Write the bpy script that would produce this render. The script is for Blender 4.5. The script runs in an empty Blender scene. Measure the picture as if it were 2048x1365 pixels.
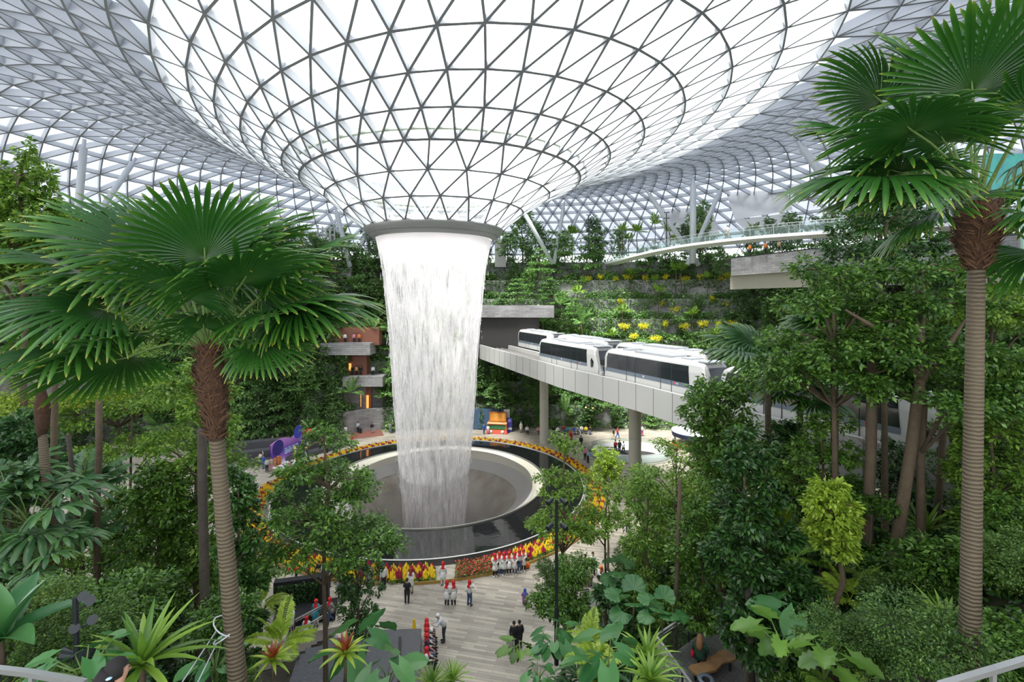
import bpy, math, random
import numpy as np
from mathutils import Vector, Matrix
R0 = random.Random(7)
PI = math.pi
SC = bpy.context.scene
COL = SC.collection

# ------------------------------------------------------------------ camera
FPX, HY, CZ = 967.6, 604.2, 20.0          # focal length in px, horizon row, eye height
cam_d = bpy.data.cameras.new('camera'); cam = bpy.data.objects.new('camera', cam_d); COL.objects.link(cam)
cam_d.sensor_width = 36.0; cam_d.lens = FPX / 2048 * 36.0
cam_d.shift_y = -(682.5 - HY) / 2048
cam_d.clip_start = 0.1; cam_d.clip_end = 800
cam.location = (0, 0, CZ); cam.rotation_euler = (PI / 2, 0, 0)
SC.camera = cam
# ------------------------------------------------------------------ sky
w = bpy.data.worlds.new('sky'); SC.world = w; w.use_nodes = True
nt = w.node_tree; nt.nodes.clear()
bg = nt.nodes.new('ShaderNodeBackground'); wo = nt.nodes.new('ShaderNodeOutputWorld')
bg.inputs[0].default_value = (0.96, 0.98, 1.0, 1); bg.inputs[1].default_value = 2.3
nt.links.new(bg.outputs[0], wo.inputs[0])
sun_d = bpy.data.lights.new('sun', 'SUN'); sun_d.energy = 10; sun_d.angle = math.radians(18); sun_d.color = (1, .98, .94)
sun = bpy.data.objects.new('sun', sun_d); COL.objects.link(sun); sun.rotation_euler = (math.radians(20), math.radians(-14), 0)
SC.view_settings.view_transform = 'Standard'; SC.view_settings.look = 'None'
SC.view_settings.exposure = 0.5; SC.view_settings.gamma = 1.0; SC.view_settings.use_curve_mapping = False
cy = SC.cycles
cy.max_bounces = 6; cy.diffuse_bounces = 4; cy.glossy_bounces = 3; cy.transmission_bounces = 3; cy.transparent_max_bounces = 24
cy.use_denoising = True; cy.sample_clamp_indirect = 6; cy.volume_bounces = 3; cy.volume_step_rate = 2

def at(px, py, Y):
    return Vector(((px - 1024) / FPX * Y, Y, CZ - (py - HY) / FPX * Y))
def gpt(px, py, z=0.0):
    Y = (CZ - z) * FPX / (py - HY)
    return Vector(((px - 1024) / FPX * Y, Y, z))

# ------------------------------------------------------------------ materials
MATS = {}
def _nodes(name):
    m = bpy.data.materials.new(name); m.use_nodes = True
    n = m.node_tree; n.nodes.clear()
    return m, n
def N(n, t, **kw):
    x = n.nodes.new(t)
    for k, v in kw.items(): setattr(x, k, v)
    return x
def principled(n, col=None, rough=.6, metal=0., spec=.5):
    p = N(n, 'ShaderNodeBsdfPrincipled')
    if col: p.inputs['Base Color'].default_value = (*col, 1)
    p.inputs['Roughness'].default_value = rough; p.inputs['Metallic'].default_value = metal
    p.inputs['Specular IOR Level'].default_value = spec
    return p
def mat(name, col, rough=.6, metal=0., var=.12, scale=3., bump=0., bscale=20., spec=.5, tint=None):
    if name in MATS: return MATS[name]
    m, n = _nodes(name)
    p = principled(n, col, rough, metal, spec)
    o = N(n, 'ShaderNodeOutputMaterial'); n.links.new(p.outputs[0], o.inputs[0])
    tc = N(n, 'ShaderNodeTexCoord')
    if var > 0:
        ns = N(n, 'ShaderNodeTexNoise'); ns.inputs['Scale'].default_value = scale; ns.inputs['Detail'].default_value = 4
        n.links.new(tc.outputs['Object'], ns.inputs['Vector'])
        mx = N(n, 'ShaderNodeMix', data_type='RGBA'); mx.inputs[6].default_value = (*[c * (1 - var) for c in col], 1)
        c2 = tint or [min(1, c * (1 + var)) for c in col]; mx.inputs[7].default_value = (*c2, 1)
        n.links.new(ns.outputs[0], mx.inputs[0]); n.links.new(mx.outputs[2], p.inputs['Base Color'])
    if bump > 0:
        nb = N(n, 'ShaderNodeTexNoise'); nb.inputs['Scale'].default_value = bscale; nb.inputs['Detail'].default_value = 3
        n.links.new(tc.outputs['Object'], nb.inputs['Vector'])
        b = N(n, 'ShaderNodeBump'); b.inputs['Strength'].default_value = bump; b.inputs['Distance'].default_value = .05
        n.links.new(nb.outputs[0], b.inputs['Height']); n.links.new(b.outputs[0], p.inputs['Normal'])
    MATS[name] = m; return m
def leafmat(name, col, col2, rough=.45, trans=.3, scale=1.2, spec=.55):
    """leaf: colour drifts between two greens leaf by leaf, a share of the light comes through"""
    m, n = _nodes(name)
    p = principled(n, col, rough * .85, 0, spec)
    ns = N(n, 'ShaderNodeNewGeometry')
    oi = N(n, 'ShaderNodeObjectInfo'); ad = N(n, 'ShaderNodeMath', operation='MULTIPLY_ADD')
    n.links.new(oi.outputs['Random'], ad.inputs[0]); ad.inputs[1].default_value = .35; ad.inputs[2].default_value = -.17
    a2 = N(n, 'ShaderNodeMath', operation='ADD'); n.links.new(ad.outputs[0], a2.inputs[0]); n.links.new(ns.outputs['Random Per Island'], a2.inputs[1])
    cr = N(n, 'ShaderNodeMapRange'); cr.inputs['From Min'].default_value = .1; cr.inputs['From Max'].default_value = 1.1
    n.links.new(a2.outputs[0], cr.inputs[0])
    mx = N(n, 'ShaderNodeMix', data_type='RGBA'); mx.inputs[6].default_value = (*col, 1); mx.inputs[7].default_value = (*col2, 1)
    n.links.new(cr.outputs[0], mx.inputs[0]); n.links.new(mx.outputs[2], p.inputs['Base Color'])
    tr = N(n, 'ShaderNodeBsdfTranslucent'); n.links.new(mx.outputs[2], tr.inputs[0])
    ms = N(n, 'ShaderNodeMixShader'); ms.inputs[0].default_value = trans
    n.links.new(p.outputs[0], ms.inputs[1]); n.links.new(tr.outputs[0], ms.inputs[2])
    o = N(n, 'ShaderNodeOutputMaterial'); n.links.new(ms.outputs[0], o.inputs[0])
    MATS[name] = m; return m
def brickmat(name, c1, c2, cm, w_, h_, scale=1., uv=True, rough=.7, rot=0., mortar=.012, rotx=0., bumpy=.15):
    m, n = _nodes(name)
    p = principled(n, c1, rough)
    tc = N(n, 'ShaderNodeTexCoord'); mp = N(n, 'ShaderNodeMapping'); mp.inputs['Rotation'].default_value = (rotx, 0, rot)
    n.links.new(tc.outputs['UV' if uv else 'Object'], mp.inputs[0])
    b = N(n, 'ShaderNodeTexBrick'); b.inputs['Scale'].default_value = scale
    b.inputs['Color1'].default_value = (*c1, 1); b.inputs['Color2'].default_value = (*c2, 1); b.inputs['Mortar'].default_value = (*cm, 1)
    b.inputs['Mortar Size'].default_value = mortar; b.inputs['Brick Width'].default_value = w_; b.inputs['Row Height'].default_value = h_
    b.inputs['Bias'].default_value = -.1
    n.links.new(mp.outputs[0], b.inputs['Vector'])
    ns = N(n, 'ShaderNodeTexNoise'); ns.inputs['Scale'].default_value = .35; ns.inputs['Detail'].default_value = 5
    n.links.new(mp.outputs[0], ns.inputs['Vector'])
    mr = N(n, 'ShaderNodeMapRange'); mr.inputs['From Min'].default_value = .3; mr.inputs['From Max'].default_value = .7
    mr.inputs['To Min'].default_value = .72; mr.inputs['To Max'].default_value = 1.18
    n.links.new(ns.outputs[0], mr.inputs[0])
    mx = N(n, 'ShaderNodeVectorMath', operation='SCALE'); n.links.new(b.outputs[0], mx.inputs[0]); n.links.new(mr.outputs[0], mx.inputs['Scale'])
    n.links.new(mx.outputs[0], p.inputs['Base Color'])
    bp = N(n, 'ShaderNodeBump'); bp.inputs['Strength'].default_value = bumpy; bp.inputs['Distance'].default_value = .02
    n.links.new(b.outputs['Fac'], bp.inputs['Height']); bp.invert = True; n.links.new(bp.outputs[0], p.inputs['Normal'])
    o = N(n, 'ShaderNodeOutputMaterial'); n.links.new(p.outputs[0], o.inputs[0])
    MATS[name] = m; return m
def glassmat(name, tint=(.95, 1, .98), refl=.08, haze=0., hcol=(.9, .93, .95)):
    m, n = _nodes(name)
    t = N(n, 'ShaderNodeBsdfTransparent'); t.inputs[0].default_value = (*tint, 1)
    g = N(n, 'ShaderNodeBsdfGlossy'); g.inputs['Roughness'].default_value = .02
    fr = N(n, 'ShaderNodeFresnel'); fr.inputs[0].default_value = 1.35
    mu = N(n, 'ShaderNodeMath', operation='MULTIPLY_ADD'); mu.inputs[1].default_value = .6; mu.inputs[2].default_value = refl * .2
    n.links.new(fr.outputs[0], mu.inputs[0])
    ms = N(n, 'ShaderNodeMixShader'); n.links.new(mu.outputs[0], ms.inputs[0]); n.links.new(t.outputs[0], ms.inputs[1]); n.links.new(g.outputs[0], ms.inputs[2])
    out = ms
    if haze > 0:
        tr = N(n, 'ShaderNodeBsdfTranslucent'); tr.inputs[0].default_value = (*hcol, 1)
        df = N(n, 'ShaderNodeBsdfDiffuse'); df.inputs[0].default_value = (*hcol, 1)
        m1 = N(n, 'ShaderNodeMixShader'); m1.inputs[0].default_value = .5; n.links.new(tr.outputs[0], m1.inputs[1]); n.links.new(df.outputs[0], m1.inputs[2])
        m2 = N(n, 'ShaderNodeMixShader'); m2.inputs[0].default_value = haze; n.links.new(ms.outputs[0], m2.inputs[1]); n.links.new(m1.outputs[0], m2.inputs[2])
        out = m2
    o = N(n, 'ShaderNodeOutputMaterial'); n.links.new(out.outputs[0], o.inputs[0])
    MATS[name] = m; return m
def emis(name, col, s):
    m, n = _nodes(name); e = N(n, 'ShaderNodeEmission'); e.inputs[0].default_value = (*col, 1); e.inputs[1].default_value = s
    o = N(n, 'ShaderNodeOutputMaterial'); n.links.new(e.outputs[0], o.inputs[0]); MATS[name] = m; return m

# ------------------------------------------------------------------ mesh builder
class MB:
    def __init__(s): s.v = []; s.f = []; s.uv = {}; s.mi = []; s.cur = 0
    def _f(s, f):
        s.f.append(f); s.mi.append(s.cur)
    def box(s, c, size, rz=0., M=None):
        hx, hy, hz = size[0] / 2, size[1] / 2, size[2] / 2
        b = len(s.v); c = Vector(c)
        m = M if M is not None else Matrix.Rotation(rz, 3, 'Z')
        for x in (-hx, hx):
            for y in (-hy, hy):
                for z in (-hz, hz): s.v.append(tuple(c + m @ Vector((x, y, z))))
        for q in ((0, 1, 3, 2), (4, 6, 7, 5), (0, 4, 5, 1), (2, 3, 7, 6), (0, 2, 6, 4), (1, 5, 7, 3)): s._f(tuple(b + i for i in q))
        return s
    def beam(s, a, b, w_, d, up=Vector((0, 0, 1)), off=0.):
        """rectangular bar from a to b, w_ wide, d deep along up"""
        a = Vector(a); b = Vector(b); t = (b - a)
        if t.length < 1e-6: return s
        t.normalize(); sd = t.cross(up)
        if sd.length < 1e-4: sd = t.cross(Vector((0, 1, 0)))
        sd.normalize(); u = sd.cross(t).normalized()
        k = len(s.v)
        for p in (a, b):
            for x, y in ((-1, 0), (1, 0), (1, 1), (-1, 1)):
                s.v.append(tuple(p + sd * (x * w_ / 2) + u * (y * d - off)))
        for q in ((0, 1, 5, 4), (1, 2, 6, 5), (2, 3, 7, 6), (3, 0, 4, 7), (0, 3, 2, 1), (4, 5, 6, 7)): s._f(tuple(k + i for i in q))
        return s
    def tube(s, pts, rad, n=8, cap=True):
        pts = [Vector(p) for p in pts]; L = len(pts)
        if not hasattr(rad, '__len__'): rad = [rad] * L
        b = len(s.v); ref = None
        for i, p in enumerate(pts):
            t = (pts[min(i + 1, L - 1)] - pts[max(i - 1, 0)])
            t = t.normalized() if t.length > 1e-9 else Vector((0, 0, 1))
            if ref is None:
                ref = t.orthogonal().normalized()
            ref = (ref - t * ref.dot(t))
            ref = ref.normalized() if ref.length > 1e-6 else t.orthogonal().normalized()
            bt = t.cross(ref)
            for k in range(n):
                a = 2 * PI * k / n
                s.v.append(tuple(p + (ref * math.cos(a) + bt * math.sin(a)) * rad[i]))
        for i in range(L - 1):
            for k in range(n):
                k2 = (k + 1) % n
                s._f((b + i * n + k, b + i * n + k2, b + (i + 1) * n + k2, b + (i + 1) * n + k))
        if cap:
            s._f(tuple(b + k for k in range(n))[::-1]); s._f(tuple(b + (L - 1) * n + k for k in range(n)))
        return s
    def lathe(s, prof, n=48, c=(0, 0), a0=0., a1=2 * PI, closed=True, sx=1., sy=1.):
        b = len(s.v); P = len(prof); m = n if closed else n + 1
        for k in range(m):
            a = a0 + (a1 - a0) * k / n
            for r, z in prof: s.v.append((c[0] + r * math.cos(a) * sx, c[1] + r * math.sin(a) * sy, z))
        for k in range(n):
            k2 = (k + 1) % m
            for i in range(P - 1): s._f((b + k * P + i, b + k2 * P + i, b + k2 * P + i + 1, b + k * P + i + 1))
        return s
    def quad(s, a, b, c, d, uv=None):
        k = len(s.v); s.v += [tuple(a), tuple(b), tuple(c), tuple(d)]
        if uv: s.uv[len(s.f)] = uv
        s._f((k, k + 1, k + 2, k + 3)); return s
    def poly(s, pts):
        k = len(s.v); s.v += [tuple(p) for p in pts]; s._f(tuple(range(k, k + len(pts)))); return s
    def build_split(s, name, m, parent=None):
        """every separate piece becomes an object of its own"""
        par = list(range(len(s.v)))
        def fd(i):
            while par[i] != i: par[i] = par[par[i]]; i = par[i]
            return i
        for f in s.f:
            for j in f[1:]: par[fd(j)] = fd(f[0])
        g = {}
        for f in s.f: g.setdefault(fd(f[0]), []).append(f)
        out = []
        for fs in g.values():
            ids = sorted({i for f in fs for i in f}); mp = {a: b for b, a in enumerate(ids)}; q = MB(); q.v = [s.v[i] for i in ids]; q.f = [tuple(mp[i] for i in f) for f in fs]; q.mi = [0] * len(q.f)
            out.append(q.build(name, m, parent))
        return out
    def prism(s, pts, z0, z1):
        k = len(s.v); n = len(pts)
        s.v += [(p[0], p[1], z0) for p in pts] + [(p[0], p[1], z1) for p in pts]
        s._f(tuple(range(k + n, k + 2 * n))); s._f(tuple(range(k, k + n))[::-1])
        for i in range(n):
            j = (i + 1) % n; s._f((k + i, k + j, k + n + j, k + n + i))
        return s
    def sphere(s, c, r, n=10, sz=(1, 1, 1)):
        m = max(4, n // 2 + 1); b = len(s.v)
        for i in range(m + 1):
            ph = PI * i / m
            for k in range(n):
                a = 2 * PI * k / n
                s.v.append((c[0] + r * sz[0] * math.sin(ph) * math.cos(a), c[1] + r * sz[1] * math.sin(ph) * math.sin(a), c[2] + r * sz[2] * math.cos(ph)))
        for i in range(m):
            for k in range(n):
                k2 = (k + 1) % n; s._f((b + i * n + k, b + (i + 1) * n + k, b + (i + 1) * n + k2, b + i * n + k2))
        return s
    def tf(s, M, start=0):
        s.v[start:] = [tuple(M @ Vector(p)) for p in s.v[start:]]; return s
    def build(s, name, m, parent=None, smooth=False, loc=None):
        me = bpy.data.meshes.new(name); me.from_pydata(s.v, [], s.f)
        ms = m if isinstance(m, (list, tuple)) else [m]
        for x in ms: me.materials.append(x)
        if len(ms) > 1: me.polygons.foreach_set('material_index', s.mi)
        if s.uv:
            ul = me.uv_layers.new(name='UVMap')
            for fi, uvs in s.uv.items():
                for li, u in zip(me.polygons[fi].loop_indices, uvs): ul.data[li].uv = u
        if smooth: me.polygons.foreach_set('use_smooth', [True] * len(me.polygons))
        me.update()
        o = bpy.data.objects.new(name, me); COL.objects.link(o)
        if parent: o.parent = parent
        if loc is not None: o.location = loc
        return o
KIDS = {}
def tag(o, label=None, cat=None, group=None, kind=None):
    if label: o['label'] = label
    if cat: o['category'] = cat
    if group: o['group'] = group
    if kind: o['kind'] = kind
    return o
def empty(name, loc=(0, 0, 0), rz=0., label=None, cat=None, group=None):
    o = bpy.data.objects.new(name, None); COL.objects.link(o); o.empty_display_size = .3
    o.location = loc; o.rotation_euler = (0, 0, rz)
    return tag(o, label, cat, group)
def kids(o): return [c for c in ALLKIDS.get(o.name, [])]
ALLKIDS = {}
def reg():
    """index children once before copying"""
    ALLKIDS.clear()
    for o in COL.objects:
        if o.parent: ALLKIDS.setdefault(o.parent.name, []).append(o)
def copy_tree(o, loc=None, rz=None, sc=None, label=None, cat=None, group=None, kind_of=None, parent=None):
    c = o.copy(); COL.objects.link(c)
    if parent: c.parent = parent
    for ch in ALLKIDS.get(o.name, []): copy_tree(ch, parent=c)
    if loc is not None: c.location = loc
    if rz is not None: c.rotation_euler = (c.rotation_euler[0], c.rotation_euler[1], rz)
    if sc is not None: c.scale = (sc, sc, sc) if not hasattr(sc, '__len__') else sc
    tag(c, label, cat, group)
    return c
USED = {}
def place(proto, loc, rz=0., sc=1., label=None, group=None, cat=None):
    """first placement uses the prototype itself, the rest are copies with copied parts"""
    if proto.name not in USED:
        USED[proto.name] = 1; o = proto; o.location = loc; o.rotation_euler = (0, 0, rz); o.scale = (sc, sc, sc) if not hasattr(sc, '__len__') else sc
        tag(o, label, cat, group)
        return o
    return copy_tree(proto, loc, rz, sc, label, cat, group)

under_shade = mat('beam_under_shade', (.16, .17, .18), .5, 0, .05)  # dark colour that paints the shade on the beams' bottom faces
steel = mat('painted_steel', (.56, .585, .62), .45, 0, .03)
white = mat('white_paint', (.6, .6, .59), .4, 0, .03)
dkmetal = mat('dark_metal', (.03, .035, .04), .4, .3, .1)
conc = mat('pale_concrete', (.36, .355, .34), .7, 0, .08, .6, .05, 4)
beige = mat('beige_plaster', (.42, .40, .33), .7, 0, .05)
alu = mat('brushed_rail', (.6, .6, .6), .3, .7, .03)
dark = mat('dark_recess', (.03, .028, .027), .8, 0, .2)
soil = mat('planting_soil', (.028, .03, .016), .95, 0, .4, 1.5, .4, 6, tint=(.05, .06, .02))
stone = brickmat('slate_cladding', (.26, .255, .26), (.16, .16, .17), (.07, .07, .07), 1.1, .24, 1., True, .75)
stone_l = brickmat('pale_slate_cladding', (.34, .33, .325), (.22, .215, .22), (.1, .1, .1), 1.3, .3, 1., True, .75)
stone_o = brickmat('slate_block', (.30, .29, .29), (.19, .185, .19), (.08, .08, .08), 1.1, .28, 1., False, .75, rotx=PI / 2)
paving = brickmat('plaza_paving', (.48, .425, .345), (.27, .24, .20), (.22, .195, .165), 1.5, .2, 1., False, .55, .22, .01, bumpy=.05)
glass_roof = glassmat('roof_glass', (.97, .99, .98))
glass_frit = glassmat('fritted_roof_glass', (.8, .86, .95), .1, .93, (.26, .285, .335))
glass_rail = glassmat('railing_glass', (.8, .9, .87), .12, .06, (.7, .8, .76))
# ------------------------------------------------------------------ roof
AX, AY = -8.38, 52.4                       # axis of the waterfall
RK = [(7.313, 7.656, 0, 0, .01, 0), (9.496, 9.392, .16, -.05, .022, -.004), (11.82, 11.05, .66, -.06, .029, -.006),
      (14.47, 12.45, 1.16, -.15, .03, -.018), (16.67, 13.84, 1.98, -.28, .055, -.026), (19.06, 14.95, 2.9, -.35, .076, -.045),
      (21.68, 16.1, 4.0, -.4, .089, -.06), (24.56, 17.5, 5.12, -.35, .094, -.07), (27.47, 18.8, 6.38, -.3, .098, -.075),
      (30.9, 20.1, 7.7, -.1, .096, -.075), (34.2, 21.1, 8.8, .1, .085, -.07), (37.5, 22.1, 9.4, .2, .07, -.06), (40.9, 23.0, 9.8, .2, .055, -.05),
      (44.2, 23.6, 10, .2, .045, -.04), (47.6, 23.9, 10, .2, .035, -.03), (51, 24, 10, .2, .025, -.02), (54.5, 23.8, 10, .2, .015, -.01),
      (58, 23.3, 10, .2, .01, 0), (61.6, 22.5, 10, .2, 0, 0), (65.3, 21.3, 10, .2, 0, 0), (69, 19.7, 10, .2, 0, 0), (72.6, 17.7, 10, .2, 0, 0),
      (76, 15.4, 10, .2, 0, 0), (79.2, 12.7, 10, .2, 0, 0), (82, 9.7, 10, .2, 0, 0), (84, 6.5, 10, .2, 0, 0)]
PH0 = .045
WARP = .2
def ringN(k): return 27 if k < 3 else (54 if k < 10 else 108)
def rpt(k, i, lift=0.):
    r, h, dx, dy, sx, sy = RK[k]; n = ringN(k)
    if k < 3: ph = PH0 + 2 * PI * (i + .5 * (k % 2 == 1) ) / n
    elif k < 10: ph = PH0 + 2 * PI * (i + .5 * (k % 2 == 0)) / n
    else: ph = PH0 + 2 * PI * (i + .5 * (k % 2 == 1)) / n
    ph += WARP * math.sin(ph); x = math.sin(ph); y = -math.cos(ph)
    return Vector((AX + dx + r * x, AY + dy + r * y, CZ + h + sx * r * x + sy * r * y + lift))
def rnorm(k, p):
    """upward normal of the roof surface near ring k"""
    a = RK[max(0, k - 1)]; b = RK[min(len(RK) - 1, k + 1)]
    s = (b[1] - a[1]) / (b[0] - a[0]); c = Vector((AX + RK[k][2], AY + RK[k][3], 0)); d = Vector((p.x - c.x, p.y - c.y, 0)).normalized()
    return Vector((-d.x * s, -d.y * s, 1)).normalized()
edges = []; tris = []
NK = len(RK)
def vis(p, q):                                   # drop what lies well behind the camera
    return max(p.y, q.y) > -12
for k in range(NK):
    n = ringN(k)
    for i in range(n): edges.append((k, i, k, (i + 1) % n))
    if k + 1 < NK:
        m = ringN(k + 1)
        if m == n:
            sh = {True: 0, False: 1}
            for i in range(n):
                # offset parity: which neighbour indices lie either side
                def off(kk):
                    if kk < 3: return .5 * (kk % 2 == 1)
                    if kk < 10: return .5 * (kk % 2 == 0)
                    return .5 * (kk % 2 == 1)
                if off(k + 1) > off(k): a, b = (i - 1) % n, i
                else: a, b = i, (i + 1) % n
                edges += [(k, i, k + 1, a), (k, i, k + 1, b)]
                tris += [((k, i), (k + 1, a), (k + 1, b))]
                tris += [((k, i), (k, (i + 1) % n), (k + 1, b))]
        else:                                      # each node meets three of the doubled ring
            for i in range(n):
                o_ = 0 if (k == 2) else None
                if k == 2: base = 2 * i
                else: base = 2 * i                 # doubling ring
                for d in (-1, 0, 1): edges.append((k, i, k + 1, (base + d) % m))
                tris += [((k, i), (k + 1, (base - 1) % m), (k + 1, base)), ((k, i), (k + 1, base), (k + 1, (base + 1) % m)), ((k, i), (k, (i + 1) % n), (k + 1, (base + 1) % m))]
roof_f = MB(); roof_o = MB(); roof_l = MB()
for k, i, k2, j in edges:
    p = rpt(k, i); q = rpt(k2, j)
    if not vis(p, q): continue
    nn = (rnorm(k, p) + rnorm(k2, q)).normalized()
    wd, dp = (.15, .42) if k < 3 else ((.17, .62) if k < 9 else ((.16, .8) if k < 12 else (.15, 1.0)))
    if k == k2 == 3: wd, dp = .22, .6
    (roof_f if k < 3 else roof_o).beam(p, q, wd * .75, dp, nn)
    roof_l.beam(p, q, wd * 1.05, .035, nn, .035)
gl_a = MB(); gl_b = MB()
for t in tris:
    pts = [rpt(*a) for a in t]
    if max(p.y for p in pts) < -12: continue
    nn = rnorm(t[0][0], pts[0]); k = t[0][0]
    up = .42 if k < 3 else (.63 if k < 9 else .8)
    (gl_a if (k < 9 or k > 22) else gl_b).poly([p + nn * up for p in pts])
root = empty('ceiling', (0, 0, 0)); root['kind'] = 'structure'
roof_f.build('funnel_lattice', steel, root); roof_o.build('roof_lattice', steel, root)
roof_l.build('bottom_shade_strips', under_shade, root)  # added strips, underside shade of the beams put into colour
gl_a.build('roof_glazing', glass_roof, root)
gl_b.build('roof_glazing', glass_frit, root)
# small service walkway ring in the funnel with planting strip
mb = MB(); pth = []
r3 = RK[3]
for i in range(97):
    a = 2 * PI * i / 96; pth.append((AX + r3[2] + (r3[0] + .5) * math.cos(a), AY + r3[3] + (r3[0] + .5) * math.sin(a), CZ + r3[1] + .95 + r3[4] * r3[0] * math.cos(a)))
mb.tube(pth, .13, 6); mb.build('service_ring', mat('service_pipe', (.55, .62, .5), .6), root)

# ------------------------------------------------------------------ collar of the oculus
collar = empty('oculus_collar', (AX, AY, CZ + 7.6), 0, 'grey steel ring at the foot of the glass funnel that the waterfall pours from', 'ring')
collm = mat('collar_panels', (.30, .31, .30), .45, .2, .04)
mb = MB(); mb.lathe([(7.2, .28), (7.42, .2), (7.42, .02), (7.2, -.3), (6.85, -.58)], 96); mb.build('upper_band', collm, collar, True)
mb = MB(); mb.lathe([(6.85, -.6), (6.8, -.66), (6.4, -.92), (6.22, -.95), (6.18, -.7), (6.15, .2), (7.2, .25)], 96); mb.build('lower_band', collm, collar, True)
mb = MB()
for i in range(26):
    a = 2 * PI * i / 26
    mb.beam((7.43 * math.cos(a), 7.43 * math.sin(a), .1), (6.87 * math.cos(a), 6.87 * math.sin(a), -.58), .02, .012, Vector((math.cos(a), math.sin(a), .5)))
mb.build_split('panel_joint', dkmetal, collar)
mb = MB(); mb.lathe([(6.15, -.93), (5.3, -.8), (5.3, -.9)], 96); mb.build('trough', white, collar, True)
mb = MB(); mb.lathe([(5.2, -.85), (5.05, -.85)], 96)
mb.build('lamp_strip', emis('collar_lamp', (1, .95, .93), 14), collar)

# ------------------------------------------------------------------ waterfall
def watermat(name, dens, z0, z1, sc=1.0, col=(.97, .95, .95), lo=.40, hi=.62):
    m, n = _nodes(name)
    tc = N(n, 'ShaderNodeTexCoord'); mp = N(n, 'ShaderNodeMapping'); mp.inputs['Scale'].default_value = (42 * sc, .6 * sc, 1)
    n.links.new(tc.outputs['UV'], mp.inputs[0])
    ns = N(n, 'ShaderNodeTexNoise'); ns.inputs['Scale'].default_value = 1.; ns.inputs['Detail'].default_value = 5; ns.inputs['Roughness'].default_value = .62
    n.links.new(mp.outputs[0], ns.inputs['Vector'])
    mp2 = N(n, 'ShaderNodeMapping'); mp2.inputs['Scale'].default_value = (9, .25, 1); n.links.new(tc.outputs['UV'], mp2.inputs[0])
    n2 = N(n, 'ShaderNodeTexNoise'); n2.inputs['Scale'].default_value = 1.; n2.inputs['Detail'].default_value = 2; n.links.new(mp2.outputs[0], n2.inputs['Vector'])
    ad = N(n, 'ShaderNodeMath', operation='MULTIPLY_ADD'); n.links.new(n2.outputs[0], ad.inputs[0]); ad.inputs[1].default_value = .55; n.links.new(ns.outputs[0], ad.inputs[2])
    mr = N(n, 'ShaderNodeMapRange'); mr.inputs['From Min'].default_value = lo + .27; mr.inputs['From Max'].default_value = hi + .27
    mr.inputs['To Min'].default_value = dens * .2; mr.inputs['To Max'].default_value = min(1, dens * 1.5)
    n.links.new(ad.outputs[0], mr.inputs[0])
    # the sheet is whole where it leaves the trough (v near 0) and breaks up below
    sp = N(n, 'ShaderNodeSeparateXYZ'); n.links.new(tc.outputs['UV'], sp.inputs[0])
    m2 = N(n, 'ShaderNodeMapRange'); m2.inputs['From Min'].default_value = .6; m2.inputs['From Max'].default_value = 3.2
    m2.inputs['To Min'].default_value = .97; m2.inputs['To Max'].default_value = 0
    n.links.new(sp.outputs[1], m2.inputs[0])
    mxx = N(n, 'ShaderNodeMath', operation='MAXIMUM'); n.links.new(mr.outputs[0], mxx.inputs[0]); n.links.new(m2.outputs[0], mxx.inputs[1])
    df = N(n, 'ShaderNodeBsdfDiffuse'); df.inputs[0].default_value = (*col, 1)
    tr = N(n, 'ShaderNodeBsdfTranslucent'); tr.inputs[0].default_value = (*col, 1)
    m1 = N(n, 'ShaderNodeMixShader'); m1.inputs[0].default_value = .55; n.links.new(df.outputs[0], m1.inputs[1]); n.links.new(tr.outputs[0], m1.inputs[2])
    t = N(n, 'ShaderNodeBsdfTransparent')
    ms = N(n, 'ShaderNodeMixShader'); n.links.new(mxx.outputs[0], ms.inputs[0]); n.links.new(t.outputs[0], ms.inputs[1]); n.links.new(m1.outputs[0], ms.inputs[2])
    o = N(n, 'ShaderNodeOutputMaterial'); n.links.new(ms.outputs[0], o.inputs[0]); MATS[name] = m; return m
WPROF = [(6.18, 26.75), (6.08, 26.3), (5.95, 25.6), (5.75, 24.6), (5.55, 23.4), (5.38, 22), (5.2, 20), (4.95, 17.5), (4.75, 15), (4.58, 12.5), (4.45, 10), (4.2, 7), (3.95, 4), (3.7, 1.5), (3.5, -1), (3.3, -4), (3.1, -8)]
def curtain(name, k, m, seed, wob=.05, gap=None):
    mb = MB(); n = 160; rr = random.Random(seed)
    ph = [rr.uniform(0, 6.28) for _ in range(6)]
    def P(i, j):
        a = 2 * PI * i / n; r, z = WPROF[j]; t = j / len(WPROF)
        q = sum(math.sin((3 + 4 * c) * a + ph[c]) for c in range(6)) / 6
        r = r * k * (1 + wob * t * q)
        return (r * math.cos(a), r * math.sin(a), z)
    for i in range(n):
        for j in range(len(WPROF) - 1):
            s0 = WPROF[0][1] - WPROF[j][1]; s1 = WPROF[0][1] - WPROF[j + 1][1]
            mb.quad(P(i, j), P((i + 1) % n, j) if i + 1 < n else P(0, j), P((i + 1) % n, j + 1), P(i, j + 1),
                    [(i / n * 6.28 * .9, s0), ((i + 1) / n * 6.28 * .9, s0), ((i + 1) / n * 6.28 * .9, s1), (i / n * 6.28 * .9, s1)])
    return mb.build(name, m, fall, True)
fall = empty('waterfall', (AX, AY, 0), 0, 'tall round curtain of white water falling from the roof collar into the basin hole', 'waterfall')
fall['kind'] = 'stuff'
curtain('water_curtain', 1.0, watermat('water_sheet_a', .46, 0, 0, 1.0), 1, .05)
curtain('water_curtain', .93, watermat('water_sheet_b', .40, 0, 0, .8), 2, .10)
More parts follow.
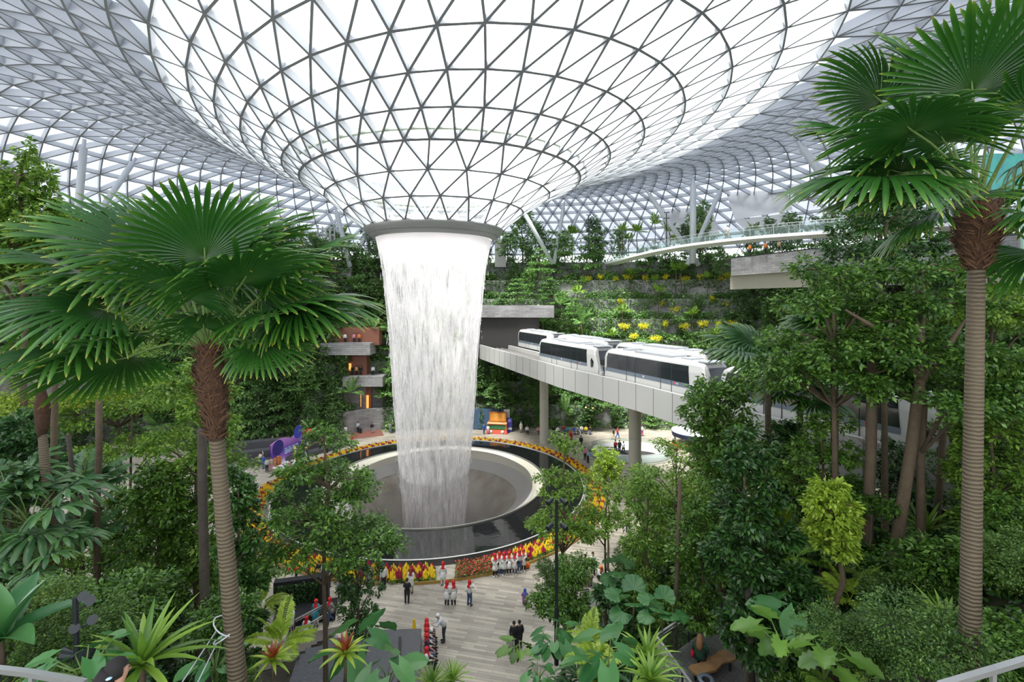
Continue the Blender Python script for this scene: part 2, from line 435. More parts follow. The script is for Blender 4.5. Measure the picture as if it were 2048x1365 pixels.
# falling strings of drops
rr = random.Random(3); mb = MB()
def wr(z):
    for (r0, z0), (r1, z1) in zip(WPROF, WPROF[1:]):
        if z1 <= z <= z0: return r0 + (r1 - r0) * (z0 - z) / (z0 - z1)
    return 3.1
for _ in range(1500):
    a = rr.uniform(0, 2 * PI); z = 26 - 27 * rr.random() ** .8; r = wr(z) * rr.gauss(1.0, .035); L = rr.uniform(.15, .75); w_ = rr.uniform(.01, .022)
    x, y = r * math.cos(a), r * math.sin(a); r2 = r - .02; tx, ty = -math.sin(a) * w_, math.cos(a) * w_; ox, oy = math.cos(a) * w_, math.sin(a) * w_
    k = len(mb.v)
    mb.v += [(x, y, z + L), (x + tx, y + ty, z + L * .2), (x - tx * .5 + ox, y - ty * .5 + oy, z + L * .2), (x - tx * .5 - ox, y - ty * .5 - oy, z + L * .2), (x, y, z)]
    for f in ((0, 1, 2), (0, 2, 3), (0, 3, 1), (4, 2, 1), (4, 3, 2), (4, 1, 3)): mb._f(tuple(k + i for i in f))
mb.build('water_drops', mat('water_drop', (.95, .95, .95), .25, 0, 0), fall)

# ------------------------------------------------------------------ basin
basin = empty('fountain_basin', (AX, AY, 0), 0, 'wide round dark water basin with a pale lip and deep hole under the waterfall', 'basin')
PR = 16.06; HR = 11.83; HX, HYo = .04, .8
wm, n = _nodes('basin_water'); p = principled(n, (.012, .013, .014), .03, 0, .9); p.inputs['IOR'].default_value = 1.5
tc = N(n, 'ShaderNodeTexCoord'); ns = N(n, 'ShaderNodeTexNoise'); ns.inputs['Scale'].default_value = 1.6; ns.inputs['Detail'].default_value = 3
n.links.new(tc.outputs['Object'], ns.inputs['Vector']); b_ = N(n, 'ShaderNodeBump'); b_.inputs['Strength'].default_value = .12; b_.inputs['Distance'].default_value = .05
n.links.new(ns.outputs[0], b_.inputs['Height']); n.links.new(b_.outputs[0], p.inputs['Normal'])
o = N(n, 'ShaderNodeOutputMaterial'); n.links.new(p.outputs[0], o.inputs[0])
def ring2(mb, r0, z0, c0, r1, z1, c1, n=128):
    k = len(mb.v)
    for i in range(n):
        a = 2 * PI * i / n
        mb.v.append((c0[0] + r0 * math.cos(a), c0[1] + r0 * math.sin(a), z0)); mb.v.append((c1[0] + r1 * math.cos(a), c1[1] + r1 * math.sin(a), z1))
    for i in range(n):
        j = (i + 1) % n; mb._f((k + 2 * i, k + 2 * j, k + 2 * j + 1, k + 2 * i + 1))
O = (0, 0); Hc = (HX, HYo)
mb = MB(); ring2(mb, PR - .12, .5, O, HR + .1, .5, Hc); mb.build('water_surface', wm, basin, True)
mb = MB(); ring2(mb, PR, .56, O, PR - .12, .58, O); ring2(mb, PR - .12, .58, O, PR - .14, .3, O)
mb.build('outer_rim', mat('rim_steel', (.62, .62, .6), .3, .4, .03), basin)
mb = MB(); ring2(mb, HR + .1, .3, Hc, HR + .1, .62, Hc); ring2(mb, HR + .1, .62, Hc, HR, .64, Hc); ring2(mb, HR, .64, Hc, HR - .1, .5, Hc)
mb.build('inner_rim', mat('inner_rim_steel', (.3, .29, .26), .3, .5, .03), basin)
lipm = mat('basin_lip', (.60, .57, .47), .25, 0, .05, .5)
prof = [(HR - .1, .5), (HR - .6, .28), (HR - 1.0, -.05), (HR - 1.3, -.5)]
mb = MB(); mb.lathe(prof, 128, Hc); mb.build('pale_lip', lipm, basin, True)
bwm, n = _nodes('bowl_film'); p = principled(n, (.2, .17, .14), .15, .1, 1.)
tc = N(n, 'ShaderNodeTexCoord'); ns = N(n, 'ShaderNodeTexNoise'); ns.inputs['Scale'].default_value = .5; ns.inputs['Detail'].default_value = 6
n.links.new(tc.outputs['Object'], ns.inputs['Vector']); rp = N(n, 'ShaderNodeMix', data_type='RGBA')
rp.inputs[6].default_value = (.62, .58, .52, 1); rp.inputs[7].default_value = (.22, .16, .12, 1); n.links.new(ns.outputs[0], rp.inputs[0]); n.links.new(rp.outputs[2], p.inputs['Base Color'])
n2 = N(n, 'ShaderNodeTexNoise'); n2.inputs['Scale'].default_value = 5; n2.inputs['Detail'].default_value = 4; n.links.new(tc.outputs['Object'], n2.inputs['Vector'])
b_ = N(n, 'ShaderNodeBump'); b_.inputs['Strength'].default_value = .5; b_.inputs['Distance'].default_value = .15
n.links.new(n2.outputs[0], b_.inputs['Height']); n.links.new(b_.outputs[0], p.inputs['Normal'])
o = N(n, 'ShaderNodeOutputMaterial'); n.links.new(p.outputs[0], o.inputs[0])
prof = [(HR - 1.3, -.5), (HR - 2.2, -.9), (HR - 3.3, -1.45), (HR - 4.4, -2.2), (HR - 5.4, -3.2), (HR - 6.3, -4.6), (HR - 7, -6.4), (HR - 7.3, -9)]
mb = MB(); mb.lathe(prof, 128, Hc); mb.build('inner_bowl', bwm, basin, True)
mb = MB(); mb.lathe([(HR - 1.28, -.47), (HR - 2.2, -.86), (HR - 3.0, -1.24)], 128, Hc); mb.build('foam_film', mat('foam_film', (.72, .71, .69), .35, 0, .25, .8, tint=(.5, .48, .44)), basin, True)
mb = MB(); mb.lathe([(.01, -9), (5, -9)], 64, Hc); mb.build('bowl_floor', bwm, basin, True)
mb = MB(); ring2(mb, PR - .01, .0, O, PR - .01, .55, O); mb.build('outer_wall', mat('basin_wall', (.07, .07, .07), .35, 0, .1), basin)
# soft spray that lies over the far side of the bowl
sprm, n = _nodes('spray')
vs = N(n, 'ShaderNodeVolumePrincipled') if False else N(n, 'ShaderNodeVolumeScatter'); vs.inputs['Color'].default_value = (1, 1, 1, 1); vs.inputs['Density'].default_value = .09; vs.inputs['Anisotropy'].default_value = .2
o = N(n, 'ShaderNodeOutputMaterial'); n.links.new(vs.outputs[0], o.inputs[1])
mb = MB(); mb.lathe([(.01, 2.4), (4.0, 2.0), (7.6, 1.0), (9.6, .5), (10.3, .1), (9.3, -1.0), (7.2, -2.4), (.01, -3.4)], 48, (.3, 2.0)); mist = mb.build('spray_cloud', sprm, fall, True)

# ------------------------------------------------------------------ ground
def sstep(x): x = max(0., min(1., x)); return x * x * (3 - 2 * x)
def hill(x, y):
    if y < 2.5 : y = 2.5
    s = x + .066 * y
    hN = 14.5 * (1 - y / 22.5) if y < 22.5 else 0
    if s > 0:
        A = max(0, 7.5 * (1 - (y - 12) / 38)) if y > 12 else 7.5
        s0 = 4.2 if y < 25 else 4.2 + (y - 25) * .5
        hS = sstep((s - s0) / 11) * A
    else:
        A = max(0, 5.5 * (1 - (y - 12) / 20)) if y > 12 else 5.5
        hS = sstep((-s - (6 if y < 23 else 13)) / 9) * A
    h = hN + hS
    # sunk a little below the deck with the bench
    if 3 < x < 11 and 13 < y < 22: h = min(h, 6.3)
    if -16 < x < -3 and y > 17: h = min(h, max(0, (24 - y) * .5))
    return max(h, 0)
mb = MB(); gx = [i * 1.5 - 66 for i in range(89)]; gy = [j * 1.5 - 6 for j in range(45)]
idx = {}
for j, y in enumerate(gy):
    for i, x in enumerate(gx):
        h = hill(x, y) + .25 * math.sin(x * .9) * math.sin(y * .7)
        h = max(h, -.02 if hill(x, y) > .1 else -.6)
        if hill(x, y) <= .05: h = -.6
        idx[i, j] = len(mb.v); mb.v.append((x, y, h))
for j in range(len(gy) - 1):
    for i in range(len(gx) - 1):
      if max(hill(gx[i], gy[j]), hill(gx[i + 1], gy[j]), hill(gx[i], gy[j + 1]), hill(gx[i + 1], gy[j + 1])) > .05: mb._f((idx[i, j], idx[i + 1, j], idx[i + 1, j + 1], idx[i, j + 1]))
g = mb.build('floor', soil, None, True); g['kind'] = 'structure'
# paved plaza, with the basin cut out
mb = MB(); n = 160
for i in range(n):
    a0, a1 = 2 * PI * i / n, 2 * PI * (i + 1) / n
    for r0, r1 in ((PR, 22), (22, 40), (40, 95)):
        mb.quad((AX + r0 * math.cos(a0), AY + r0 * math.sin(a0), 0), (AX + r1 * math.cos(a0), AY + r1 * math.sin(a0), 0), (AX + r1 * math.cos(a1), AY + r1 * math.sin(a1), 0), (AX + r0 * math.cos(a1), AY + r0 * math.sin(a1), 0))
g = mb.build('floor', paving); g['kind'] = 'structure'

# ------------------------------------------------------------------ stepped terraces around the valley
BASE = [(-92, 40), (-84, 56), (-68, 66), (-52, 69), (-40, 67), (-30, 70), (-22, 75), (-12, 77.5), (2, 78), (16, 77.5), (28, 75.5), (38, 68), (46, 54), (50, 38), (53, 20), (55, 2)]
def catmull(P, m=6):
    out = []
    for i in range(len(P) - 1):
        p0 = P[max(i - 1, 0)]; p1 = P[i]; p2 = P[i + 1]; p3 = P[min(i + 2, len(P) - 1)]
        for k in range(m):
            t = k / m
            out.append(tuple(.5 * (2 * b + (-a + c) * t + (2 * a - 5 * b + 4 * c - d) * t * t + (-a + 3 * b - 3 * c + d) * t ** 3) for a, b, c, d in zip(p0, p1, p2, p3)))
    out.append(P[-1]); return out
BS = catmull(BASE)
TH = 3.42; NT = 8
def tier(k, p, extra=0.):
    d = Vector((p[0] - AX, p[1] - 40, 0)); L = d.length; d.normalize()
    return Vector((AX, 40, 0)) + d * (L + k * 1.85 + extra)
for k in range(NT):
    mb = MB(); s = 0; z0, z1 = k * TH - .4, (k + 1) * TH
    pr = None
    for p in BS:
        q = tier(k, p); q2 = tier(k, p, .35); q3 = tier(k + 1, p, .1)
        if pr:
            a, a2, a3, s0 = pr; s1 = s0 + (q - a).length
            top = z1 + (.0 if k < NT - 1 else .0)
            mb.cur = 0
            mb.quad((a.x, a.y, z0), (q.x, q.y, z0), (q.x, q.y, top), (a.x, a.y, top), [(s0, z0), (s1, z0), (s1, top), (s0, top)])
            mb.quad((a.x, a.y, top), (q.x, q.y, top), (q2.x, q2.y, top), (a2.x, a2.y, top), [(s0, 0), (s1, 0), (s1, .35), (s0, .35)])
            mb.cur = 1
            if k < NT - 1: mb.quad((a2.x, a2.y, top), (q2.x, q2.y, top), (q3.x, q3.y, top - .25), (a3.x, a3.y, top - .25))
            pr = (q, q2, q3, s1)
        else: pr = (q, q2, q3, 0)
    o = mb.build('wall_back', [stone if k % 3 else stone_l, soil]); o['kind'] = 'structure'
TOPZ = NT * TH
mb = MB(); pr = None
for p in BS:
    q = tier(NT - 1, p, .3); q2 = tier(NT - 1, p, 60)
    if pr: mb.quad((pr[0].x, pr[0].y, TOPZ), (q.x, q.y, TOPZ), (q2.x, q2.y, TOPZ), (pr[1].x, pr[1].y, TOPZ))
    pr = (q, q2)
o = mb.build('floor', conc); o['kind'] = 'structure'
# ------------------------------------------------------------------ guideway
GD = Vector((.4, -.9165, 0)).normalized()     # towards the camera
GN = Vector((.9165, .4, 0)).normalized()      # away from the plaza side
def gw(Y, off=0., z=0.):
    """point on the near parapet line at depth Y, moved off metres across the bridge"""
    XS = [(-5.6, 80), (-5.1, 76.5), (5.2, 50.2), (10.4, 39.7), (13.6, 32), (17.9, 23), (19.6, 18.2), (22, 10), (24.5, 2), (27, -6)]
    for (x0, y0), (x1, y1) in zip(XS, XS[1:]):
        if y1 <= Y <= y0:
            x = x0 + (x1 - x0) * (y0 - Y) / (y0 - y1); break
    else: x = -5.6 if Y > 80 else 27
    return Vector((x, Y, z)) + GN * off
WB = 9.2; PT = 13.2; PB = 11.0; DK = 12.55
gb = empty('train_guideway', (0, 0, 0), 0, 'pale concrete elevated train guideway crossing behind the waterfall to the right', 'bridge')
Ys = [80 - i * 1.0 for i in range(87)]
for off, nm in ((0, 'parapet'), (WB - .3, 'parapet')):
    mb = MB()
    for a, b in zip(Ys, Ys[1:]):
        A, B = gw(a, off), gw(b, off); A2, B2 = gw(a, off + .3), gw(b, off + .3)
        bot = PB
        for (p, q, r, s_) in (((A, bot), (B, bot), (B, PT), (A, PT)), ((A, PT), (B, PT), (B2, PT), (A2, PT)), ((A2, bot), (A2, PT), (B2, PT), (B2, bot)), ((A, bot), (A2, bot), (B2, bot), (B, bot))):
            mb.quad(*[(v.x, v.y, z) for v, z in (p, q, r, s_)])
    mb.build(nm, mat('guideway_panel', (.40, .395, .38), .6, 0, .05, .4), gb)
mb = MB()
for i, a in enumerate(Ys[::2]):
    p = gw(a, -.015); mb.box((p.x, p.y, (PT + PB) / 2), (.03, .04, PT - PB - .02), math.atan2(GD.y, GD.x))
mb.build_split('panel_joint', mat('joint_grey', (.2, .2, .2), .8), gb)  # plain grey joint lines between parapet panels
mb = MB()
for a, b in zip(Ys, Ys[1:]):
    for (o0, o1, z0, z1) in ((.3, WB - .3, DK - .9, DK),):
        A, B, A2, B2 = gw(a, o0), gw(b, o0), gw(a, o1), gw(b, o1)
        mb.quad((A.x, A.y, z1), (B.x, B.y, z1), (B2.x, B2.y, z1), (A2.x, A2.y, z1))
        mb.quad((A.x, A.y, PB + .05), (A2.x, A2.y, PB + .05), (B2.x, B2.y, PB + .05), (B.x, B.y, PB + .05))
mb.build('deck', mat('track_deck', (.09, .085, .08), .8, 0, .3, 1.), gb)
for off in (.62, 1.35, 2.6, 3.3, 5.6, 6.3, 7.6, 8.35):
    mb = MB()
    for a, b in zip(Ys, Ys[1:]):
        A, B = gw(a, off, DK + .02), gw(b, off, DK + .02); mb.beam(A, B, .28 if off in (1.35, 2.6, 6.3, 7.6) else .1, .12)
    mb.build('running_rail', mat('running_rail', (.28, .27, .26), .6, .2), gb)
mb = MB()
for a, b in zip(Ys, Ys[1:]):
    A, B = gw(a, 4.45, DK), gw(b, 4.45, DK); mb.beam(A, B, .3, .55)
mb.build('centre_kerb', conc, gb)
mb = MB()
for a, b in zip(Ys, Ys[1:]):
    A, B, A2, B2 = gw(a, 2.2), gw(b, 2.2), gw(a, WB - 2.2), gw(b, WB - 2.2)
    for P, Q in ((A, B), (A2, B2)): mb.quad((P.x, P.y, PB + .05), (Q.x, Q.y, PB + .05), (Q.x, Q.y, PB - .6), (P.x, P.y, PB - .6))
    mb.quad((A.x, A.y, PB - .6), (B.x, B.y, PB - .6), (B2.x, B2.y, PB - .6), (A2.x, A2.y, PB - .6))
mb.build('box_girder', mat('girder', (.33, .32, .30), .7), gb)
for (px, Y, lab) in ((1088, 68.5, 'left round concrete column under the train guideway, just right of the flower ring'), (1270, 48.8, 'right and nearer round concrete column under the train guideway')):
    c = at(px, 700, Y); mb = MB(); mb.lathe([(.62, 0), (.62, 6.2)], 32, (c.x, c.y)); mb.lathe([(.6, 6.2), (.62, 6.24), (.62, 10.45), (.9, 10.6)], 32, (c.x, c.y))
    o = mb.build('bridge_column', beige, None, True); tag(o, lab, 'column', 'guideway columns')
c = gw(22, 4.6); mb = MB(); mb.lathe([(.62, 0), (.62, 10.6)], 24, (c.x, c.y)); o = mb.build('bridge_column', beige, None, True); tag(o, 'guideway column hidden low behind the trees at the right', 'column', 'guideway columns')

# ------------------------------------------------------------------ train cars
CL, CW, CH = 12.6, 2.5, 3.0
trw = mat('train_white', (.50, .50, .485), .3, 0, .02); trg = mat('train_window', (.018, .022, .025), .08, 0, .05, spec=.8)
trb = mat('train_grey_band', (.14, .17, .21), .35, .1, .03); trr = mat('train_roof', (.5, .51, .51), .45, 0, .03); trd = mat('train_underframe', (.02, .02, .022), .7)
red = mat('logo_red', (.6, .06, .05), .5, 0, 0); trroof = mat('train_roof_unit', (.36, .38, .41), .5, 0, .05)
def make_car(label, group):
    """car of a driverless people mover: x along the car, nose at +x, y across, z up from deck"""
    t = empty('train_car', (0, 0, 0), 0, label, 'train car', group)
    hw = CW / 2
    def sec(x, top, w_, n_=1.):       # cross-section outline (y,z)
        return [(-w_, .35), (-w_, 1.15), (-w_ * .985, 2.2), (-w_ * .93, top - .28), (-w_ * .80, top - .08), (-w_ * .4, top), (w_ * .4, top), (w_ * .80, top - .08), (w_ * .93, top - .28), (w_ * .985, 2.2), (w_, 1.15), (w_, .35)]
    xs = [(-CL / 2, 2.55, hw * .93), (-CL / 2 + .12, 2.8, hw * .97), (-CL / 2 + .5, CH, hw), (0, CH, hw), (CL / 2 - 2.0, CH, hw), (CL / 2 - 1.5, CH - .02, hw)]
    mb = MB(); rings = []
    for x, tp, w_ in xs:
        rings.append(len(mb.v)); mb.v += [(x, y, z) for y, z in sec(x, tp, w_)]
    # nose: section sheared so the windscreen slopes forward-down
    for sh, tp, w_ in ((.0, 0, .99), (.5, 0, .93)):
        rings.append(len(mb.v)); base = sec(0, CH - .05 - sh * .2, hw * w_)
        for y, z in base:
            t_ = max(0, (z - 1.15) / (CH - 1.15)); xx = CL / 2 - .95 + (1 - t_) * .45 + sh * (.9 - .1 * t_) - sh * .6 * t_
            if z < 1.15: xx = CL / 2 - .5 + sh * .75
            mb.v.append((xx, y, z))
    for a, b in zip(rings, rings[1:]):
        for i in range(11): mb._f((a + i, b + i, b + i + 1, a + i + 1))
        mb._f((a + 11, b + 11, b, a))
    mb._f(tuple(rings[0] + i for i in range(12))); mb._f(tuple(rings[-1] + i for i in range(12))[::-1])
    mb.build('body', trw, t)
    for sg in (-1, 1):
        y = sg * (hw + .012); yt = sg * (hw * .955 + .012)
        # window ribbon in panes
        mbp = MB(); edges_ = [-CL / 2 + .5, -2.9, -.9, .9 + .35, 2.1, CL / 2 - 2.4]
        x0, x1 = -CL / 2 + .45, CL / 2 - 2.05
        def side(mb_, xa, xb, za, zb, d=.012, slant=0.):
            def Y(z): return sg * ((hw if z <= 1.15 else (hw * (1 - .015 * (z - 1.15) / 1.05) if z <= 2.2 else hw * (.985 - .055 * (z - 2.2) / .52))) + d)
            if za < 2.2 < zb:
                xm = xb + slant * (zb - 2.2) / (zb - za)
                mb_.quad((xa, Y(za), za), (xb + slant, Y(za), za), (xm, Y(2.2), 2.2), (xa, Y(2.2), 2.2)); mb_.quad((xa, Y(2.2), 2.2), (xm, Y(2.2), 2.2), (xb, Y(zb), zb), (xa + .12 * (xa < -CL / 2 + 1), Y(zb), zb)); return
            mb_.quad((xa, Y(za), za), (xb + slant, Y(za), za), (xb, Y(zb), zb), (xa + .12 * (xa < -CL / 2 + 1), Y(zb), zb))
        side(mbp, x0, x1, 1.32, 2.62, .02, .12); mbp.build('window_band', trg, t)
        mbg = MB(); side(mbg, x0 - .25, x1 + .15, 1.0, 1.32, .018); mbg.build('grey_band', trb, t)
        mbd = MB()
        for x in (-2.95, -1.75, 1.35, 2.55): side(mbd, x - .03, x + .03, .42, 2.6, .028)
        mbd.build_split('door_edge', trd, t)
        mbl = MB(); side(mbl, 2.8, 2.95, 1.1, 1.24, .03); mbl.build('logo', red, t)
        mbl = MB(); side(mbl, 3.0, 3.3, 1.12, 1.2, .03); side(mbl, -.8, -.6, 1.08, 1.24, .03); mbl.build_split('number_plate', trw, t)
        # kite-shaped quarter window in the nose
        mbk = MB(); yk = sg * (hw + .02)
        mbk.poly([(CL / 2 - 1.45, yk * .955, 2.2), (CL / 2 - .75, yk * .99, 1.55), (CL / 2 - .82, yk, 1.05), (CL / 2 - 1.2, yk, .98)]); mbk.build('quarter_window', trg, t)
    mb = MB(); x0_ = CL / 2
    mb.poly([(x0_ - .62, -hw * .72, 2.62), (x0_ - .62, hw * .72, 2.62), (x0_ - .1, hw * .80, 1.35), (x0_ - .1, -hw * .80, 1.35)])
    mb.tf(Matrix.Translation((.16, 0, 0))); mb.build('windscreen', trg, t)
    mb = MB(); mb.poly([(x0_ + .27, -hw * .7, 1.15), (x0_ + .27, hw * .7, 1.15), (x0_ + .27, hw * .6, .45), (x0_ + .27, -hw * .6, .45)]); mb.build('front_panel', mat('nose_blue', (.03, .05, .09), .4), t)
    mb = MB(); mb.box((x0_ - 1.0, 0, CH + .0), (1.0, 1.7, .08)); mb.build('nose_roof', trroof, t)
    mb = MB()
    mb.box((-.2, 0, CH + .06), (4.6, 1.5, .14)); mb.box((-3.9, 0, CH + .08), (1.0, 1.1, .14)); mb.box((3.4, 0, CH + .05), (1.1, 1.2, .1)); mb.build_split('roof_unit', trroof, t)
    mb = MB(); mb.box((0, 0, .2), (CL - 1.2, CW * .8, .36))
    for x in (-3.6, 3.4):
        for sg in (-1, 1): mb.tube([(x, sg * .95, .16), (x, sg * .65, .16)], .42 * .5, 12)
    mb.build('underframe', trd, t)
    mb = MB(); mb.tube([(x0_ - .5, -hw * .9, .42), (x0_ + .32, -hw * .8, .42), (x0_ + .42, 0, .42), (x0_ + .32, hw * .8, .42), (x0_ - .5, hw * .9, .42)], .05, 6); mb.build('bumper', alu, t)
    return t
car = make_car('', ''); reg()
def car_at(Yr, off, label, group):
    """car whose rear end stands at depth Yr on the track off metres across"""
    a = gw(Yr, off, DK + .12); b = a.copy(); Y = Yr
    while (b - a).length < CL and Y > -5: Y -= .1; b = gw(Y, off, DK + .12)
    m = (a + b) / 2; place(car, m, math.atan2(b.y - a.y, b.x - a.x), 1, label, group)
    return Y - .8
G1 = 'train cars on the near track'; G2 = 'train cars on the far track'
Y = car_at(57.2, 2.0, 'rear car of the near train, white with dark windows, left of the larger near car', G1)
Y = car_at(Y, 2.0, 'largest fully seen white train car on the near track above the right column', G1)
Y = car_at(Y, 2.0, 'near-track train car whose white roof shows between the tree crowns right of centre', G1)
Y = car_at(Y, 2.0, 'near-track train car at the far right, seen between trunks behind the tall palm', G1)
Y = car_at(Y, 2.0, 'near-track train car running out of the picture at the right edge', G1)
Y = car_at(74.5, 6.95, 'leftmost train car, on the far track beside the tunnel mouth', G2)
Y = car_at(Y, 6.95, 'middle train car on the far track, half hidden behind the near train', G2)
Y = car_at(Y, 6.95, 'right far-track train car of which the roof shows above the near train', G2)

# tunnel mouth
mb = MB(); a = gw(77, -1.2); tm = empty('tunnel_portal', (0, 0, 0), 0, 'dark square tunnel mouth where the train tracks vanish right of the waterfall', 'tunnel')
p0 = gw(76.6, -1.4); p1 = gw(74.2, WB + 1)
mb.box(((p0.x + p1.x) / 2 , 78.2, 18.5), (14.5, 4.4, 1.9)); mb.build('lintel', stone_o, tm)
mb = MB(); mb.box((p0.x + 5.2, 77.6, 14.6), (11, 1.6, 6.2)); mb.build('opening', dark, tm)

# ------------------------------------------------------------------ canopy bridge (curved walkway)
cb = empty('canopy_bridge', (0, 0, 0), 0, 'white curved footbridge with glass sides high up on the right', 'bridge')
CP = [(1195, 530, 92), (1240, 517, 84), (1290, 504, 78), (1350, 492, 72), (1420, 482, 66), (1500, 473, 60), (1600, 465, 54), (1720, 457, 49), (1900, 445, 44), (2200, 430, 38)]
pts = catmull([tuple(at(*c)) for c in CP], 6); pts = [Vector(p) for p in pts]
def rail(mbp, mbg, pts, h=1.15, step=3):
    for i, (a, b) in enumerate(zip(pts, pts[1:])):
        U = Vector((0, 0, 1)); mbp.beam(a + U * h, b + U * h, .07, .06)
        mbg.quad(a + U * .08, b + U * .08, b + U * (h - .08), a + U * (h - .08))
        if i % step == 0: mbp.beam(a, a + U * h, .05, .05, Vector((0, 1, 0)))
L_, R_ = [], []
for i, p in enumerate(pts):
    t = (pts[min(i + 1, len(pts) - 1)] - pts[max(i - 1, 0)]).normalized(); s_ = t.cross(Vector((0, 0, 1))).normalized()
    L_.append(p + s_ * 0.); R_.append(p - s_ * 2.6)
mb = MB()
for i in range(len(pts) - 1):
    for (a, b, c, d) in ((L_[i], L_[i + 1], R_[i + 1], R_[i]),):
        lo = Vector((0, 0, -.35)); lo2 = Vector((0, 0, -.55))
        mb.quad(a, b, c, d); mb.quad(a, a + lo, b + lo, b); mb.quad(d, c, c + lo, d + lo)
        m0, m1 = (a + d) / 2 + lo2 * 1.2, (b + c) / 2 + lo2 * 1.2
        mb.quad(a + lo, m0, m1, b + lo); mb.quad(m0, d + lo, c + lo, m1)
mb.build('deck', mat('bridge_white', (.62, .63, .62), .5), cb)
mp_, mg_ = MB(), MB(); rail(mp_, mg_, L_); mp_.build('handrail', alu, cb); mg_.build('glass_side', glass_rail, cb); mp_, mg_ = MB(), MB(); rail(mp_, mg_, R_); mp_.build('handrail', alu, cb); mg_.build('glass_side', glass_rail, cb)

# right upper building: stone band with beige soffit
rb = empty('stone_balcony', (0, 0, 0), 0, 'long grey stone balcony band with a beige wall below it, right under the footbridge', 'balcony')
P_ = catmull([tuple(at(1462, 517, 72)), tuple(at(1560, 510, 64)), tuple(at(1650, 500, 58)), tuple(at(1800, 490, 52)), tuple(at(2100, 470, 46))], 8)
zt = P_[0][2]
mb = MB(); mb2 = MB(); mb3 = MB(); s = 0
for a, b in zip(P_, P_[1:]):
    L = math.hypot(b[0] - a[0], b[1] - a[1])
    mb.quad((a[0], a[1], zt - 2.6), (b[0], b[1], zt - 2.6), (b[0], b[1], zt), (a[0], a[1], zt), [(s, 0), (s + L, 0), (s + L, 2.6), (s, 2.6)])
    mb.quad((a[0], a[1], zt), (b[0], b[1], zt), (b[0] + 1, b[1] + 14, zt), (a[0] + 1, a[1] + 14, zt), [(s, 0), (s + L, 0), (s + L, 6), (s, 6)])
    mb.quad((a[0], a[1], zt - 2.6), (a[0] + .6, a[1] + 1.6, zt - 2.6), (b[0] + .6, b[1] + 1.6, zt - 2.6), (b[0], b[1], zt - 2.6), [(s, 0), (s + L, 0), (s + L, .3), (s, .3)])
    mb2.quad((a[0] + .6, a[1] + 1.6, zt - 4.6), (b[0] + .6, b[1] + 1.6, zt - 4.6), (b[0] + .6, b[1] + 1.6, zt - 2.6), (a[0] + .6, a[1] + 1.6, zt - 2.6))
    mb3.beam((a[0], a[1], zt + .0), (b[0], b[1], zt), .1, .12); s += L
mb.build('stone_band', stone_l, rb); mb2.build('beige_wall', beige, rb); mb3.build('coping', dkmetal, rb)

# white roof sails above the bridge
sl = mat('white_sail', (.80, .79, .78), .7, 0, .02)
for i, (q, lab) in enumerate((([(1320, 405, 112), (1410, 372, 108), (1440, 470, 104), (1332, 492, 108)], 'white fabric sail left of the bridge columns, lowest of the four'),
                 ([(1452, 385, 100), (1560, 340, 96), (1585, 420, 92), (1470, 440, 96)], 'white fabric sail hanging right of the three slanted columns'),
                 ([(1565, 338, 94), (1640, 310, 90), (1660, 372, 86), (1590, 395, 90)], 'white fabric sail just left of the right palm fronds'),
                 ([(1470, 442, 96), (1580, 425, 92), (1590, 462, 90), (1500, 470, 94)], 'narrow white fabric sail right above the footbridge rail'))):
    mb = MB(); P4 = [at(*c) for c in q]; n = 10
    for a in range(n):
        for b in range(n):
            def S(u, v):
                p = (P4[0] * (1 - u) + P4[1] * u) * (1 - v) + (P4[3] * (1 - u) + P4[2] * u) * v
                p.z -= 1.2 * math.sin(PI * u) * math.sin(PI * v); return p
            mb.quad(S(a / n, b / n), S((a + 1) / n, b / n), S((a + 1) / n, (b + 1) / n), S(a / n, (b + 1) / n))
    tag(mb.build('roof_sail', sl, None, True), lab, 'sail', 'white roof sails')
# roof supports
colm = mat('support_paint', (.50, .53, .56), .4, 0, .03)
SUP = [((168, 288, 62), (152, 470, 62), .42, 'thick upright roof column behind the left palm crown'),
       ((268, 322, 70), (215, 400, 64), .36, 'slanted roof column leaning right behind the left palm crown'),
       ((8, 310, 66), (45, 400, 66), .4, 'slanted roof column at the left edge over the trees'),
       ((105, 340, 74), (125, 420, 74), .3, 'thin pale roof column between the left edge and the palm'),
       ((672, 420, 84), (700, 535, 84), .42, 'slanted roof column just left of the waterfall'),
       ((655, 425, 92), (694, 500, 90), .3, 'thinner slanted roof column behind the one left of the waterfall'),
       ((745, 440, 96), (712, 512, 88), .36, 'roof column leaning right beside the collar'),
       ((1048, 425, 82), (1105, 528, 84), .36, 'slanted roof column leaning left, right of the waterfall'),
       ((1128, 410, 90), (1108, 528, 88), .34, 'upright roof column above the terrace right of the waterfall'),
       ((1158, 425, 96), (1112, 530, 92), .28, 'thin roof column leaning right above the terrace'),
       ((1296, 386, 84), (1362, 480, 84), .42, 'left of the three big roof columns at the footbridge'),
       ((1386, 364, 80), (1386, 482, 80), .5, 'upright middle one of the three big roof columns at the footbridge'),
       ((1442, 378, 86), (1398, 478, 84), .4, 'right slanted one of the three big roof columns at the footbridge'),
       ((1600, 290, 66), (1662, 375, 66), .48, 'slanted roof column left of the right palm crown')]
for a, b, r, lab in SUP:
    A, B = at(*a), at(*b); d = (A - B).normalized(); mb = MB(); 
    B2 = B - d * ((B.z - TOPZ + 1) / max(d.z, .3)) if B.z > TOPZ else B
    mb.tube([B2, A - d * .6, A - d * .4, A + d * .6], [r, r, r * .5, r * .5], 16)
    tag(mb.build('roof_column', colm, None, True), lab, 'column', 'slanted roof columns')
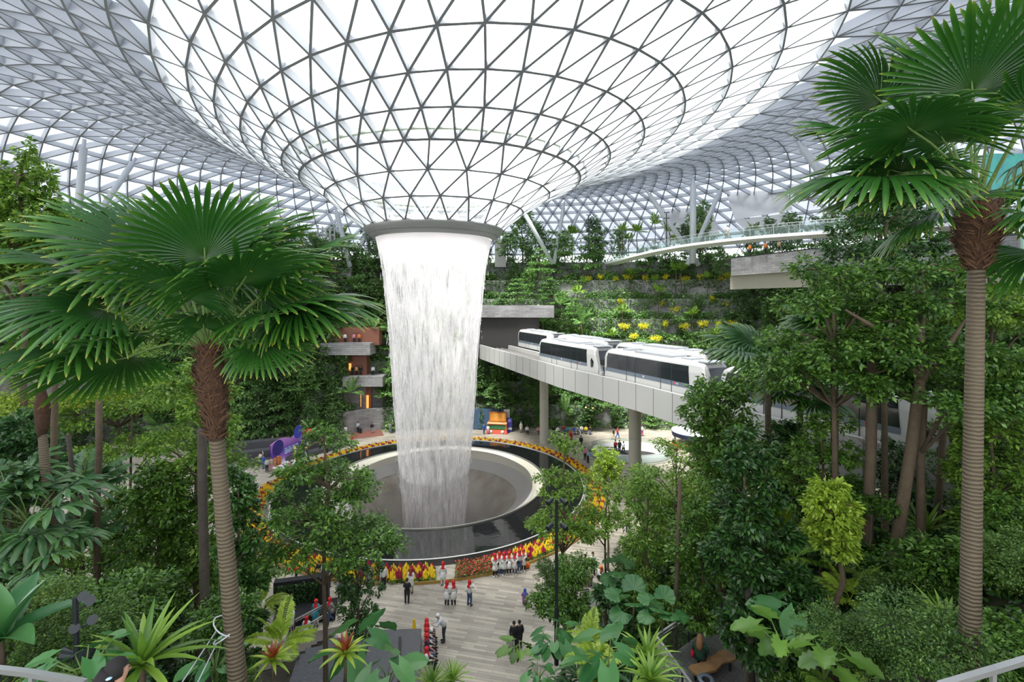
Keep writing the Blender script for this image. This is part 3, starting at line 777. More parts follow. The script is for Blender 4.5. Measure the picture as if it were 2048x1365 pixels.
# ------------------------------------------------------------------ plants: materials
lf_dark = leafmat('leaf_dark', (0.018, 0.06, 0.014), (0.09, 0.22, 0.04), .4, .25)
lf_mid = leafmat('leaf_mid', (0.035, 0.105, 0.016), (0.21, 0.4, 0.055), .42, .3)
lf_light = leafmat('leaf_light', (0.09, 0.21, 0.024), (0.38, 0.58, 0.08), .45, .35)
lf_lime = leafmat('leaf_lime', (0.26, 0.42, 0.035), (0.5, 0.64, 0.08), .5, .35)
lf_blue = leafmat('leaf_bluegreen', (.03, .10, .03), (.10, .23, .06), .4, .25)
lf_glow = leafmat('leaf_lit_yellow_plant', (0.688, 0.600, 0.025), (0.900, 0.900, 0.062), .5, .3)  # yellow stands for lamp glow, put into the leaf colour
lf_far = leafmat('leaf_far_tree', (0.1, 0.23, 0.06), (0.3, 0.5, 0.14), .55, .3, .5)
lf_far2 = leafmat('leaf_far_dark_tree', (0.07, 0.16, 0.05), (0.2, 0.35, 0.1), .55, .3, .5)
lf_fine = leafmat('leaf_fine', (0.03, 0.09, 0.015), (0.2, 0.35, 0.06), .5, .3)
lf_big = leafmat('leaf_broad', (0.04, 0.16, 0.045), (0.1, 0.27, 0.07), .35, .25, .8)
lf_red = leafmat('leaf_red', (0.225, 0.037, 0.019), (0.400, 0.100, 0.025), .45, .2)
bark = mat('tree_bark', (.11, .08, .05), .9, 0, .35, 4, .5, 14)
bark_d = mat('dark_bark', (.055, .045, .035), .9, 0, .35, 4, .5, 14)
stem_g = mat('green_stem', (.12, .2, .05), .6, 0, .2)
def palmmat():
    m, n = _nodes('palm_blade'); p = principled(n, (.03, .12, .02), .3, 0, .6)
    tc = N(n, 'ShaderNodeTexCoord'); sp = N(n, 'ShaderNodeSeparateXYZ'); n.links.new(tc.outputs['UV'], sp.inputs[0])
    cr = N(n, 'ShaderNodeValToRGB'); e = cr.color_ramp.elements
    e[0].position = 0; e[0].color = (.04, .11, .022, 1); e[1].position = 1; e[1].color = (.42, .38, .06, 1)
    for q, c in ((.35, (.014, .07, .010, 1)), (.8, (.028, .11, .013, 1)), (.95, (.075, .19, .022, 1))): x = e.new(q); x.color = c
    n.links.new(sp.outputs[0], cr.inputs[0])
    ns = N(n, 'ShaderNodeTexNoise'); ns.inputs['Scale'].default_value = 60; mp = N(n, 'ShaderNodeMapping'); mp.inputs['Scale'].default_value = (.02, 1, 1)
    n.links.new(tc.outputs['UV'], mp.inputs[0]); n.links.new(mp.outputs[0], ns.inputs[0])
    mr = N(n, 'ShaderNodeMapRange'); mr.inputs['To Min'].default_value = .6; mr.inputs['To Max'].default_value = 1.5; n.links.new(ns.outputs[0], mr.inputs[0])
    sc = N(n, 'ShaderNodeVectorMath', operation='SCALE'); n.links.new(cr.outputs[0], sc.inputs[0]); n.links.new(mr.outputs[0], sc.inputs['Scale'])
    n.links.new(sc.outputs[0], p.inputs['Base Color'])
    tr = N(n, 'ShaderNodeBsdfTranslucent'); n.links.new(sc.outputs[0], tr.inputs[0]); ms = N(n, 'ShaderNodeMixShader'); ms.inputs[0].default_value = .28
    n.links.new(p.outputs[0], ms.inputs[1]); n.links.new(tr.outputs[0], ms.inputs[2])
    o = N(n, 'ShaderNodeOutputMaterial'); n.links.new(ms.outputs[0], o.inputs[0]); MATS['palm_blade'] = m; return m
palm_b = palmmat()
fibre = mat('palm_fibre', (.045, .022, .012), .95, 0, .6, 8, .8, 30, tint=(.12, .06, .03))
def trunkmat():
    m, n = _nodes('ringed_trunk'); p = principled(n, (.2, .17, .11), .8)
    tc = N(n, 'ShaderNodeTexCoord'); wv = N(n, 'ShaderNodeTexWave', wave_type='BANDS', bands_direction='Z'); wv.inputs['Scale'].default_value = 4.6; wv.inputs['Distortion'].default_value = 3.5; wv.inputs['Detail'].default_value = 3
    n.links.new(tc.outputs['Object'], wv.inputs[0])
    mx = N(n, 'ShaderNodeMix', data_type='RGBA'); mx.inputs[6].default_value = (.085, .065, .042, 1); mx.inputs[7].default_value = (.15, .12, .075, 1)
    n.links.new(wv.outputs['Fac'], mx.inputs[0]); n.links.new(mx.outputs[2], p.inputs['Base Color'])
    b = N(n, 'ShaderNodeBump'); b.inputs['Distance'].default_value = .03; b.inputs['Strength'].default_value = .6; n.links.new(wv.outputs['Fac'], b.inputs['Height']); n.links.new(b.outputs[0], p.inputs['Normal'])
    o = N(n, 'ShaderNodeOutputMaterial'); n.links.new(p.outputs[0], o.inputs[0]); return m
ringed = trunkmat()

# ------------------------------------------------------------------ plants: geometry
def npmesh(name, V, F, m, parent=None, uv=None):
    """V (n,3), F (m,4) quads"""
    me = bpy.data.meshes.new(name); me.vertices.add(len(V)); me.vertices.foreach_set('co', np.asarray(V, dtype=np.float32).ravel())
    nf = len(F); me.loops.add(nf * 4); me.loops.foreach_set('vertex_index', np.asarray(F, dtype=np.int32).ravel())
    me.polygons.add(nf); me.polygons.foreach_set('loop_start', np.arange(nf, dtype=np.int32) * 4)
    me.polygons.foreach_set('loop_total', np.full(nf, 4, dtype=np.int32))
    if uv is not None:
        u = me.uv_layers.new(name='UVMap'); u.data.foreach_set('uv', np.asarray(uv, dtype=np.float32).ravel())
    me.materials.append(m); me.update(calc_edges=True); me.validate()
    o = bpy.data.objects.new(name, me); COL.objects.link(o)
    if parent: o.parent = parent
    return o
def leaf_quads(P, D, size, rs, asp=.42, upb=1., fold=.25):
    """P positions, D outward directions -> one folded diamond per leaf"""
    n = len(P); D = D / (np.linalg.norm(D, axis=1, keepdims=True) + 1e-9)
    D = D + rs.normal(0, .45, (n, 3)); D /= np.linalg.norm(D, axis=1, keepdims=True)
    U = np.array([0, 0, upb]) + rs.normal(0, .45, (n, 3)); S = np.cross(D, U); S /= np.linalg.norm(S, axis=1, keepdims=True) + 1e-9
    Nn = np.cross(S, D)
    sz = size * rs.uniform(.65, 1.3, (n, 1))
    mid = P + D * sz * .5
    a = P; c = P + D * sz - Nn * sz * .12
    b = mid + S * sz * asp * .5 + Nn * sz * fold * .3; d = mid - S * sz * asp * .5 + Nn * sz * fold * .3
    V = np.stack([a, b, c, d], 1).reshape(-1, 3); F = np.arange(n * 4).reshape(-1, 4)
    return V, F
def cloud(clusters, n, size, seed, m, name='foliage', parent=None, asp=.45, shell=.55, flat=0., upb=1.):
    """leaves around ellipsoid clusters (cx,cy,cz,rx,ry,rz)"""
    rs = np.random.RandomState(seed); C = np.array([c[:3] for c in clusters]); R = np.array([c[3:6] for c in clusters])
    vol = (R[:, 0] * R[:, 1] + R[:, 0] * R[:, 2] + R[:, 1] * R[:, 2]); pr = vol / vol.sum()
    k = rs.choice(len(clusters), n, p=pr)
    d = rs.normal(0, 1, (n, 3)); d /= np.linalg.norm(d, axis=1, keepdims=True)
    d[:, 2] = np.where(rs.rand(n) < .3, np.abs(d[:, 2]), d[:, 2])
    # lumpy surface: each cluster has twigs, leaves gather along them
    nt_ = 17; tw = rs.normal(0, 1, (len(clusters), nt_, 3)); tw /= np.linalg.norm(tw, axis=2, keepdims=True)
    ti = rs.randint(0, nt_, n); d = d * .34 + tw[k, ti] * .9; d /= np.linalg.norm(d, axis=1, keepdims=True)
    rad = shell + (1 - shell) * rs.rand(n, 1) ** .6
    rad *= (.6 + .55 * rs.rand(len(clusters), nt_)[k, ti])[:, None]
    P = C[k] + d * R[k] * rad
    out = d * np.array([1, 1, .35]); out[:, 2] -= .15
    V, F = leaf_quads(P, out, size, rs, asp, upb)
    return npmesh(name, V, F, m, parent)
def branches(trunk_pts, r0, ends, parent, m=None, r1=.3, name='trunk', nseg=7):
    mb = MB(); L = len(trunk_pts); mb.tube(trunk_pts, [r0 * (1 - (1 - r1) * i / (L - 1)) for i in range(L)], nseg)
    T = [Vector(p) for p in trunk_pts]
    for e in ends:
        e = Vector(e); tz = e.z - (e - Vector((T[-1].x, T[-1].y, e.z))).length * .55
        b = min(T, key=lambda p: abs(p.z - tz)); mid = b.lerp(e, .5) + Vector((0, 0, .12 * (e - b).length))
        rr_ = r0 * .38; mb.tube([b, b.lerp(mid, .5) - Vector((0, 0, .03)), mid, mid.lerp(e, .6), e], [rr_, rr_ * .8, rr_ * .6, rr_ * .45, rr_ * .2], 5, False)
    return mb.build(name, m or bark, parent, True)
def rn(seed): return random.Random(seed)
def tiered_tree(seed, H, R, ntier, m, n=9000, leaf=.13, first=.45, tr=.09, name='tiered_tree'):
    r = rn(seed); t = empty(name, (0, 0, 0)); cl = []; ends = []
    tp = [(r.gauss(0, .04) * i * .3, r.gauss(0, .04) * i * .3, H * i / 7) for i in range(8)]
    for k in range(ntier):
        f = k / max(1, ntier - 1); z = H * (first + (1.0 - first) * f); rad = R * (1 - .55 * f) * r.uniform(.9, 1.1)
        nb = max(4, int(9 * (1 - .4 * f)))
        for j in range(nb):
            a = 2 * PI * (j + r.random() * .7) / nb + k; q = rad * r.uniform(.5, .85); zz = z + r.uniform(-.1, .16) * H * .25
            c = (math.cos(a) * q, math.sin(a) * q, zz, rad * r.uniform(.3, .46), rad * r.uniform(.3, .46), H * .028 + .1); cl.append(c); ends.append(c[:3])
        cl.append((0, 0, z + .1, rad * .4, rad * .4, H * .03))
    cloud(cl, n, leaf, seed, m, 'foliage', t, .5, .25)
    branches(tp, tr, ends, t); return t
def leafy_tree(seed, H, R, m, n=9000, leaf=.2, first=.35, tr=.1, name='leafy_tree', narrow=1., asp=.42, barkm=None):
    """loose clumps along an upright trunk"""
    r = rn(seed); t = empty(name, (0, 0, 0)); cl = []; ends = []
    tp = [(r.gauss(0, .05) * i * .4, r.gauss(0, .05) * i * .4, H * .96 * i / 8) for i in range(9)]
    nc = 22
    for k in range(nc):
        f = k / (nc - 1); z = H * (first + (1 - first) * f); env = R * (math.sin(PI * (.18 + .75 * f)) ** .6)
        a = k * 2.4 + r.uniform(-.4, .4); q = env * r.uniform(.35, .75)
        s_ = R * r.uniform(.28, .5); c = (math.cos(a) * q, math.sin(a) * q, z, s_, s_, s_ * .75); cl.append(c); ends.append(c[:3])
    cloud(cl, n, leaf, seed, m, 'foliage', t, asp, .35)
    branches(tp, tr, ends[::2], t, barkm); return t
def shrub(seed, R, H, m, n=2500, leaf=.16, name='shrub', asp=.45):
    r = rn(seed); cl = []
    for k in range(9):
        a = k * 2.4; q = R * .55 * math.sqrt(k / 9); cl.append((q * math.cos(a), q * math.sin(a), H * r.uniform(.4, .72), R * .5, R * .5, H * .36))
    t = empty(name, (0, 0, 0)); cloud(cl, n, leaf, seed, m, 'foliage', t, asp, .5)
    mb = MB()
    for k in range(6):
        a = k * 1.05; mb.tube([(0, 0, -.2), (math.cos(a) * R * .2, math.sin(a) * R * .2, H * .3), (math.cos(a) * R * .4, math.sin(a) * R * .4, H * .6)], [.03, .025, .012], 5)
    mb.build('stems', bark_d, t); return t
def strip(mb_v, mb_f, pts, widths, up, uvs=None, uv0=0.):
    """ribbon folded along its middle; pts list of Vector"""
    k = len(mb_v); L = len(pts)
    for i, p in enumerate(pts):
        t = (pts[min(i + 1, L - 1)] - pts[max(i - 1, 0)]).normalized(); s = t.cross(up); s = s.normalized() if s.length > 1e-5 else Vector((1, 0, 0)); nn = s.cross(t)
        w_ = widths[i] / 2
        mb_v += [tuple(p - s * w_ + nn * w_ * .5), tuple(p), tuple(p + s * w_ + nn * w_ * .5)]
    for i in range(L - 1):
        for j in (0, 1):
            mb_f.append((k + i * 3 + j, k + i * 3 + j + 1, k + (i + 1) * 3 + j + 1, k + (i + 1) * 3 + j))
            if uvs is not None:
                a, b = i / (L - 1), (i + 1) / (L - 1); uvs += [(a, uv0), (a, uv0 + .1), (b, uv0 + .1), (b, uv0)]
def fan_blade(name, r, R, hub, D, Nrm, m, parent, nseg=46, spread=2.35, split=.5, droop=.22, vfold=.25, wid=1.):
    """palmate blade: pleated fan of segments joined to 'split' of the radius, tips free and drooping"""
    D = D.normalized(); S = D.cross(Nrm).normalized(); U = S.cross(D).normalized()
    V, F, UV = [], [], []; st = [0, .18, .36, split, .66, .82, .93, 1.] if split < .6 else [0, .18, .36, .6, .8, .9, .96, 1.]
    for i in range(nseg):
        th = -spread + 2 * spread * (i + .5) / nseg; dth = spread / nseg
        L = R * (1 - .30 * (abs(th) / spread) ** 2) * r.uniform(.92, 1.04); dr = droop * r.uniform(.6, 1.5); tw = r.gauss(0, .015)
        k = len(V)
        for j, f in enumerate(st):
            rr_ = L * f
            half = rr_ * math.tan(dth) if f <= max(split, .37) else L * max(split, .42) * math.tan(dth) * (1.05, 1.0, .72, 0)[max(0, j - 4)] * wid
            if f == 1.: half = .004
            if f < .05: half = .004
            base = D * math.cos(th + tw * f) + S * math.sin(th + tw * f); sd = -D * math.sin(th) + S * math.cos(th)
            z = -dr * R * max(0, f - .3) ** 2 * 1.4 + vfold * R * f * .5 * (1 - math.cos(th)) * .5
            c = hub + base * rr_ + U * z; lift = half * (.75 if split < .9 else .22)
            grav = Vector((0, 0, -1)) * (R * (.13 if split < .9 else .4) * max(0, f - split * .8) ** 2)
            V += [tuple(c - sd * half + grav), tuple(c + U * lift + grav), tuple(c + sd * half + grav)]
        for j in range(len(st) - 1):
            a, b = st[j], st[j + 1]
            for q in (0, 1):
                F.append((k + j * 3 + q, k + j * 3 + q + 1, k + (j + 1) * 3 + q + 1, k + (j + 1) * 3 + q))
                UV += [(a, th), (a, th + .1), (b, th + .1), (b, th)]
    return npmesh(name, np.array(V), np.array(F), m, parent, UV)
def frond_to(crown, hub, R, seed, parent, pr=.022, **kw):
    r = rn(seed); crown = Vector(crown); hub = Vector(hub); d = hub - crown; L = d.length
    lift = Vector((0, 0, 1)) * L * .16 * (1 - abs(d.normalized().z))
    mid = crown.lerp(hub, .5) + lift; q1 = crown.lerp(mid, .5) + lift * .3
    end = (hub - mid).normalized(); out = Vector((d.x, d.y, 0)); out = out.normalized() if out.length > .05 else Vector((0, -1, 0))
    D = (end + out * .2 + Vector((0, 0, .10))).normalized()
    up = Vector((0, 0, 1)) - D * D.z; up = up.normalized() if up.length > .2 else -out
    sd = D.cross(up); up = (up + sd * r.gauss(0, .25)).normalized()
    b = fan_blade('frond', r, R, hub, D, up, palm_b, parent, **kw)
    mb = MB(); mb.tube([crown, q1, mid, mid.lerp(hub, .5) + lift * .12, hub, hub + D * R * .12], [pr * 1.7, pr * 1.2, pr, pr * .9, pr * .8, .006], 6)
    mb.build('petiole', stem_g, b, True); return b
def feather_frond(V, F, r, base, az, el, L, W, nl=26, droop=.8, asp=.1):
    """pinnate frond appended to V,F"""
    d = Vector((math.cos(az) * math.cos(el), math.sin(az) * math.cos(el), math.sin(el))); p = Vector(base); pts = [p.copy()]; st = 9
    for i in range(st):
        d = (d + Vector((0, 0, -droop / st * (.5 + i / st)))).normalized(); p = p + d * L / st; pts.append(p.copy())
    strip(V, F, pts, [.035 * L / 2] * 3 + [.02 * L / 2] * (len(pts) - 3), Vector((0, 0, 1)))
    for i in range(nl):
        f = .18 + .82 * i / (nl - 1); q = f * st; k = min(int(q), st - 1); c = pts[k].lerp(pts[k + 1], q - k); t = (pts[k + 1] - pts[k]).normalized()
        s = t.cross(Vector((0, 0, 1))); s = s.normalized() if s.length > .01 else Vector((1, 0, 0)); wl = W * math.sin(PI * (.12 + .8 * f)) * r.uniform(.9, 1.1)
        for sg in (-1, 1):
            dd = (s * sg + t * .55 + Vector((0, 0, .15))).normalized(); e = c + dd * wl * .6; e2 = c + dd * wl - Vector((0, 0, wl * .28)); w_ = wl * asp
            n0 = t * w_; k0 = len(V)
            V += [tuple(c - n0 * .4), tuple(e - n0), tuple(e2), tuple(e + n0)]
            F.append((k0, k0 + 1, k0 + 2, k0 + 3)) if sg > 0 else F.append((k0, k0 + 3, k0 + 2, k0 + 1))
def feather_palm(seed, H, L, m, nf=11, tr=.09, name='feather_palm', nl=26, W=.55, asp=.1, trunkm=None, droop=.8):
    r = rn(seed); t = empty(name, (0, 0, 0)); V, F = [], []
    for i in range(nf): feather_frond(V, F, r, (0, 0, H), i * 2.4 + r.uniform(-.2, .2), r.uniform(.35, 1.25), L * r.uniform(.85, 1.1), W, nl, droop, asp)
    npmesh('crown', np.array(V), np.array(F), m, t)
    if H > .1:
        mb = MB(); mb.tube([(r.gauss(0, .03) * i, 0, H * i / 5) for i in range(6)], [tr * 1.15, tr, tr * .9, tr * .85, tr * .8, tr * .9], 8); mb.build('trunk', trunkm or ringed, t, True)
    return t
def fern(seed, L, m, nf=9, name='fern', H=0.): return feather_palm(seed, H, L, m, nf, .06, name, 20, L * .3, .16, bark_d, .95)
def rosette(seed, L, W, m, n=26, name='strap_leaf_plant', H=0., heart=None, nh=6):
    r = rn(seed); t = empty(name, (0, 0, 0)); V, F = [], []; V2, F2 = [], []
    for i in range(n):
        f = i / n; az = i * 2.4; el = .15 + 1.2 * f * r.uniform(.85, 1.1); d = Vector((math.cos(az) * math.cos(el), math.sin(az) * math.cos(el), math.sin(el)))
        p = Vector((0, 0, H)); pts = [p.copy()]; l = L * (1 - .35 * f) * r.uniform(.85, 1.1)
        for k in range(6): d = (d + Vector((0, 0, -.14 * (1 - .4 * f)))).normalized(); p = p + d * l / 6; pts.append(p.copy())
        wd = [W * q for q in (.35, .8, 1, .95, .75, .42, .04)]
        if heart and i >= n - nh: strip(V2, F2, pts, wd, Vector((0, 0, 1)))
        else: strip(V, F, pts, wd, Vector((0, 0, 1)))
    npmesh('leaves', np.array(V), np.array(F), m, t)
    if V2: npmesh('heart_leaves', np.array(V2), np.array(F2), heart, t)
    if H > .1: mb = MB(); mb.tube([(0, 0, 0), (.02, 0, H * .5), (0, 0, H)], [.05, .04, .035], 7); mb.build('trunk', bark, t, True)
    return t
def heart_leaf(V, F, c, D, U, L, W, rip=.05, notch=False):
    """one broad arrow or heart shaped blade as a curved grid"""
    D = D.normalized(); S = D.cross(U).normalized(); U = S.cross(D).normalized(); nx, ny = 9, 8; k = len(V)
    for i in range(nx + 1):
        f = i / nx; w_ = W * (math.sin(PI * min(1, .18 + .82 * f)) ** .75) * (1 if f < .98 else .05)
        for j in range(ny + 1):
            g = j / ny * 2 - 1; x = f * L - (.26 * L * (1 - f) ** 3 * abs(g) ** 1.2)
            if i == 0: x -= .12 * L * abs(g)
            ww = w_
            if notch and abs(g) > .5 and i % 2 == 1: ww = w_ * .72
            z = -.22 * L * f * f + abs(g) * W * .16 + rip * W * math.sin(f * 22 + abs(g) * 3) * abs(g)
            V.append(tuple(c + D * x + S * (g * ww) + U * z))
    for i in range(nx):
        for j in range(ny): a = k + i * (ny + 1) + j; F.append((a, a + 1, a + ny + 2, a + ny + 1))
def bigleaf(seed, n, L, H, m, name='elephant_ear_plant', spread=.8, notch=False, wr=.42):
    r = rn(seed); t = empty(name, (0, 0, 0)); V, F = [], []; mb = MB()
    for i in range(n):
        az = i * 2.4 + r.uniform(-.3, .3); h = H * r.uniform(.55, 1.1); q = spread * H * r.uniform(.3, .9); l = L * r.uniform(.75, 1.15)
        p = Vector((math.cos(az) * q, math.sin(az) * q, h)); out = Vector((math.cos(az), math.sin(az), -.35 + r.uniform(-.3, .5)))
        heart_leaf(V, F, p, out, Vector((0, 0, 1)) + Vector((r.gauss(0, .25), r.gauss(0, .25), 0)), l, l * wr, .05, notch)
        mb.tube([(0, 0, 0), (p.x * .3, p.y * .3, h * .6), tuple(p)], [.035, .025, .015], 5)
    npmesh('leaves', np.array(V), np.array(F), m, t); mb.build('stalks', stem_g, t, True); return t
def small_fan_palm(seed, H, R, nf, name='small_fan_palm', split=.55, m=None, pet=1., nseg=20, spread=2.3, droop=.2, tr=.05, wid=1., vfold=.25):
    r = rn(seed); t = empty(name, (0, 0, 0)); top = Vector((0, 0, H)); mb = MB()
    Vs, Fs, Us = [], [], []; base = 0
    for i in range(nf):
        az = i * 2.4; el = r.uniform(-.1, 1.2); hub = top + Vector((math.cos(az) * math.cos(el), math.sin(az) * math.cos(el), math.sin(el))) * pet * r.uniform(.8, 1.1)
        D = (hub - top).normalized(); D.z -= .35; up = Vector((0, 0, 1)); 
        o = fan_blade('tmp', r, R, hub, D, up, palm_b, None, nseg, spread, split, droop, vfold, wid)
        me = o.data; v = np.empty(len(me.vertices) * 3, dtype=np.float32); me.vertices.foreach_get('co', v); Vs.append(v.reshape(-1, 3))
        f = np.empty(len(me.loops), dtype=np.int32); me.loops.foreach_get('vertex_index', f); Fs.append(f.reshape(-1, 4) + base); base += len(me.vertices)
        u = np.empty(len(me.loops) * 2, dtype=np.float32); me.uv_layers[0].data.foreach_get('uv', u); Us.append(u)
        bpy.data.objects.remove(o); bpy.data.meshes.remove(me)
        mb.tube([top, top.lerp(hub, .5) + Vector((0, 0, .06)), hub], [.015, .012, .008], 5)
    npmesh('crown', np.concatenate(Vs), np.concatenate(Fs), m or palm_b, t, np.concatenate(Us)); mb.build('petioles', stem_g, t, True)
    if H > .2:
        mb = MB(); mb.tube([(0, 0, 0), (.03, 0, H * .5), (0, 0, H)], [tr * 1.2, tr, tr * 1.1], 8); mb.build('trunk', ringed, t, True)
    return t
# ------------------------------------------------------------------ the two big fan palms in front
def big_palm(name, label, crown, base, hubs, seed, R, fib, tr, bulge=.75):
    t = empty(name, (0, 0, 0), 0, label, 'palm')
    crown = Vector(crown); base = Vector(base); mb = MB()
    m_ = crown.lerp(base, .5); d = (crown - base)
    q = crown - d.normalized() * fib
    mb.tube([base, base.lerp(q, .33), base.lerp(q, .66), q], [tr * 1.25, tr * 1.1, tr, tr * .92], 18); mb.build('trunk', ringed, t, True)
    mb = MB(); L = 9; r = rn(seed)
    mb.tube([q.lerp(crown, i / (L - 1)) for i in range(L)], [tr * (1.0 + bulge * sstep(i / 4) - .5 * sstep((i - 6) / 2)) for i in range(L)], 20)
    V, F = [], []
    for i in range(520):                       # ragged fibre and old leaf bases
        f = r.random(); a = r.uniform(0, 2 * PI); c = q.lerp(crown, f); rad = tr * (1.0 + bulge * sstep(f * 2) - .5 * sstep((f - .75) / .25)); o = Vector((math.cos(a), math.sin(a), 0))
        tg = Vector((-math.sin(a), math.cos(a), 0)); p = c + o * rad * .93; up = Vector((0, 0, 1)) * r.uniform(.3, 1) + tg * r.gauss(0, .8); l = r.uniform(.08, .26)
        e = p + (up.normalized() + o * .45) * l; strip(V, F, [p, p.lerp(e, .5) + o * .01, e], [.03, .022, .003], o)
    mb.build('fibre_sleeve', fibre, t, True); npmesh('leaf_bases', np.array(V), np.array(F), mat('old_leaf_base', (.10, .05, .025), .9, 0, .5, 9), t)
    for i, hb in enumerate(hubs):
        h = at(hb[0], hb[1], crown.y + hb[2]); fr = frond_to(crown - Vector((0, 0, .1)), h, R * r.uniform(.92, 1.08) * (hb[3] if len(hb) > 3 else 1), seed * 50 + i, t, nseg=46, spread=r.uniform(2.1, 2.6), split=r.uniform(.46, .56), droop=r.uniform(.18, .42))
    return t
PY1 = 9.0
big_palm('fan_palm', 'big fan palm at the left with wide dark crown and shaggy brown upper trunk', at(417, 690, PY1), at(487, 1500, PY1 - .4),
    [(410, 515, -.5), (300, 517, -.2), (202, 560, -.3), (213, 622, -.6), (365, 592, -.8, .8), (484, 566, -.8), (408, 655, -.5, .55), (553, 625, -.2), (520, 688, -.2, .62), (253, 716, -.6),
     (578, 545, .5), (160, 690, -.6), (385, 470, .9), (450, 490, .7), (330, 560, 1.0), (240, 600, .9), (520, 600, .9), (560, 640, .6),
     (120, 640, .1), (370, 560, .3), (440, 560, 1.4), (215, 520, .4), (600, 620, .2), (260, 560, .6), (350, 500, .3), (500, 530, .3)], 11, 1.62, 1.75, .138)
# the grey straps round the left palm's trunk
mb = MB(); c = at(455, 1270, PY1 - .3)
for dz, tl in ((0, .12), (.16, -.14)):
    mb.tube([(c.x + .19 * math.cos(a) - .03 * (a > 3), c.y + .19 * math.sin(a), c.z + dz + tl * math.cos(a)) for a in [i * PI / 8 for i in range(17)]], .014, 5)
mb.tube([(c.x - .17, c.y - .05, c.z + .1), (c.x - .5, c.y - .5, c.z - .5), (c.x - .9, c.y - .9, c.z - 1.6)], .012, 5)
mb.tube([(c.x - .1, c.y - .15, c.z - .05), (c.x - .25, c.y - .6, c.z - .6), (c.x - .3, c.y - 1.0, c.z - 1.7)], .012, 5)
tag(mb.build('trunk_strap', mat('strap_grey', (.5, .52, .54), .5), None, True), 'pale grey tie straps looped round the left palm trunk and running down', 'strap')
PY2 = 8.2
big_palm('fan_palm', 'tall fan palm at the right edge with bright green fans on long stalks', at(1955, 405, PY2), at(1937, 1420, PY2), 
    [(1945, 185, -.6), (1825, 262, -1.0), (1990, 160, .5), (1860, 180, .5), (1760, 200, .8), (1890, 285, -.5, .8), (1800, 345, -.2), (1762, 358, -.7), (1888, 425, -.3, .85), (1745, 290, .8),
     (1920, 110, .9), (2030, 130, -.5), (2060, 220, -.9), (2090, 320, -.6), (2070, 440, -.5), (2100, 380, .6), (1860, 330, 1.2), (2010, 230, 1.3), (2050, 60, .3), (2075, 505, .3), (1800, 385, -.4, .8), (2110, 170, .8)], 12, 1.42, 1.15, .13, 1.25)

# ------------------------------------------------------------------ hero trees
def zb(x, y): return hill(x, y)
def hero(kind, px, top, cb, Y, wpx, m, n, leaf, label, nt_=3, tr=None, bm=None, asp=.45):
    """tree whose crown spans rows top..cb and wpx columns at depth Y, rooted on the ground below"""
    x = (px - 1024) / FPX * Y; z1 = CZ - (top - HY) / FPX * Y; z2 = CZ - (cb - HY) / FPX * Y; z0 = zb(x, Y) - .3
    H = z1 - z0; first = max(.1, (z2 - z0) / H); R = wpx / 2 * Y / FPX; seed = int(px * 7 + top)
    tr = tr or max(.07, H * .010)
    if kind == 'tiered': t = tiered_tree(seed, H, R, nt_, m, n, leaf, first, tr)
    else: t = leafy_tree(seed, H, R, m, n, leaf, first, tr, 'leafy_tree', barkm=bm, asp=asp)
    t.location = (x, Y, z0); t.rotation_euler = (0, 0, (seed % 60) / 10); tag(t, label, 'tree'); return t
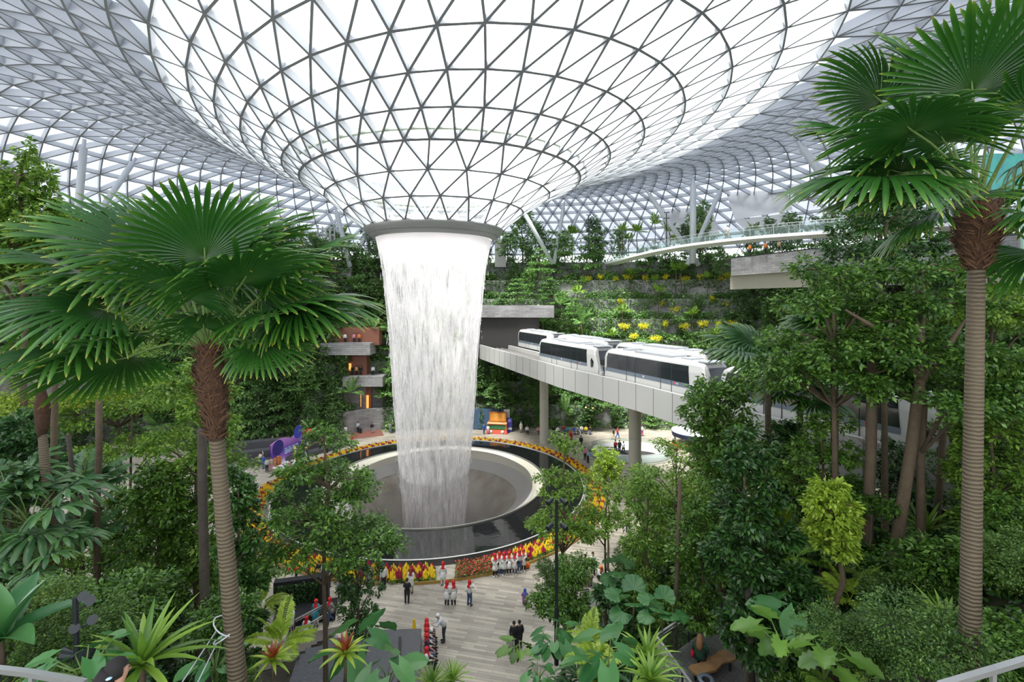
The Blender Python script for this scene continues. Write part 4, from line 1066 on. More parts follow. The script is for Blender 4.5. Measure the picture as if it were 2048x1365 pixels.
HT = [
 ('tiered', 50, 352, 540, 24, 250, lf_light, 20000, .24, 'light green layered tree at the left edge rising beside the roof columns', 4),
 ('leafy', 150, 425, 560, 30, 110, lf_mid, 3500, .22, 'small dark leafy tree top left of the left palm crown', 0),
 ('tiered', 235, 695, 810, 29, 330, lf_light, 10000, .2, 'light layered tree spreading low behind the left palm fronds', 3),
 ('tiered', 95, 745, 812, 26, 250, lf_lime, 6000, .17, 'flat lime green tree layer under the lowest left palm fronds', 2),
 ('leafy', 395, 735, 1150, 19, 230, lf_light, 15000, .19, 'bright green bushy tree right behind the left palm trunk', 0),
 ('leafy', 478, 950, 1330, 15, 115, lf_dark, 9000, .17, 'dark upright leafy tree just right of the left palm trunk', 0),
 ('tiered', 652, 880, 1075, 17, 285, lf_mid, 15000, .14, 'spreading tree with a slim trunk standing in front of the basin at the left', 4),
 ('leafy', 716, 1050, 1268, 21, 100, lf_dark, 6500, .15, 'narrow dark leafy tree in front of the flower border left of centre', 0),
 ('tiered', 262, 825, 900, 27, 220, lf_light, 6000, .18, 'light layered tree between the two thin trunks and the bushy tree', 2),
 ('leafy', 310, 940, 1240, 18, 180, lf_mid, 10000, .19, 'mid green leafy tree low left of the left palm trunk', 0),
 ('leafy', 35, 850, 1010, 20, 180, lf_blue, 7000, .24, 'broad leaved bluish green tree at the left edge below the grey wall', 0),
 ('leafy', 160, 850, 950, 30, 110, lf_dark, 3500, .2, 'small dark crowned tree on a thin stem before the left paving', 0),
 ('leafy', 230, 985, 1120, 23, 120, lf_mid, 4500, .2, 'small leafy tree beside the third thin trunk at the left', 0),
 ('tiered', 1127, 895, 1050, 25, 155, lf_light, 8000, .16, 'light layered tree over the right rim of the basin behind the tall lamp post', 3),
 ('tiered', 1212, 985, 1045, 25, 120, lf_light, 3500, .15, 'small flat light tree right of the flower border', 2),
 ('tiered', 1352, 902, 1010, 27, 250, lf_light, 9000, .17, 'light layered tree with a long thin trunk in front of the right bridge column', 3),
 ('leafy', 1300, 960, 1240, 22, 135, lf_light, 8000, .17, 'yellowish green leafy tree right of the paved path', 0),
 ('leafy', 1215, 903, 958, 36, 75, lf_lime, 2500, .22, 'small lime green tree by the escalator well', 0),
 ('leafy', 1440, 770, 960, 20, 190, lf_mid, 9000, .2, 'leafy tree top hiding the nose of the larger near train car', 0),
 ('leafy', 1497, 880, 1300, 14, 190, lf_dark, 14000, .17, 'tall dark leafy tree column left of the wooden bench', 0),
 ('leafy', 1400, 1000, 1250, 18, 130, lf_mid, 7000, .17, 'mid green tree between the long thin trunk and the dark column tree', 0),
 ('tiered', 1842, 545, 770, 15, 430, lf_mid, 20000, .15, 'huge spreading canopy tree with forked trunk in front of the right trains', 4),
 ('tiered', 1668, 560, 740, 16, 360, lf_mid, 17000, .16, 'wide flat crowned tree left of the forked canopy tree', 4),
 ('tiered', 1770, 445, 545, 21, 370, lf_dark, 11000, .2, 'dark layered tree crown right of the footbridge end', 3),
 ('leafy', 1668, 975, 1095, 13.2, 115, lf_lime, 6500, .15, 'glowing yellow green little tree at the right middle', 0),
 ('leafy', 1995, 720, 1070, 14, 200, lf_light, 10000, .16, 'airy yellowish leafy tree right of the right palm trunk', 0),
 ('leafy', 1868, 1098, 1230, 12.5, 165, lf_mid, 7000, .15, 'rounded green tree mound left of the right palm trunk', 0),
 ('leafy', 2015, 1100, 1340, 11.5, 190, lf_mid, 9000, .15, 'rounded green tree mound at the right edge', 0),
 ('tiered', 1645, 850, 980, 17, 210, lf_mid, 8000, .16, 'layered tree crossing the guideway wall right of centre', 3),
 ('leafy', 1572, 850, 1100, 20, 120, lf_dark, 6000, .2, 'dark leafy tree in the shade right of the dark column tree', 0),
 ('leafy', 1590, 1150, 1310, 13.5, 150, lf_dark, 6000, .16, 'dark leafy tree by the bench deck rail', 0),
 ('tiered', 1985, 545, 640, 19, 240, lf_light, 7000, .18, 'light layered tree behind the right palm trunk', 3),
 ('tiered', 1740, 1010, 1110, 15, 190, lf_mid, 7000, .15, 'low layered tree left of the leaning trunk at the right', 2),
 ('leafy', 1530, 1000, 1180, 19, 90, lf_light, 3500, .18, 'thin pale leafy tree behind the dark column tree', 0),
 ('leafy', 1450, 850, 1010, 23, 120, lf_light, 4500, .2, 'pale leafy tree under the guideway wall right of centre', 0),
]
for k_, px, top, cb, Y, wpx, m, n, lf, lab, nt_ in HT: hero(k_, px, top, cb, Y, wpx, m, n, lf, lab, nt_, tr=(.15 if px in (1842, 1668) else None))
# bare thin trunks that carry crowns out of sight or blended with others
def trunk_px(pts, Y, r, label, m=bark):
    P = [at(x, y, Y + dy) for x, y, dy in pts]; mb = MB(); mb.tube(P, [r * (1 + .02 * i) for i in range(len(P))], 8)
    for i in range(1, len(P) - 1):
        p = P[i]; a = i * 2.1; mb.tube([p, p + Vector((math.cos(a) * .5, .2, .3)), p + Vector((math.cos(a) * 1.0, .3, .35))], [.02, .015, .006], 4)
    tag(mb.build('tree_trunk', m, None, True), label, 'trunk', 'thin bare trunks')
trunk_px([(110, 760, 0), (108, 900, 0), (112, 1010, 0), (120, 1110, 0), (122, 1180, 0)], 15, .085, 'thin bare trunk close to the right of the fibre topped palm trunk')
trunk_px([(136, 870, 0), (146, 950, 0), (152, 1020, 0), (163, 1110, 0), (168, 1190, 0)], 17, .07, 'dark slightly curved thin trunk, third from the left edge', bark_d)
trunk_px([(198, 800, 0), (198, 900, 0), (194, 1000, 0), (194, 1130, 0), (194, 1220, 0)], 17, .1, 'straight brown bare trunk with nodes, fourth from the left edge')
trunk_px([(404, 860, 0), (405, 980, 0), (408, 1100, 0), (410, 1230, 0), (415, 1420, 0)], 12.5, .11, 'dark straight trunk standing just left of the left palm trunk', bark_d)
trunk_px([(1745, 700, 0), (1742, 900, 0), (1735, 1050, 0), (1728, 1230, 0)], 15.5, .15, 'thick knotted brown trunk left of the leaning forked trunk')
trunk_px([(1360, 960, 0), (1356, 1080, 0), (1352, 1200, 0), (1350, 1300, 0)], 18, .075, 'long thin orange brown trunk left of the bench deck')
trunk_px([(1495, 1150, 0), (1498, 1230, 0), (1505, 1380, 0)], 13.5, .09, 'dark trunk crossing the bench deck rail', bark_d)
trunk_px([(1530, 900, 0), (1530, 1010, 0), (1528, 1150, 0)], 17, .07, 'thin pale trunk pair right of the dark column tree')
trunk_px([(1887, 860, 0), (1880, 960, 0), (1868, 1090, 0)], 17, .1, 'slim spotted trunk between the leaning trunk and the right palm')
trunk_px([(1985, 900, 0), (1986, 1000, 0), (1990, 1080, 0)], 15, .06, 'thin dark trunk right of the right palm trunk', bark_d)
# leaning forked trunk of the canopy tree
mb = MB(); P = [at(x, y, 14.6) for x, y in ((1775, 1290), (1783, 1180), (1800, 1040), (1822, 900), (1840, 760))]
mb.tube(P, [.2, .19, .17, .15, .15], 12)
for br in (((1840, 760), (1800, 700), (1740, 650), (1690, 620)), ((1840, 760), (1880, 720), (1905, 680), (1930, 640)), ((1840, 760), (1845, 700), (1830, 640))):
    mb.tube([at(x, y, 14.6) for x, y in br], [.13, .1, .07, .03][:len(br)], 8)
tag(mb.build('tree_trunk', bark, None, True), 'leaning brown trunk that forks into the wide canopy at the right', 'trunk', 'thin bare trunks')
# slim palm whose fibre sleeve shows below the left palm crown
t = empty('slim_palm', (0, 0, 0), 0, 'slim palm trunk with a brown fibre collar near the left edge', 'palm')
mb = MB(); mb.tube([at(84, 855, 14), at(92, 960, 14), at(101, 1060, 14), at(104, 1200, 14)], [.1, .12, .13, .14], 10); mb.build('trunk', ringed, t, True)
mb = MB(); mb.tube([at(82, 780, 14), at(85, 815, 14), at(85, 850, 14), at(84, 875, 14)], [.1, .19, .16, .1], 10); mb.build('fibre_sleeve', fibre, t, True)
for i in range(7):
    a = i * .9; c = at(82, 780, 14); frond_to(c, c + Vector((math.cos(a) * 1.0, math.sin(a) * 1.0, .5 + .2 * (i % 3))), .95, 300 + i, t, nseg=26)

# mid distance fan palms at the right
def mid_palm(px, py, Y, sc, label, seed, top=None):
    p = small_fan_palm(seed, 6.0, 1.55 * sc, 13, 'fan_palm', .5, None, 1.35 * sc, 30, 2.5, .35, .13)
    c = at(px, py, Y); p.location = (c.x, c.y, c.z - 6.0); tag(p, label, 'palm'); return p
mid_palm(1535, 745, 22, 1.15, 'fan palm in front of the green wall left of the wide flat tree', 21)
mid_palm(1668, 700, 19, .9, 'fan palm half hidden under the wide flat tree', 22)
mid_palm(1600, 810, 24, .9, 'fan palm beside the near train roof at the right', 23)
mid_palm(1830, 398, 26, 1.2, 'fan palm on the upper level behind the right palm fronds', 24)
mid_palm(1760, 470, 30, 1.0, 'fan palm behind the dark layered crown on the right', 25)

# ------------------------------------------------------------------ prototypes for repeats
p_fern = fern(31, 1.5, lf_light); p_fern2 = fern(32, 1.5, lf_lime, 8); p_rhap = small_fan_palm(33, 1.0, .75, 12, 'lady_palm', .08, lf_blue, .9, 11, 1.9, .5, wid=1.15)
p_alo = bigleaf(34, 7, 1.15, 1.5, lf_big); p_heart = bigleaf(35, 16, .5, 1.0, lf_big, 'philodendron', .9, False, .44); p_mons = bigleaf(36, 10, .7, 1.0, lf_mid, 'monstera', .8, True, .46)
p_cord = rosette(37, 1.25, .105, lf_light, 34, 'strap_leaf_plant', .3); p_cord2 = rosette(38, .9, .12, lf_lime, 30, 'cordyline', .8, lf_red, 9)
p_grass = rosette(39, .9, .035, lf_light, 90, 'grass_tuft'); p_lic = small_fan_palm(40, 1.2, .75, 7, 'licuala_palm', .97, lf_big, .8, 22, 1.9, .05, vfold=0.)
p_sh1 = shrub(41, 1.1, 1.3, lf_mid, 5200, .11); p_sh2 = shrub(42, 1.1, 1.3, lf_dark, 5000, .12); p_sh3 = shrub(43, 1.1, 1.2, lf_fine, 11000, .055, 'fine_leaf_shrub'); p_sh4 = shrub(44, 1.0, 1.2, lf_blue, 1800, .26, 'broad_leaf_shrub', .55)
p_fp = feather_palm(45, .6, 1.7, lf_blue, 10, .07, 'feather_palm', 22, .6)
p_banana = rosette(46, 1.9, .5, lf_big, 9, 'banana_plant', .5)
far_a = leafy_tree(51, 6, 1.5, lf_far, 1500, .36, .3, .09); far_b = leafy_tree(52, 6, 1.3, lf_far2, 1500, .36, .25, .09); far_c = tiered_tree(53, 6, 2.0, 4, lf_far, 1700, .34, .35, .08); far_d = tiered_tree(54, 6, 1.9, 5, lf_far2, 1700, .34, .3, .08)
far_p = feather_palm(55, 5.0, 1.9, lf_light, 9, .09, 'feather_palm', 14, .75, .14); far_q = feather_palm(56, 2.0, 2.3, lf_far, 11, .12, 'feather_palm', 14, .9, .14); far_s = shrub(57, 1.2, 1.3, lf_far, 420, .36, 'shrub'); far_t = shrub(58, 1.2, 1.3, lf_far2, 420, .36, 'shrub'); far_y = shrub(59, .8, .9, lf_glow, 260, .26, 'lit_yellow_shrub')
reg()
r = rn(99)
def gz(px, py, Y, proto, sc, label, cat, rz=None):
    """plant whose middle shows at (px,py) at depth Y, set on the ground when near it"""
    c = at(px, py, Y); return place(proto, (c.x, c.y, c.z), r.uniform(0, 6) if rz is None else rz, sc, label, None, cat)
# named foreground plants: base point on the picture, depth
FG = [
 (285, 1375, 7.6, p_cord, 1.1, 'large strap leaved plant at the bottom left beside the woman with black hair', 'plant'),
 (690, 1365, 12, p_cord2, .85, 'cordyline with a red heart and lime leaves in front of the slate steps', 'plant'),
 (545, 1372, 12, p_cord2, .75, 'second cordyline with red leaves by the wooden stair rail', 'plant'),
 (722, 1350, 13.5, p_alo, .7, 'elephant ear plant with huge grey green leaves left of the slate steps', 'plant'),
 (775, 1385, 12.5, p_alo, .55, 'second elephant ear plant leaning over the slate steps', 'plant'),
 (170, 1385, 7.2, p_heart, .6, 'heart leaved plants at the foot of the black spotlight pole', 'plant'),
 (430, 1365, 10, p_heart, .6, 'broad leaved plant at the foot of the left palm', 'plant'),
 (110, 1235, 12, p_fern2, .7, 'bright fern left of the black spotlight pole', 'fern'),
 (60, 1150, 13, p_rhap, 1.3, 'big lady palm with split fans at the left edge', 'palm'),
 (20, 1080, 14, p_rhap, 1.1, 'upper lady palm at the left edge', 'palm'),
 (85, 1195, 12.5, p_rhap, .9, 'lower lady palm with yellowish fans near the left edge', 'palm'),
 (5, 1330, 8, p_banana, .8, 'large leaved banana plant cut by the left edge', 'plant'),
 (165, 1340, 9, p_sh3, 1.0, 'fine leaved shrub mound behind the black spotlight pole', 'shrub'),
 (60, 1300, 9.5, p_sh3, 1.1, 'fine leaved shrub left of the black spotlight pole', 'shrub'),
 (240, 1270, 12, p_sh1, 1.2, 'dark leafy shrub below the fourth thin trunk', 'shrub'),
 (560, 1290, 14, p_fern2, .75, 'arching light fern left of the wooden stairs', 'fern'),
 (520, 1215, 17, p_fern2, .7, 'light fern above the wooden stairs', 'fern'),
 (862, 1375, 13.5, p_grass, 1.0, 'grassy tuft in the middle at the bottom edge', 'plant'),
 (905, 1362, 14, p_grass, .9, 'second grassy tuft right beside the middle one', 'plant'),
 (1035, 1325, 19, p_mons, .7, 'split leaf plant standing at the right side of the path', 'plant'),
 (1110, 1320, 17, p_heart, .95, 'heart leaved climbers right of the path under the lamp post', 'plant'),
 (1075, 1375, 15.5, p_heart, .6, 'heart leaved plants at the bottom right side of the path', 'plant'),
 (1180, 1290, 18, p_fern2, .75, 'yellow green fern right of the lamp post', 'fern'),
 (1190, 1330, 15, p_fern2, .7, 'yellow green fern nearest below the lamp post', 'fern'),
 (1232, 1185, 23, p_lic, .8, 'round leaved licuala palm on the paved path at the right', 'palm'),
 (1268, 1262, 19, p_lic, .8, 'round leaved licuala palm at the grey ramp', 'palm'),
 (1325, 1270, 17.5, p_lic, .65, 'licuala palm just left of the bench deck', 'palm'),
 (1295, 1340, 13, p_cord, .95, 'light strap leaved plant left of the bench deck rail', 'plant'),
 (1300, 1385, 11, p_cord, .8, 'yellowish strap leaved plant at the bottom by the deck rail', 'plant'),
 (1215, 1375, 11.5, p_alo, .6, 'large glossy leaved plant at the bottom right of the path', 'plant'),
 (1170, 1390, 12, p_alo, .5, 'glossy leaved plant at the bottom edge near the path', 'plant'),
 (1565, 1330, 11, p_mons, .8, 'split leaf plant right of the bench', 'plant'),
 (1605, 1290, 12.5, p_alo, .6, 'bright elephant ear right of the bench deck', 'plant'),
 (1650, 1360, 10, p_mons, .7, 'split leaf plant at the bottom edge right of the bench', 'plant'),
 (1700, 1200, 14, p_fern2, .9, 'spreading light fern between the brown trunks', 'fern'),
 (1590, 1120, 16, p_fern, .9, 'fern in the shade behind the dark column tree', 'fern'),
 (1560, 1060, 19, p_fern2, 1.1, 'lime fern lit in the gap right of the dark column tree', 'fern'),
 (1850, 1090, 16, p_cord, 1.3, 'dark strap leaved clump under the forked tree', 'plant'),
 (1895, 1290, 10.5, p_cord, 1.0, 'spiky strap leaved plant left of the right palm foot', 'plant'),
 (1780, 1345, 10, p_sh3, 1.0, 'fine leaved shrub at the bottom below the leaning trunk', 'shrub'),
 (1690, 1335, 10.5, p_sh3, 1.0, 'fine leaved shrub below the knotted trunk', 'shrub'),
 (1850, 1360, 8.5, p_sh3, 1.1, 'fine leaved shrub at the foot of the right palm', 'shrub'),
 (1770, 1220, 13, p_sh3, .8, 'fine leaved shrub between the two leaning trunks', 'shrub'),
 (1100, 1235, 22, p_sh1, 1.15, 'round leafy bush left of the lamp post foot', 'shrub'),
 (1140, 1260, 20.5, p_sh1, 1.3, 'taller round leafy bush right of the lamp post', 'shrub'),
 (1102, 1170, 22.5, p_sh3, 1.0, 'upper part bush left of the lamp post', 'shrub'),
 (1148, 1180, 21, p_sh1, 1.1, 'leafy bush top right of the lamp post', 'shrub'),
 (150, 1120, 17, p_fp, 1.0, 'feathery palm between the thin trunks at the left', 'palm'),
 (160, 1030, 18, p_fp, 1.2, 'upper feathery palm between the thin trunks at the left', 'palm'),
 (440, 1290, 12, p_sh1, .9, 'leafy shrub right behind the left palm trunk', 'shrub'),
 (505, 1180, 17, p_sh1, .9, 'leafy shrub right of the left palm trunk by the grey path', 'shrub'),
 (1285, 1185, 24, p_sh1, 1.1, 'leafy shrub by the ramp rail', 'shrub'),
 (1220, 1215, 22, p_sh4, .8, 'low broad leaved shrub at the foot of the round leaved palm', 'shrub'),
]
for px, py, Y, pr_, sc, lab, cat in FG: gz(px, py, Y, pr_, sc, lab, cat)

# understory scattered over both slopes
kinds = [(p_sh1, 'mid green shrub'), (p_sh2, 'dark green shrub'), (p_sh3, 'fine leaved shrub'), (p_sh4, 'broad leaved shrub'), (p_fern, 'fern'), (p_fern2, 'bright fern'), (p_fp, 'small feather palm'), (p_heart, 'heart leaved plant'), (p_cord, 'strap leaved plant'), (p_rhap, 'lady palm'), (p_mons, 'split leaf plant')]
def in_view(x, y, z, m=60):
    if y < 3: return False
    u = 1024 + x / y * FPX; v = HY - (z - CZ) / y * FPX
    return -m < u < 2048 + m and v < 1365 + m * 2
cnt = 0
for j in range(26):
    y = 7 + j * 1.35
    for i in range(60):
        x = -46 + i * 1.55 + r.uniform(-.6, .6); yy = y + r.uniform(-.5, .5); h = hill(x, yy)
        if h < .12 or not in_view(x, yy, h): continue
        if 2.6 < x < 9.5 and 13.5 < yy < 21.5: continue
        if -14 < x < -1.5 and 18 < yy: continue
        s = x + .066 * yy
        if yy > 34 and r.random() < .45: continue
        k = r.randrange(len(kinds)) if r.random() < .7 else r.randrange(4); pr_, nm = kinds[k]
        side = 'left' if x < 0 else 'right'; zone = 'lower' if yy < 15 else ('middle' if yy < 27 else 'far')
        place(pr_, (x, yy, h - .1), r.uniform(0, 6), r.uniform(.75, 1.25) * (1.0 if yy < 20 else 1.2), '%s on the %s %s slope' % (nm, zone, side), '%ss on the %s %s slope' % (nm, zone, side), 'plant'); cnt += 1
print('understory', cnt)
# more slender trees filling the slopes
mid_a = leafy_tree(61, 8, 1.3, lf_mid, 4200, .2, .35, .08); mid_b = leafy_tree(62, 8, 1.2, lf_light, 4200, .19, .4, .07); mid_c = tiered_tree(63, 8, 1.9, 4, lf_mid, 4500, .18, .5, .07); mid_d = leafy_tree(64, 8, 1.3, lf_dark, 4200, .2, .3, .08)
reg()
MT = [(1255, 1085, 27, 5.5), (1330, 1120, 25, 6), (1440, 1080, 24, 7.5), (1560, 1000, 25, 7.5), (1600, 950, 28, 8), (1700, 930, 27, 8.5), (1480, 990, 30, 7), (1390, 1010, 33, 6), (1640, 1090, 20, 5), (1780, 1010, 22, 7), (1900, 1000, 21, 7), (1960, 980, 19, 7), (1830, 930, 25, 8),
      (300, 1010, 30, 7.5), (360, 1060, 26, 7), (260, 1100, 24, 6.5), (200, 1180, 20, 5), (60, 1060, 22, 6), (20, 960, 27, 8), (100, 980, 29, 6), (430, 1130, 24, 6.5), (340, 1180, 19, 5.5), (460, 1220, 19, 4.5), (130, 1240, 14, 3.4), (20, 1180, 15, 5), (2030, 1000, 15, 6), (1980, 860, 21, 10), (1700, 840, 30, 7), (1530, 870, 33, 7)]
for i, (px, py, Y, H) in enumerate(MT):
    c = at(px, py, Y); h = max(0, hill(c.x, c.y)) ; side = 'left' if px < 1000 else 'right'
    place((mid_a, mid_b, mid_c, mid_d)[(i * 7) % 4], (c.x, c.y, h - .2), i, H / 8 * 1.12, 'slender tree growing among the thicker trees on the %s slope' % side, 'slender trees on the %s slope' % side, 'tree')
# leafy ground cover
rs = np.random.RandomState(5); P = []
while len(P) < 26000:
    y = 6 + 38 * rs.rand() ** 1.3; x = rs.uniform(-1.1, 1.1) * y; h = hill(x, y)
    if h > .1: P.append((x, y, h + rs.uniform(-.05, .25)))
P = np.array(P); V, F = leaf_quads(P, rs.normal(0, 1, P.shape) * np.array([1, 1, .2]), .22, rs, .6)
o = npmesh('ground_cover', V, F, lf_dark); tag(o, 'low leafy ground cover spread over the planted slopes', 'ground cover', kind='stuff')

# ------------------------------------------------------------------ terrace planting
def bs_at(k, s, extra=0.):
    i = s * (len(BS) - 1); a = int(min(i, len(BS) - 2)); f = i - a
    return tier(k, (BS[a][0] * (1 - f) + BS[a + 1][0] * f, BS[a][1] * (1 - f) + BS[a + 1][1] * f), extra)
for k in range(NT + 1):
    P = []; rs = np.random.RandomState(70 + k); z = k * TH
    n = 24000 if k else 5000
    ph = rs.uniform(0, 6, 5)
    for _ in range(n):
        s = rs.rand(); hg = rs.rand() < .5 and k > 0; q = bs_at(max(k - 1, 0), s, (-.05 - .35 * rs.rand()) if hg else ((.1 + 1.3 * rs.rand()) if k else -1.6 * rs.rand()))
        if q.y < 6: continue
        lump = .5 + .5 * math.sin(s * 90 + ph[0]) * math.sin(s * 41 + ph[1])
        u_ = 1024 + q.x / q.y * FPX
        if k in (0, 1, 2) and 690 < u_ < 765: continue
        if k in (3, 4) and 965 < u_ < 1060: continue
        P.append((q.x, q.y, z + (-rs.rand() ** 1.2 * 3.4 * min(1, lump * 1.5 + .15) if hg else rs.rand() ** 1.5 * (.5 + 1.5 * lump))))
    P = np.array(P); V, F = leaf_quads(P, rs.normal(0, 1, P.shape) * np.array([1, 1, .3]), .42, rs, .6)
    o = npmesh('ledge_planting', V, F, (lf_far, lf_far2, lf_far)[k % 3])
    tag(o, 'strip of low leafy plants along terrace step %s up from the plaza' % ('the ground', 'one', 'two', 'three', 'four', 'five', 'six', 'seven', 'the top')[k], 'hedge', kind='stuff')
zone_names = [(0, 600, 'left of the waterfall'), (600, 770, 'just left of the waterfall'), (770, 980, 'behind the waterfall'), (980, 1150, 'just right of the waterfall'), (1150, 1480, 'above the trains'), (1480, 2100, 'at the far right')]
def zone(u):
    for a, b, n_ in zone_names:
        if a <= u < b: return n_
    return 'out at the side'
lev = ['plaza', 'first', 'second', 'third', 'fourth', 'fifth', 'sixth', 'seventh', 'top']
r = rn(123); cnt = 0
for k in range(0, NT + 1):
    z = k * TH; nn = (60, 74, 78, 78, 74, 74, 70, 64, 96)[k]
    for i in range(nn):
        s = .1 + .8 * (i + r.random() * .8) / nn; q = bs_at(max(k - 1, 0), s, r.uniform(.5, 1.2) if 0 < k < NT else (r.uniform(.6, 9) if k == NT else -r.uniform(.3, 2.2)))
        if q.y < 8: continue
        u = 1024 + q.x / q.y * FPX
        if not -80 < u < 2130: continue
        if k <= 4 and 690 < u < 765: continue
        if k <= 5 and 955 < u < 1065: 
            if k in (3, 4, 5): continue
        if 1150 < u < 1480 and k in (3, 4, 5, 6):
            pr_, nm, H, b0 = r.choice(((far_p, 'slim feather palm', r.uniform(4, 6.5), 6.2), (far_s, 'shrub', 1.3, 1.3), (far_t, 'dark shrub', 1.4, 1.3), (far_b, 'narrow tree', r.uniform(3, 4.5), 6)))
        elif k == NT: pr_, nm, H, b0 = r.choice(((far_a, 'leafy tree', r.uniform(4.5, 8.5), 6), (far_b, 'dark leafy tree', r.uniform(4, 8), 6), (far_p, 'feather palm', r.uniform(5, 8), 6.2), (far_c, 'layered tree', r.uniform(4, 7.5), 6), (far_s, 'shrub', 1.4, 1.3)))
        else: pr_, nm, H, b0 = r.choice(((far_a, 'leafy tree', r.uniform(4.5, 8.5), 6), (far_b, 'dark leafy tree', r.uniform(4.5, 8.5), 6), (far_c, 'layered tree', r.uniform(5, 9), 6), (far_d, 'dark layered tree', r.uniform(5, 9), 6), (far_q, 'broad feather palm', r.uniform(3.2, 4.6), 3.5), (far_s, 'shrub', 1.6, 1.3), (far_c, 'layered tree', r.uniform(5, 9), 6)))
        if k == 0 and 770 < u: H = min(H, 3.4)
        zn = zone(u)
        place(pr_, (q.x, q.y, z - .3), r.uniform(0, 6), H / b0, '%s on the %s terrace %s' % (nm, lev[k], zn), '%ss on the %s terrace %s' % (nm, lev[k], zn), 'tree' if 'tree' in nm else ('palm' if 'palm' in nm else 'shrub')); cnt += 1
        if k and i % 5 == 0:
            q2 = bs_at(max(k - 1, 0), s + .008, .7)
            place(r.choice((far_s, far_t)), (q2.x, q2.y, z - .2), r.uniform(0, 6), r.uniform(.8, 1.3), 'shrub at the wall edge of the %s terrace %s' % (lev[k], zn), 'edge shrubs on the %s terrace %s' % (lev[k], zn), 'shrub'); cnt += 1
print('terrace plants', cnt)
FT = [(1045, 425, 90, 64, far_a, 'big round leafy tree'), (1015, 470, 86, 46, far_b, 'dark narrow tree'), (1080, 500, 84, 60, far_c, 'layered tree'), (1130, 470, 88, 52, far_a, 'leafy tree'), (1190, 440, 92, 50, far_b, 'dark leafy tree'),
      (1400, 410, 92, 62, far_a, 'round crowned tree'), (1245, 445, 90, 40, far_p, 'feather palm'), (1310, 430, 88, 38, far_p, 'slim feather palm'), (590, 455, 95, 50, far_a, 'leafy tree'), (640, 480, 92, 40, far_b, 'dark tree'), (720, 500, 86, 60, far_d, 'layered tree'), (1100, 560, 80, 60, far_d, 'layered tree'), (1150, 600, 80, 56, far_c, 'layered tree'), (1035, 560, 80, 60, far_c, 'layered tree'), (1000, 600, 79, 50, far_b, 'dark tree'), (755, 560, 82, 70, far_d, 'layered tree'), (745, 640, 78, 60, far_q, 'broad feather palm'), (1085, 620, 78, 60, far_q, 'broad feather palm'), (1165, 620, 78, 56, far_q, 'feather palm'), (1440, 500, 76, 30, far_b, 'climber covered column tree'),
      (700, 760, 74, 60, far_q, 'feather palm'), (600, 740, 70, 90, far_c, 'layered tree'), (540, 700, 68, 80, far_d, 'dark layered tree'), (660, 790, 72, 60, far_d, 'small layered tree'), (1000, 770, 75, 70, far_b, 'dark tree'), (1060, 780, 75, 60, far_d, 'dark layered tree'), (1180, 790, 75, 60, far_b, 'dark tree'), (1210, 770, 74, 50, far_c, 'layered tree'), (1130, 800, 75, 40, far_q, 'feather palm')]
for i, (px, top, Y, wpx, pr_, nm) in enumerate(FT):
    x = (px - 1024) / FPX * Y; zt_ = CZ - (top - HY) / FPX * Y; lvl = max([k for k in range(NT + 1) if k * TH < zt_ - 2.2] or [0]); z = lvl * TH - .3
    b0 = {'feather_palm': 3.5 if pr_ is far_q else 6.4}.get(pr_.name.split('.')[0], 6); wd0 = {far_a.name: 1.7, far_b.name: 1.5, far_c.name: 2.2, far_d.name: 2.1}.get(pr_.name, 2.2); sx_ = wpx / 2 * Y / FPX / wd0
    place(pr_, (x, Y, z), i, (sx_, sx_, (zt_ - z) / b0), '%s %s, its top %s' % (nm, zone(px), ('above the footbridge line' if top < 520 else ('halfway up the terraces' if top < 690 else 'low by the plaza'))), None, 'tree')
# plants on the green wall, yellow lamp glow put into their leaf colour
ylp = [(1172, 560, 7), (1198, 556, 7), (1228, 560, 7), (1255, 556, 7), (1290, 558, 7), (1330, 556, 7), (1365, 560, 7), (1400, 556, 7), (1440, 560, 7), (1462, 554, 7), (1240, 605, 6), (1320, 610, 6), (1350, 620, 6), (1395, 612, 6), (1420, 600, 6), (1450, 610, 6), (1290, 655, 4), (1330, 650, 4), (1370, 655, 4), (1405, 650, 4), (1440, 652, 4), (1465, 650, 4), (1250, 655, 4), (1395, 700, 3), (1265, 675, 3), (1310, 680, 3)]
for i, (px, py, k) in enumerate(ylp):
    # walk out to the terrace wall seen at this pixel
    best = None
    for s_ in range(400):
        q = bs_at(k - 1, s_ / 400, .25); u = 1024 + q.x / q.y * FPX if q.y > 5 else -999
        if best is None or abs(u - px) < best[0]: best = (abs(u - px), q)
    q = best[1]; z = CZ - (py - HY) / FPX * q.y; row = ('upper', 'middle', 'lower')[0 if py < 580 else (1 if py < 640 else 2)]
    place(far_y, (q.x, q.y - .15, z - .5), i, (1.3, .7, 1.3), 'plant coloured as yellow lit on the %s row of the green wall above the trains' % row, 'plants coloured as yellow lit on the %s row of the green wall' % row, 'plant')
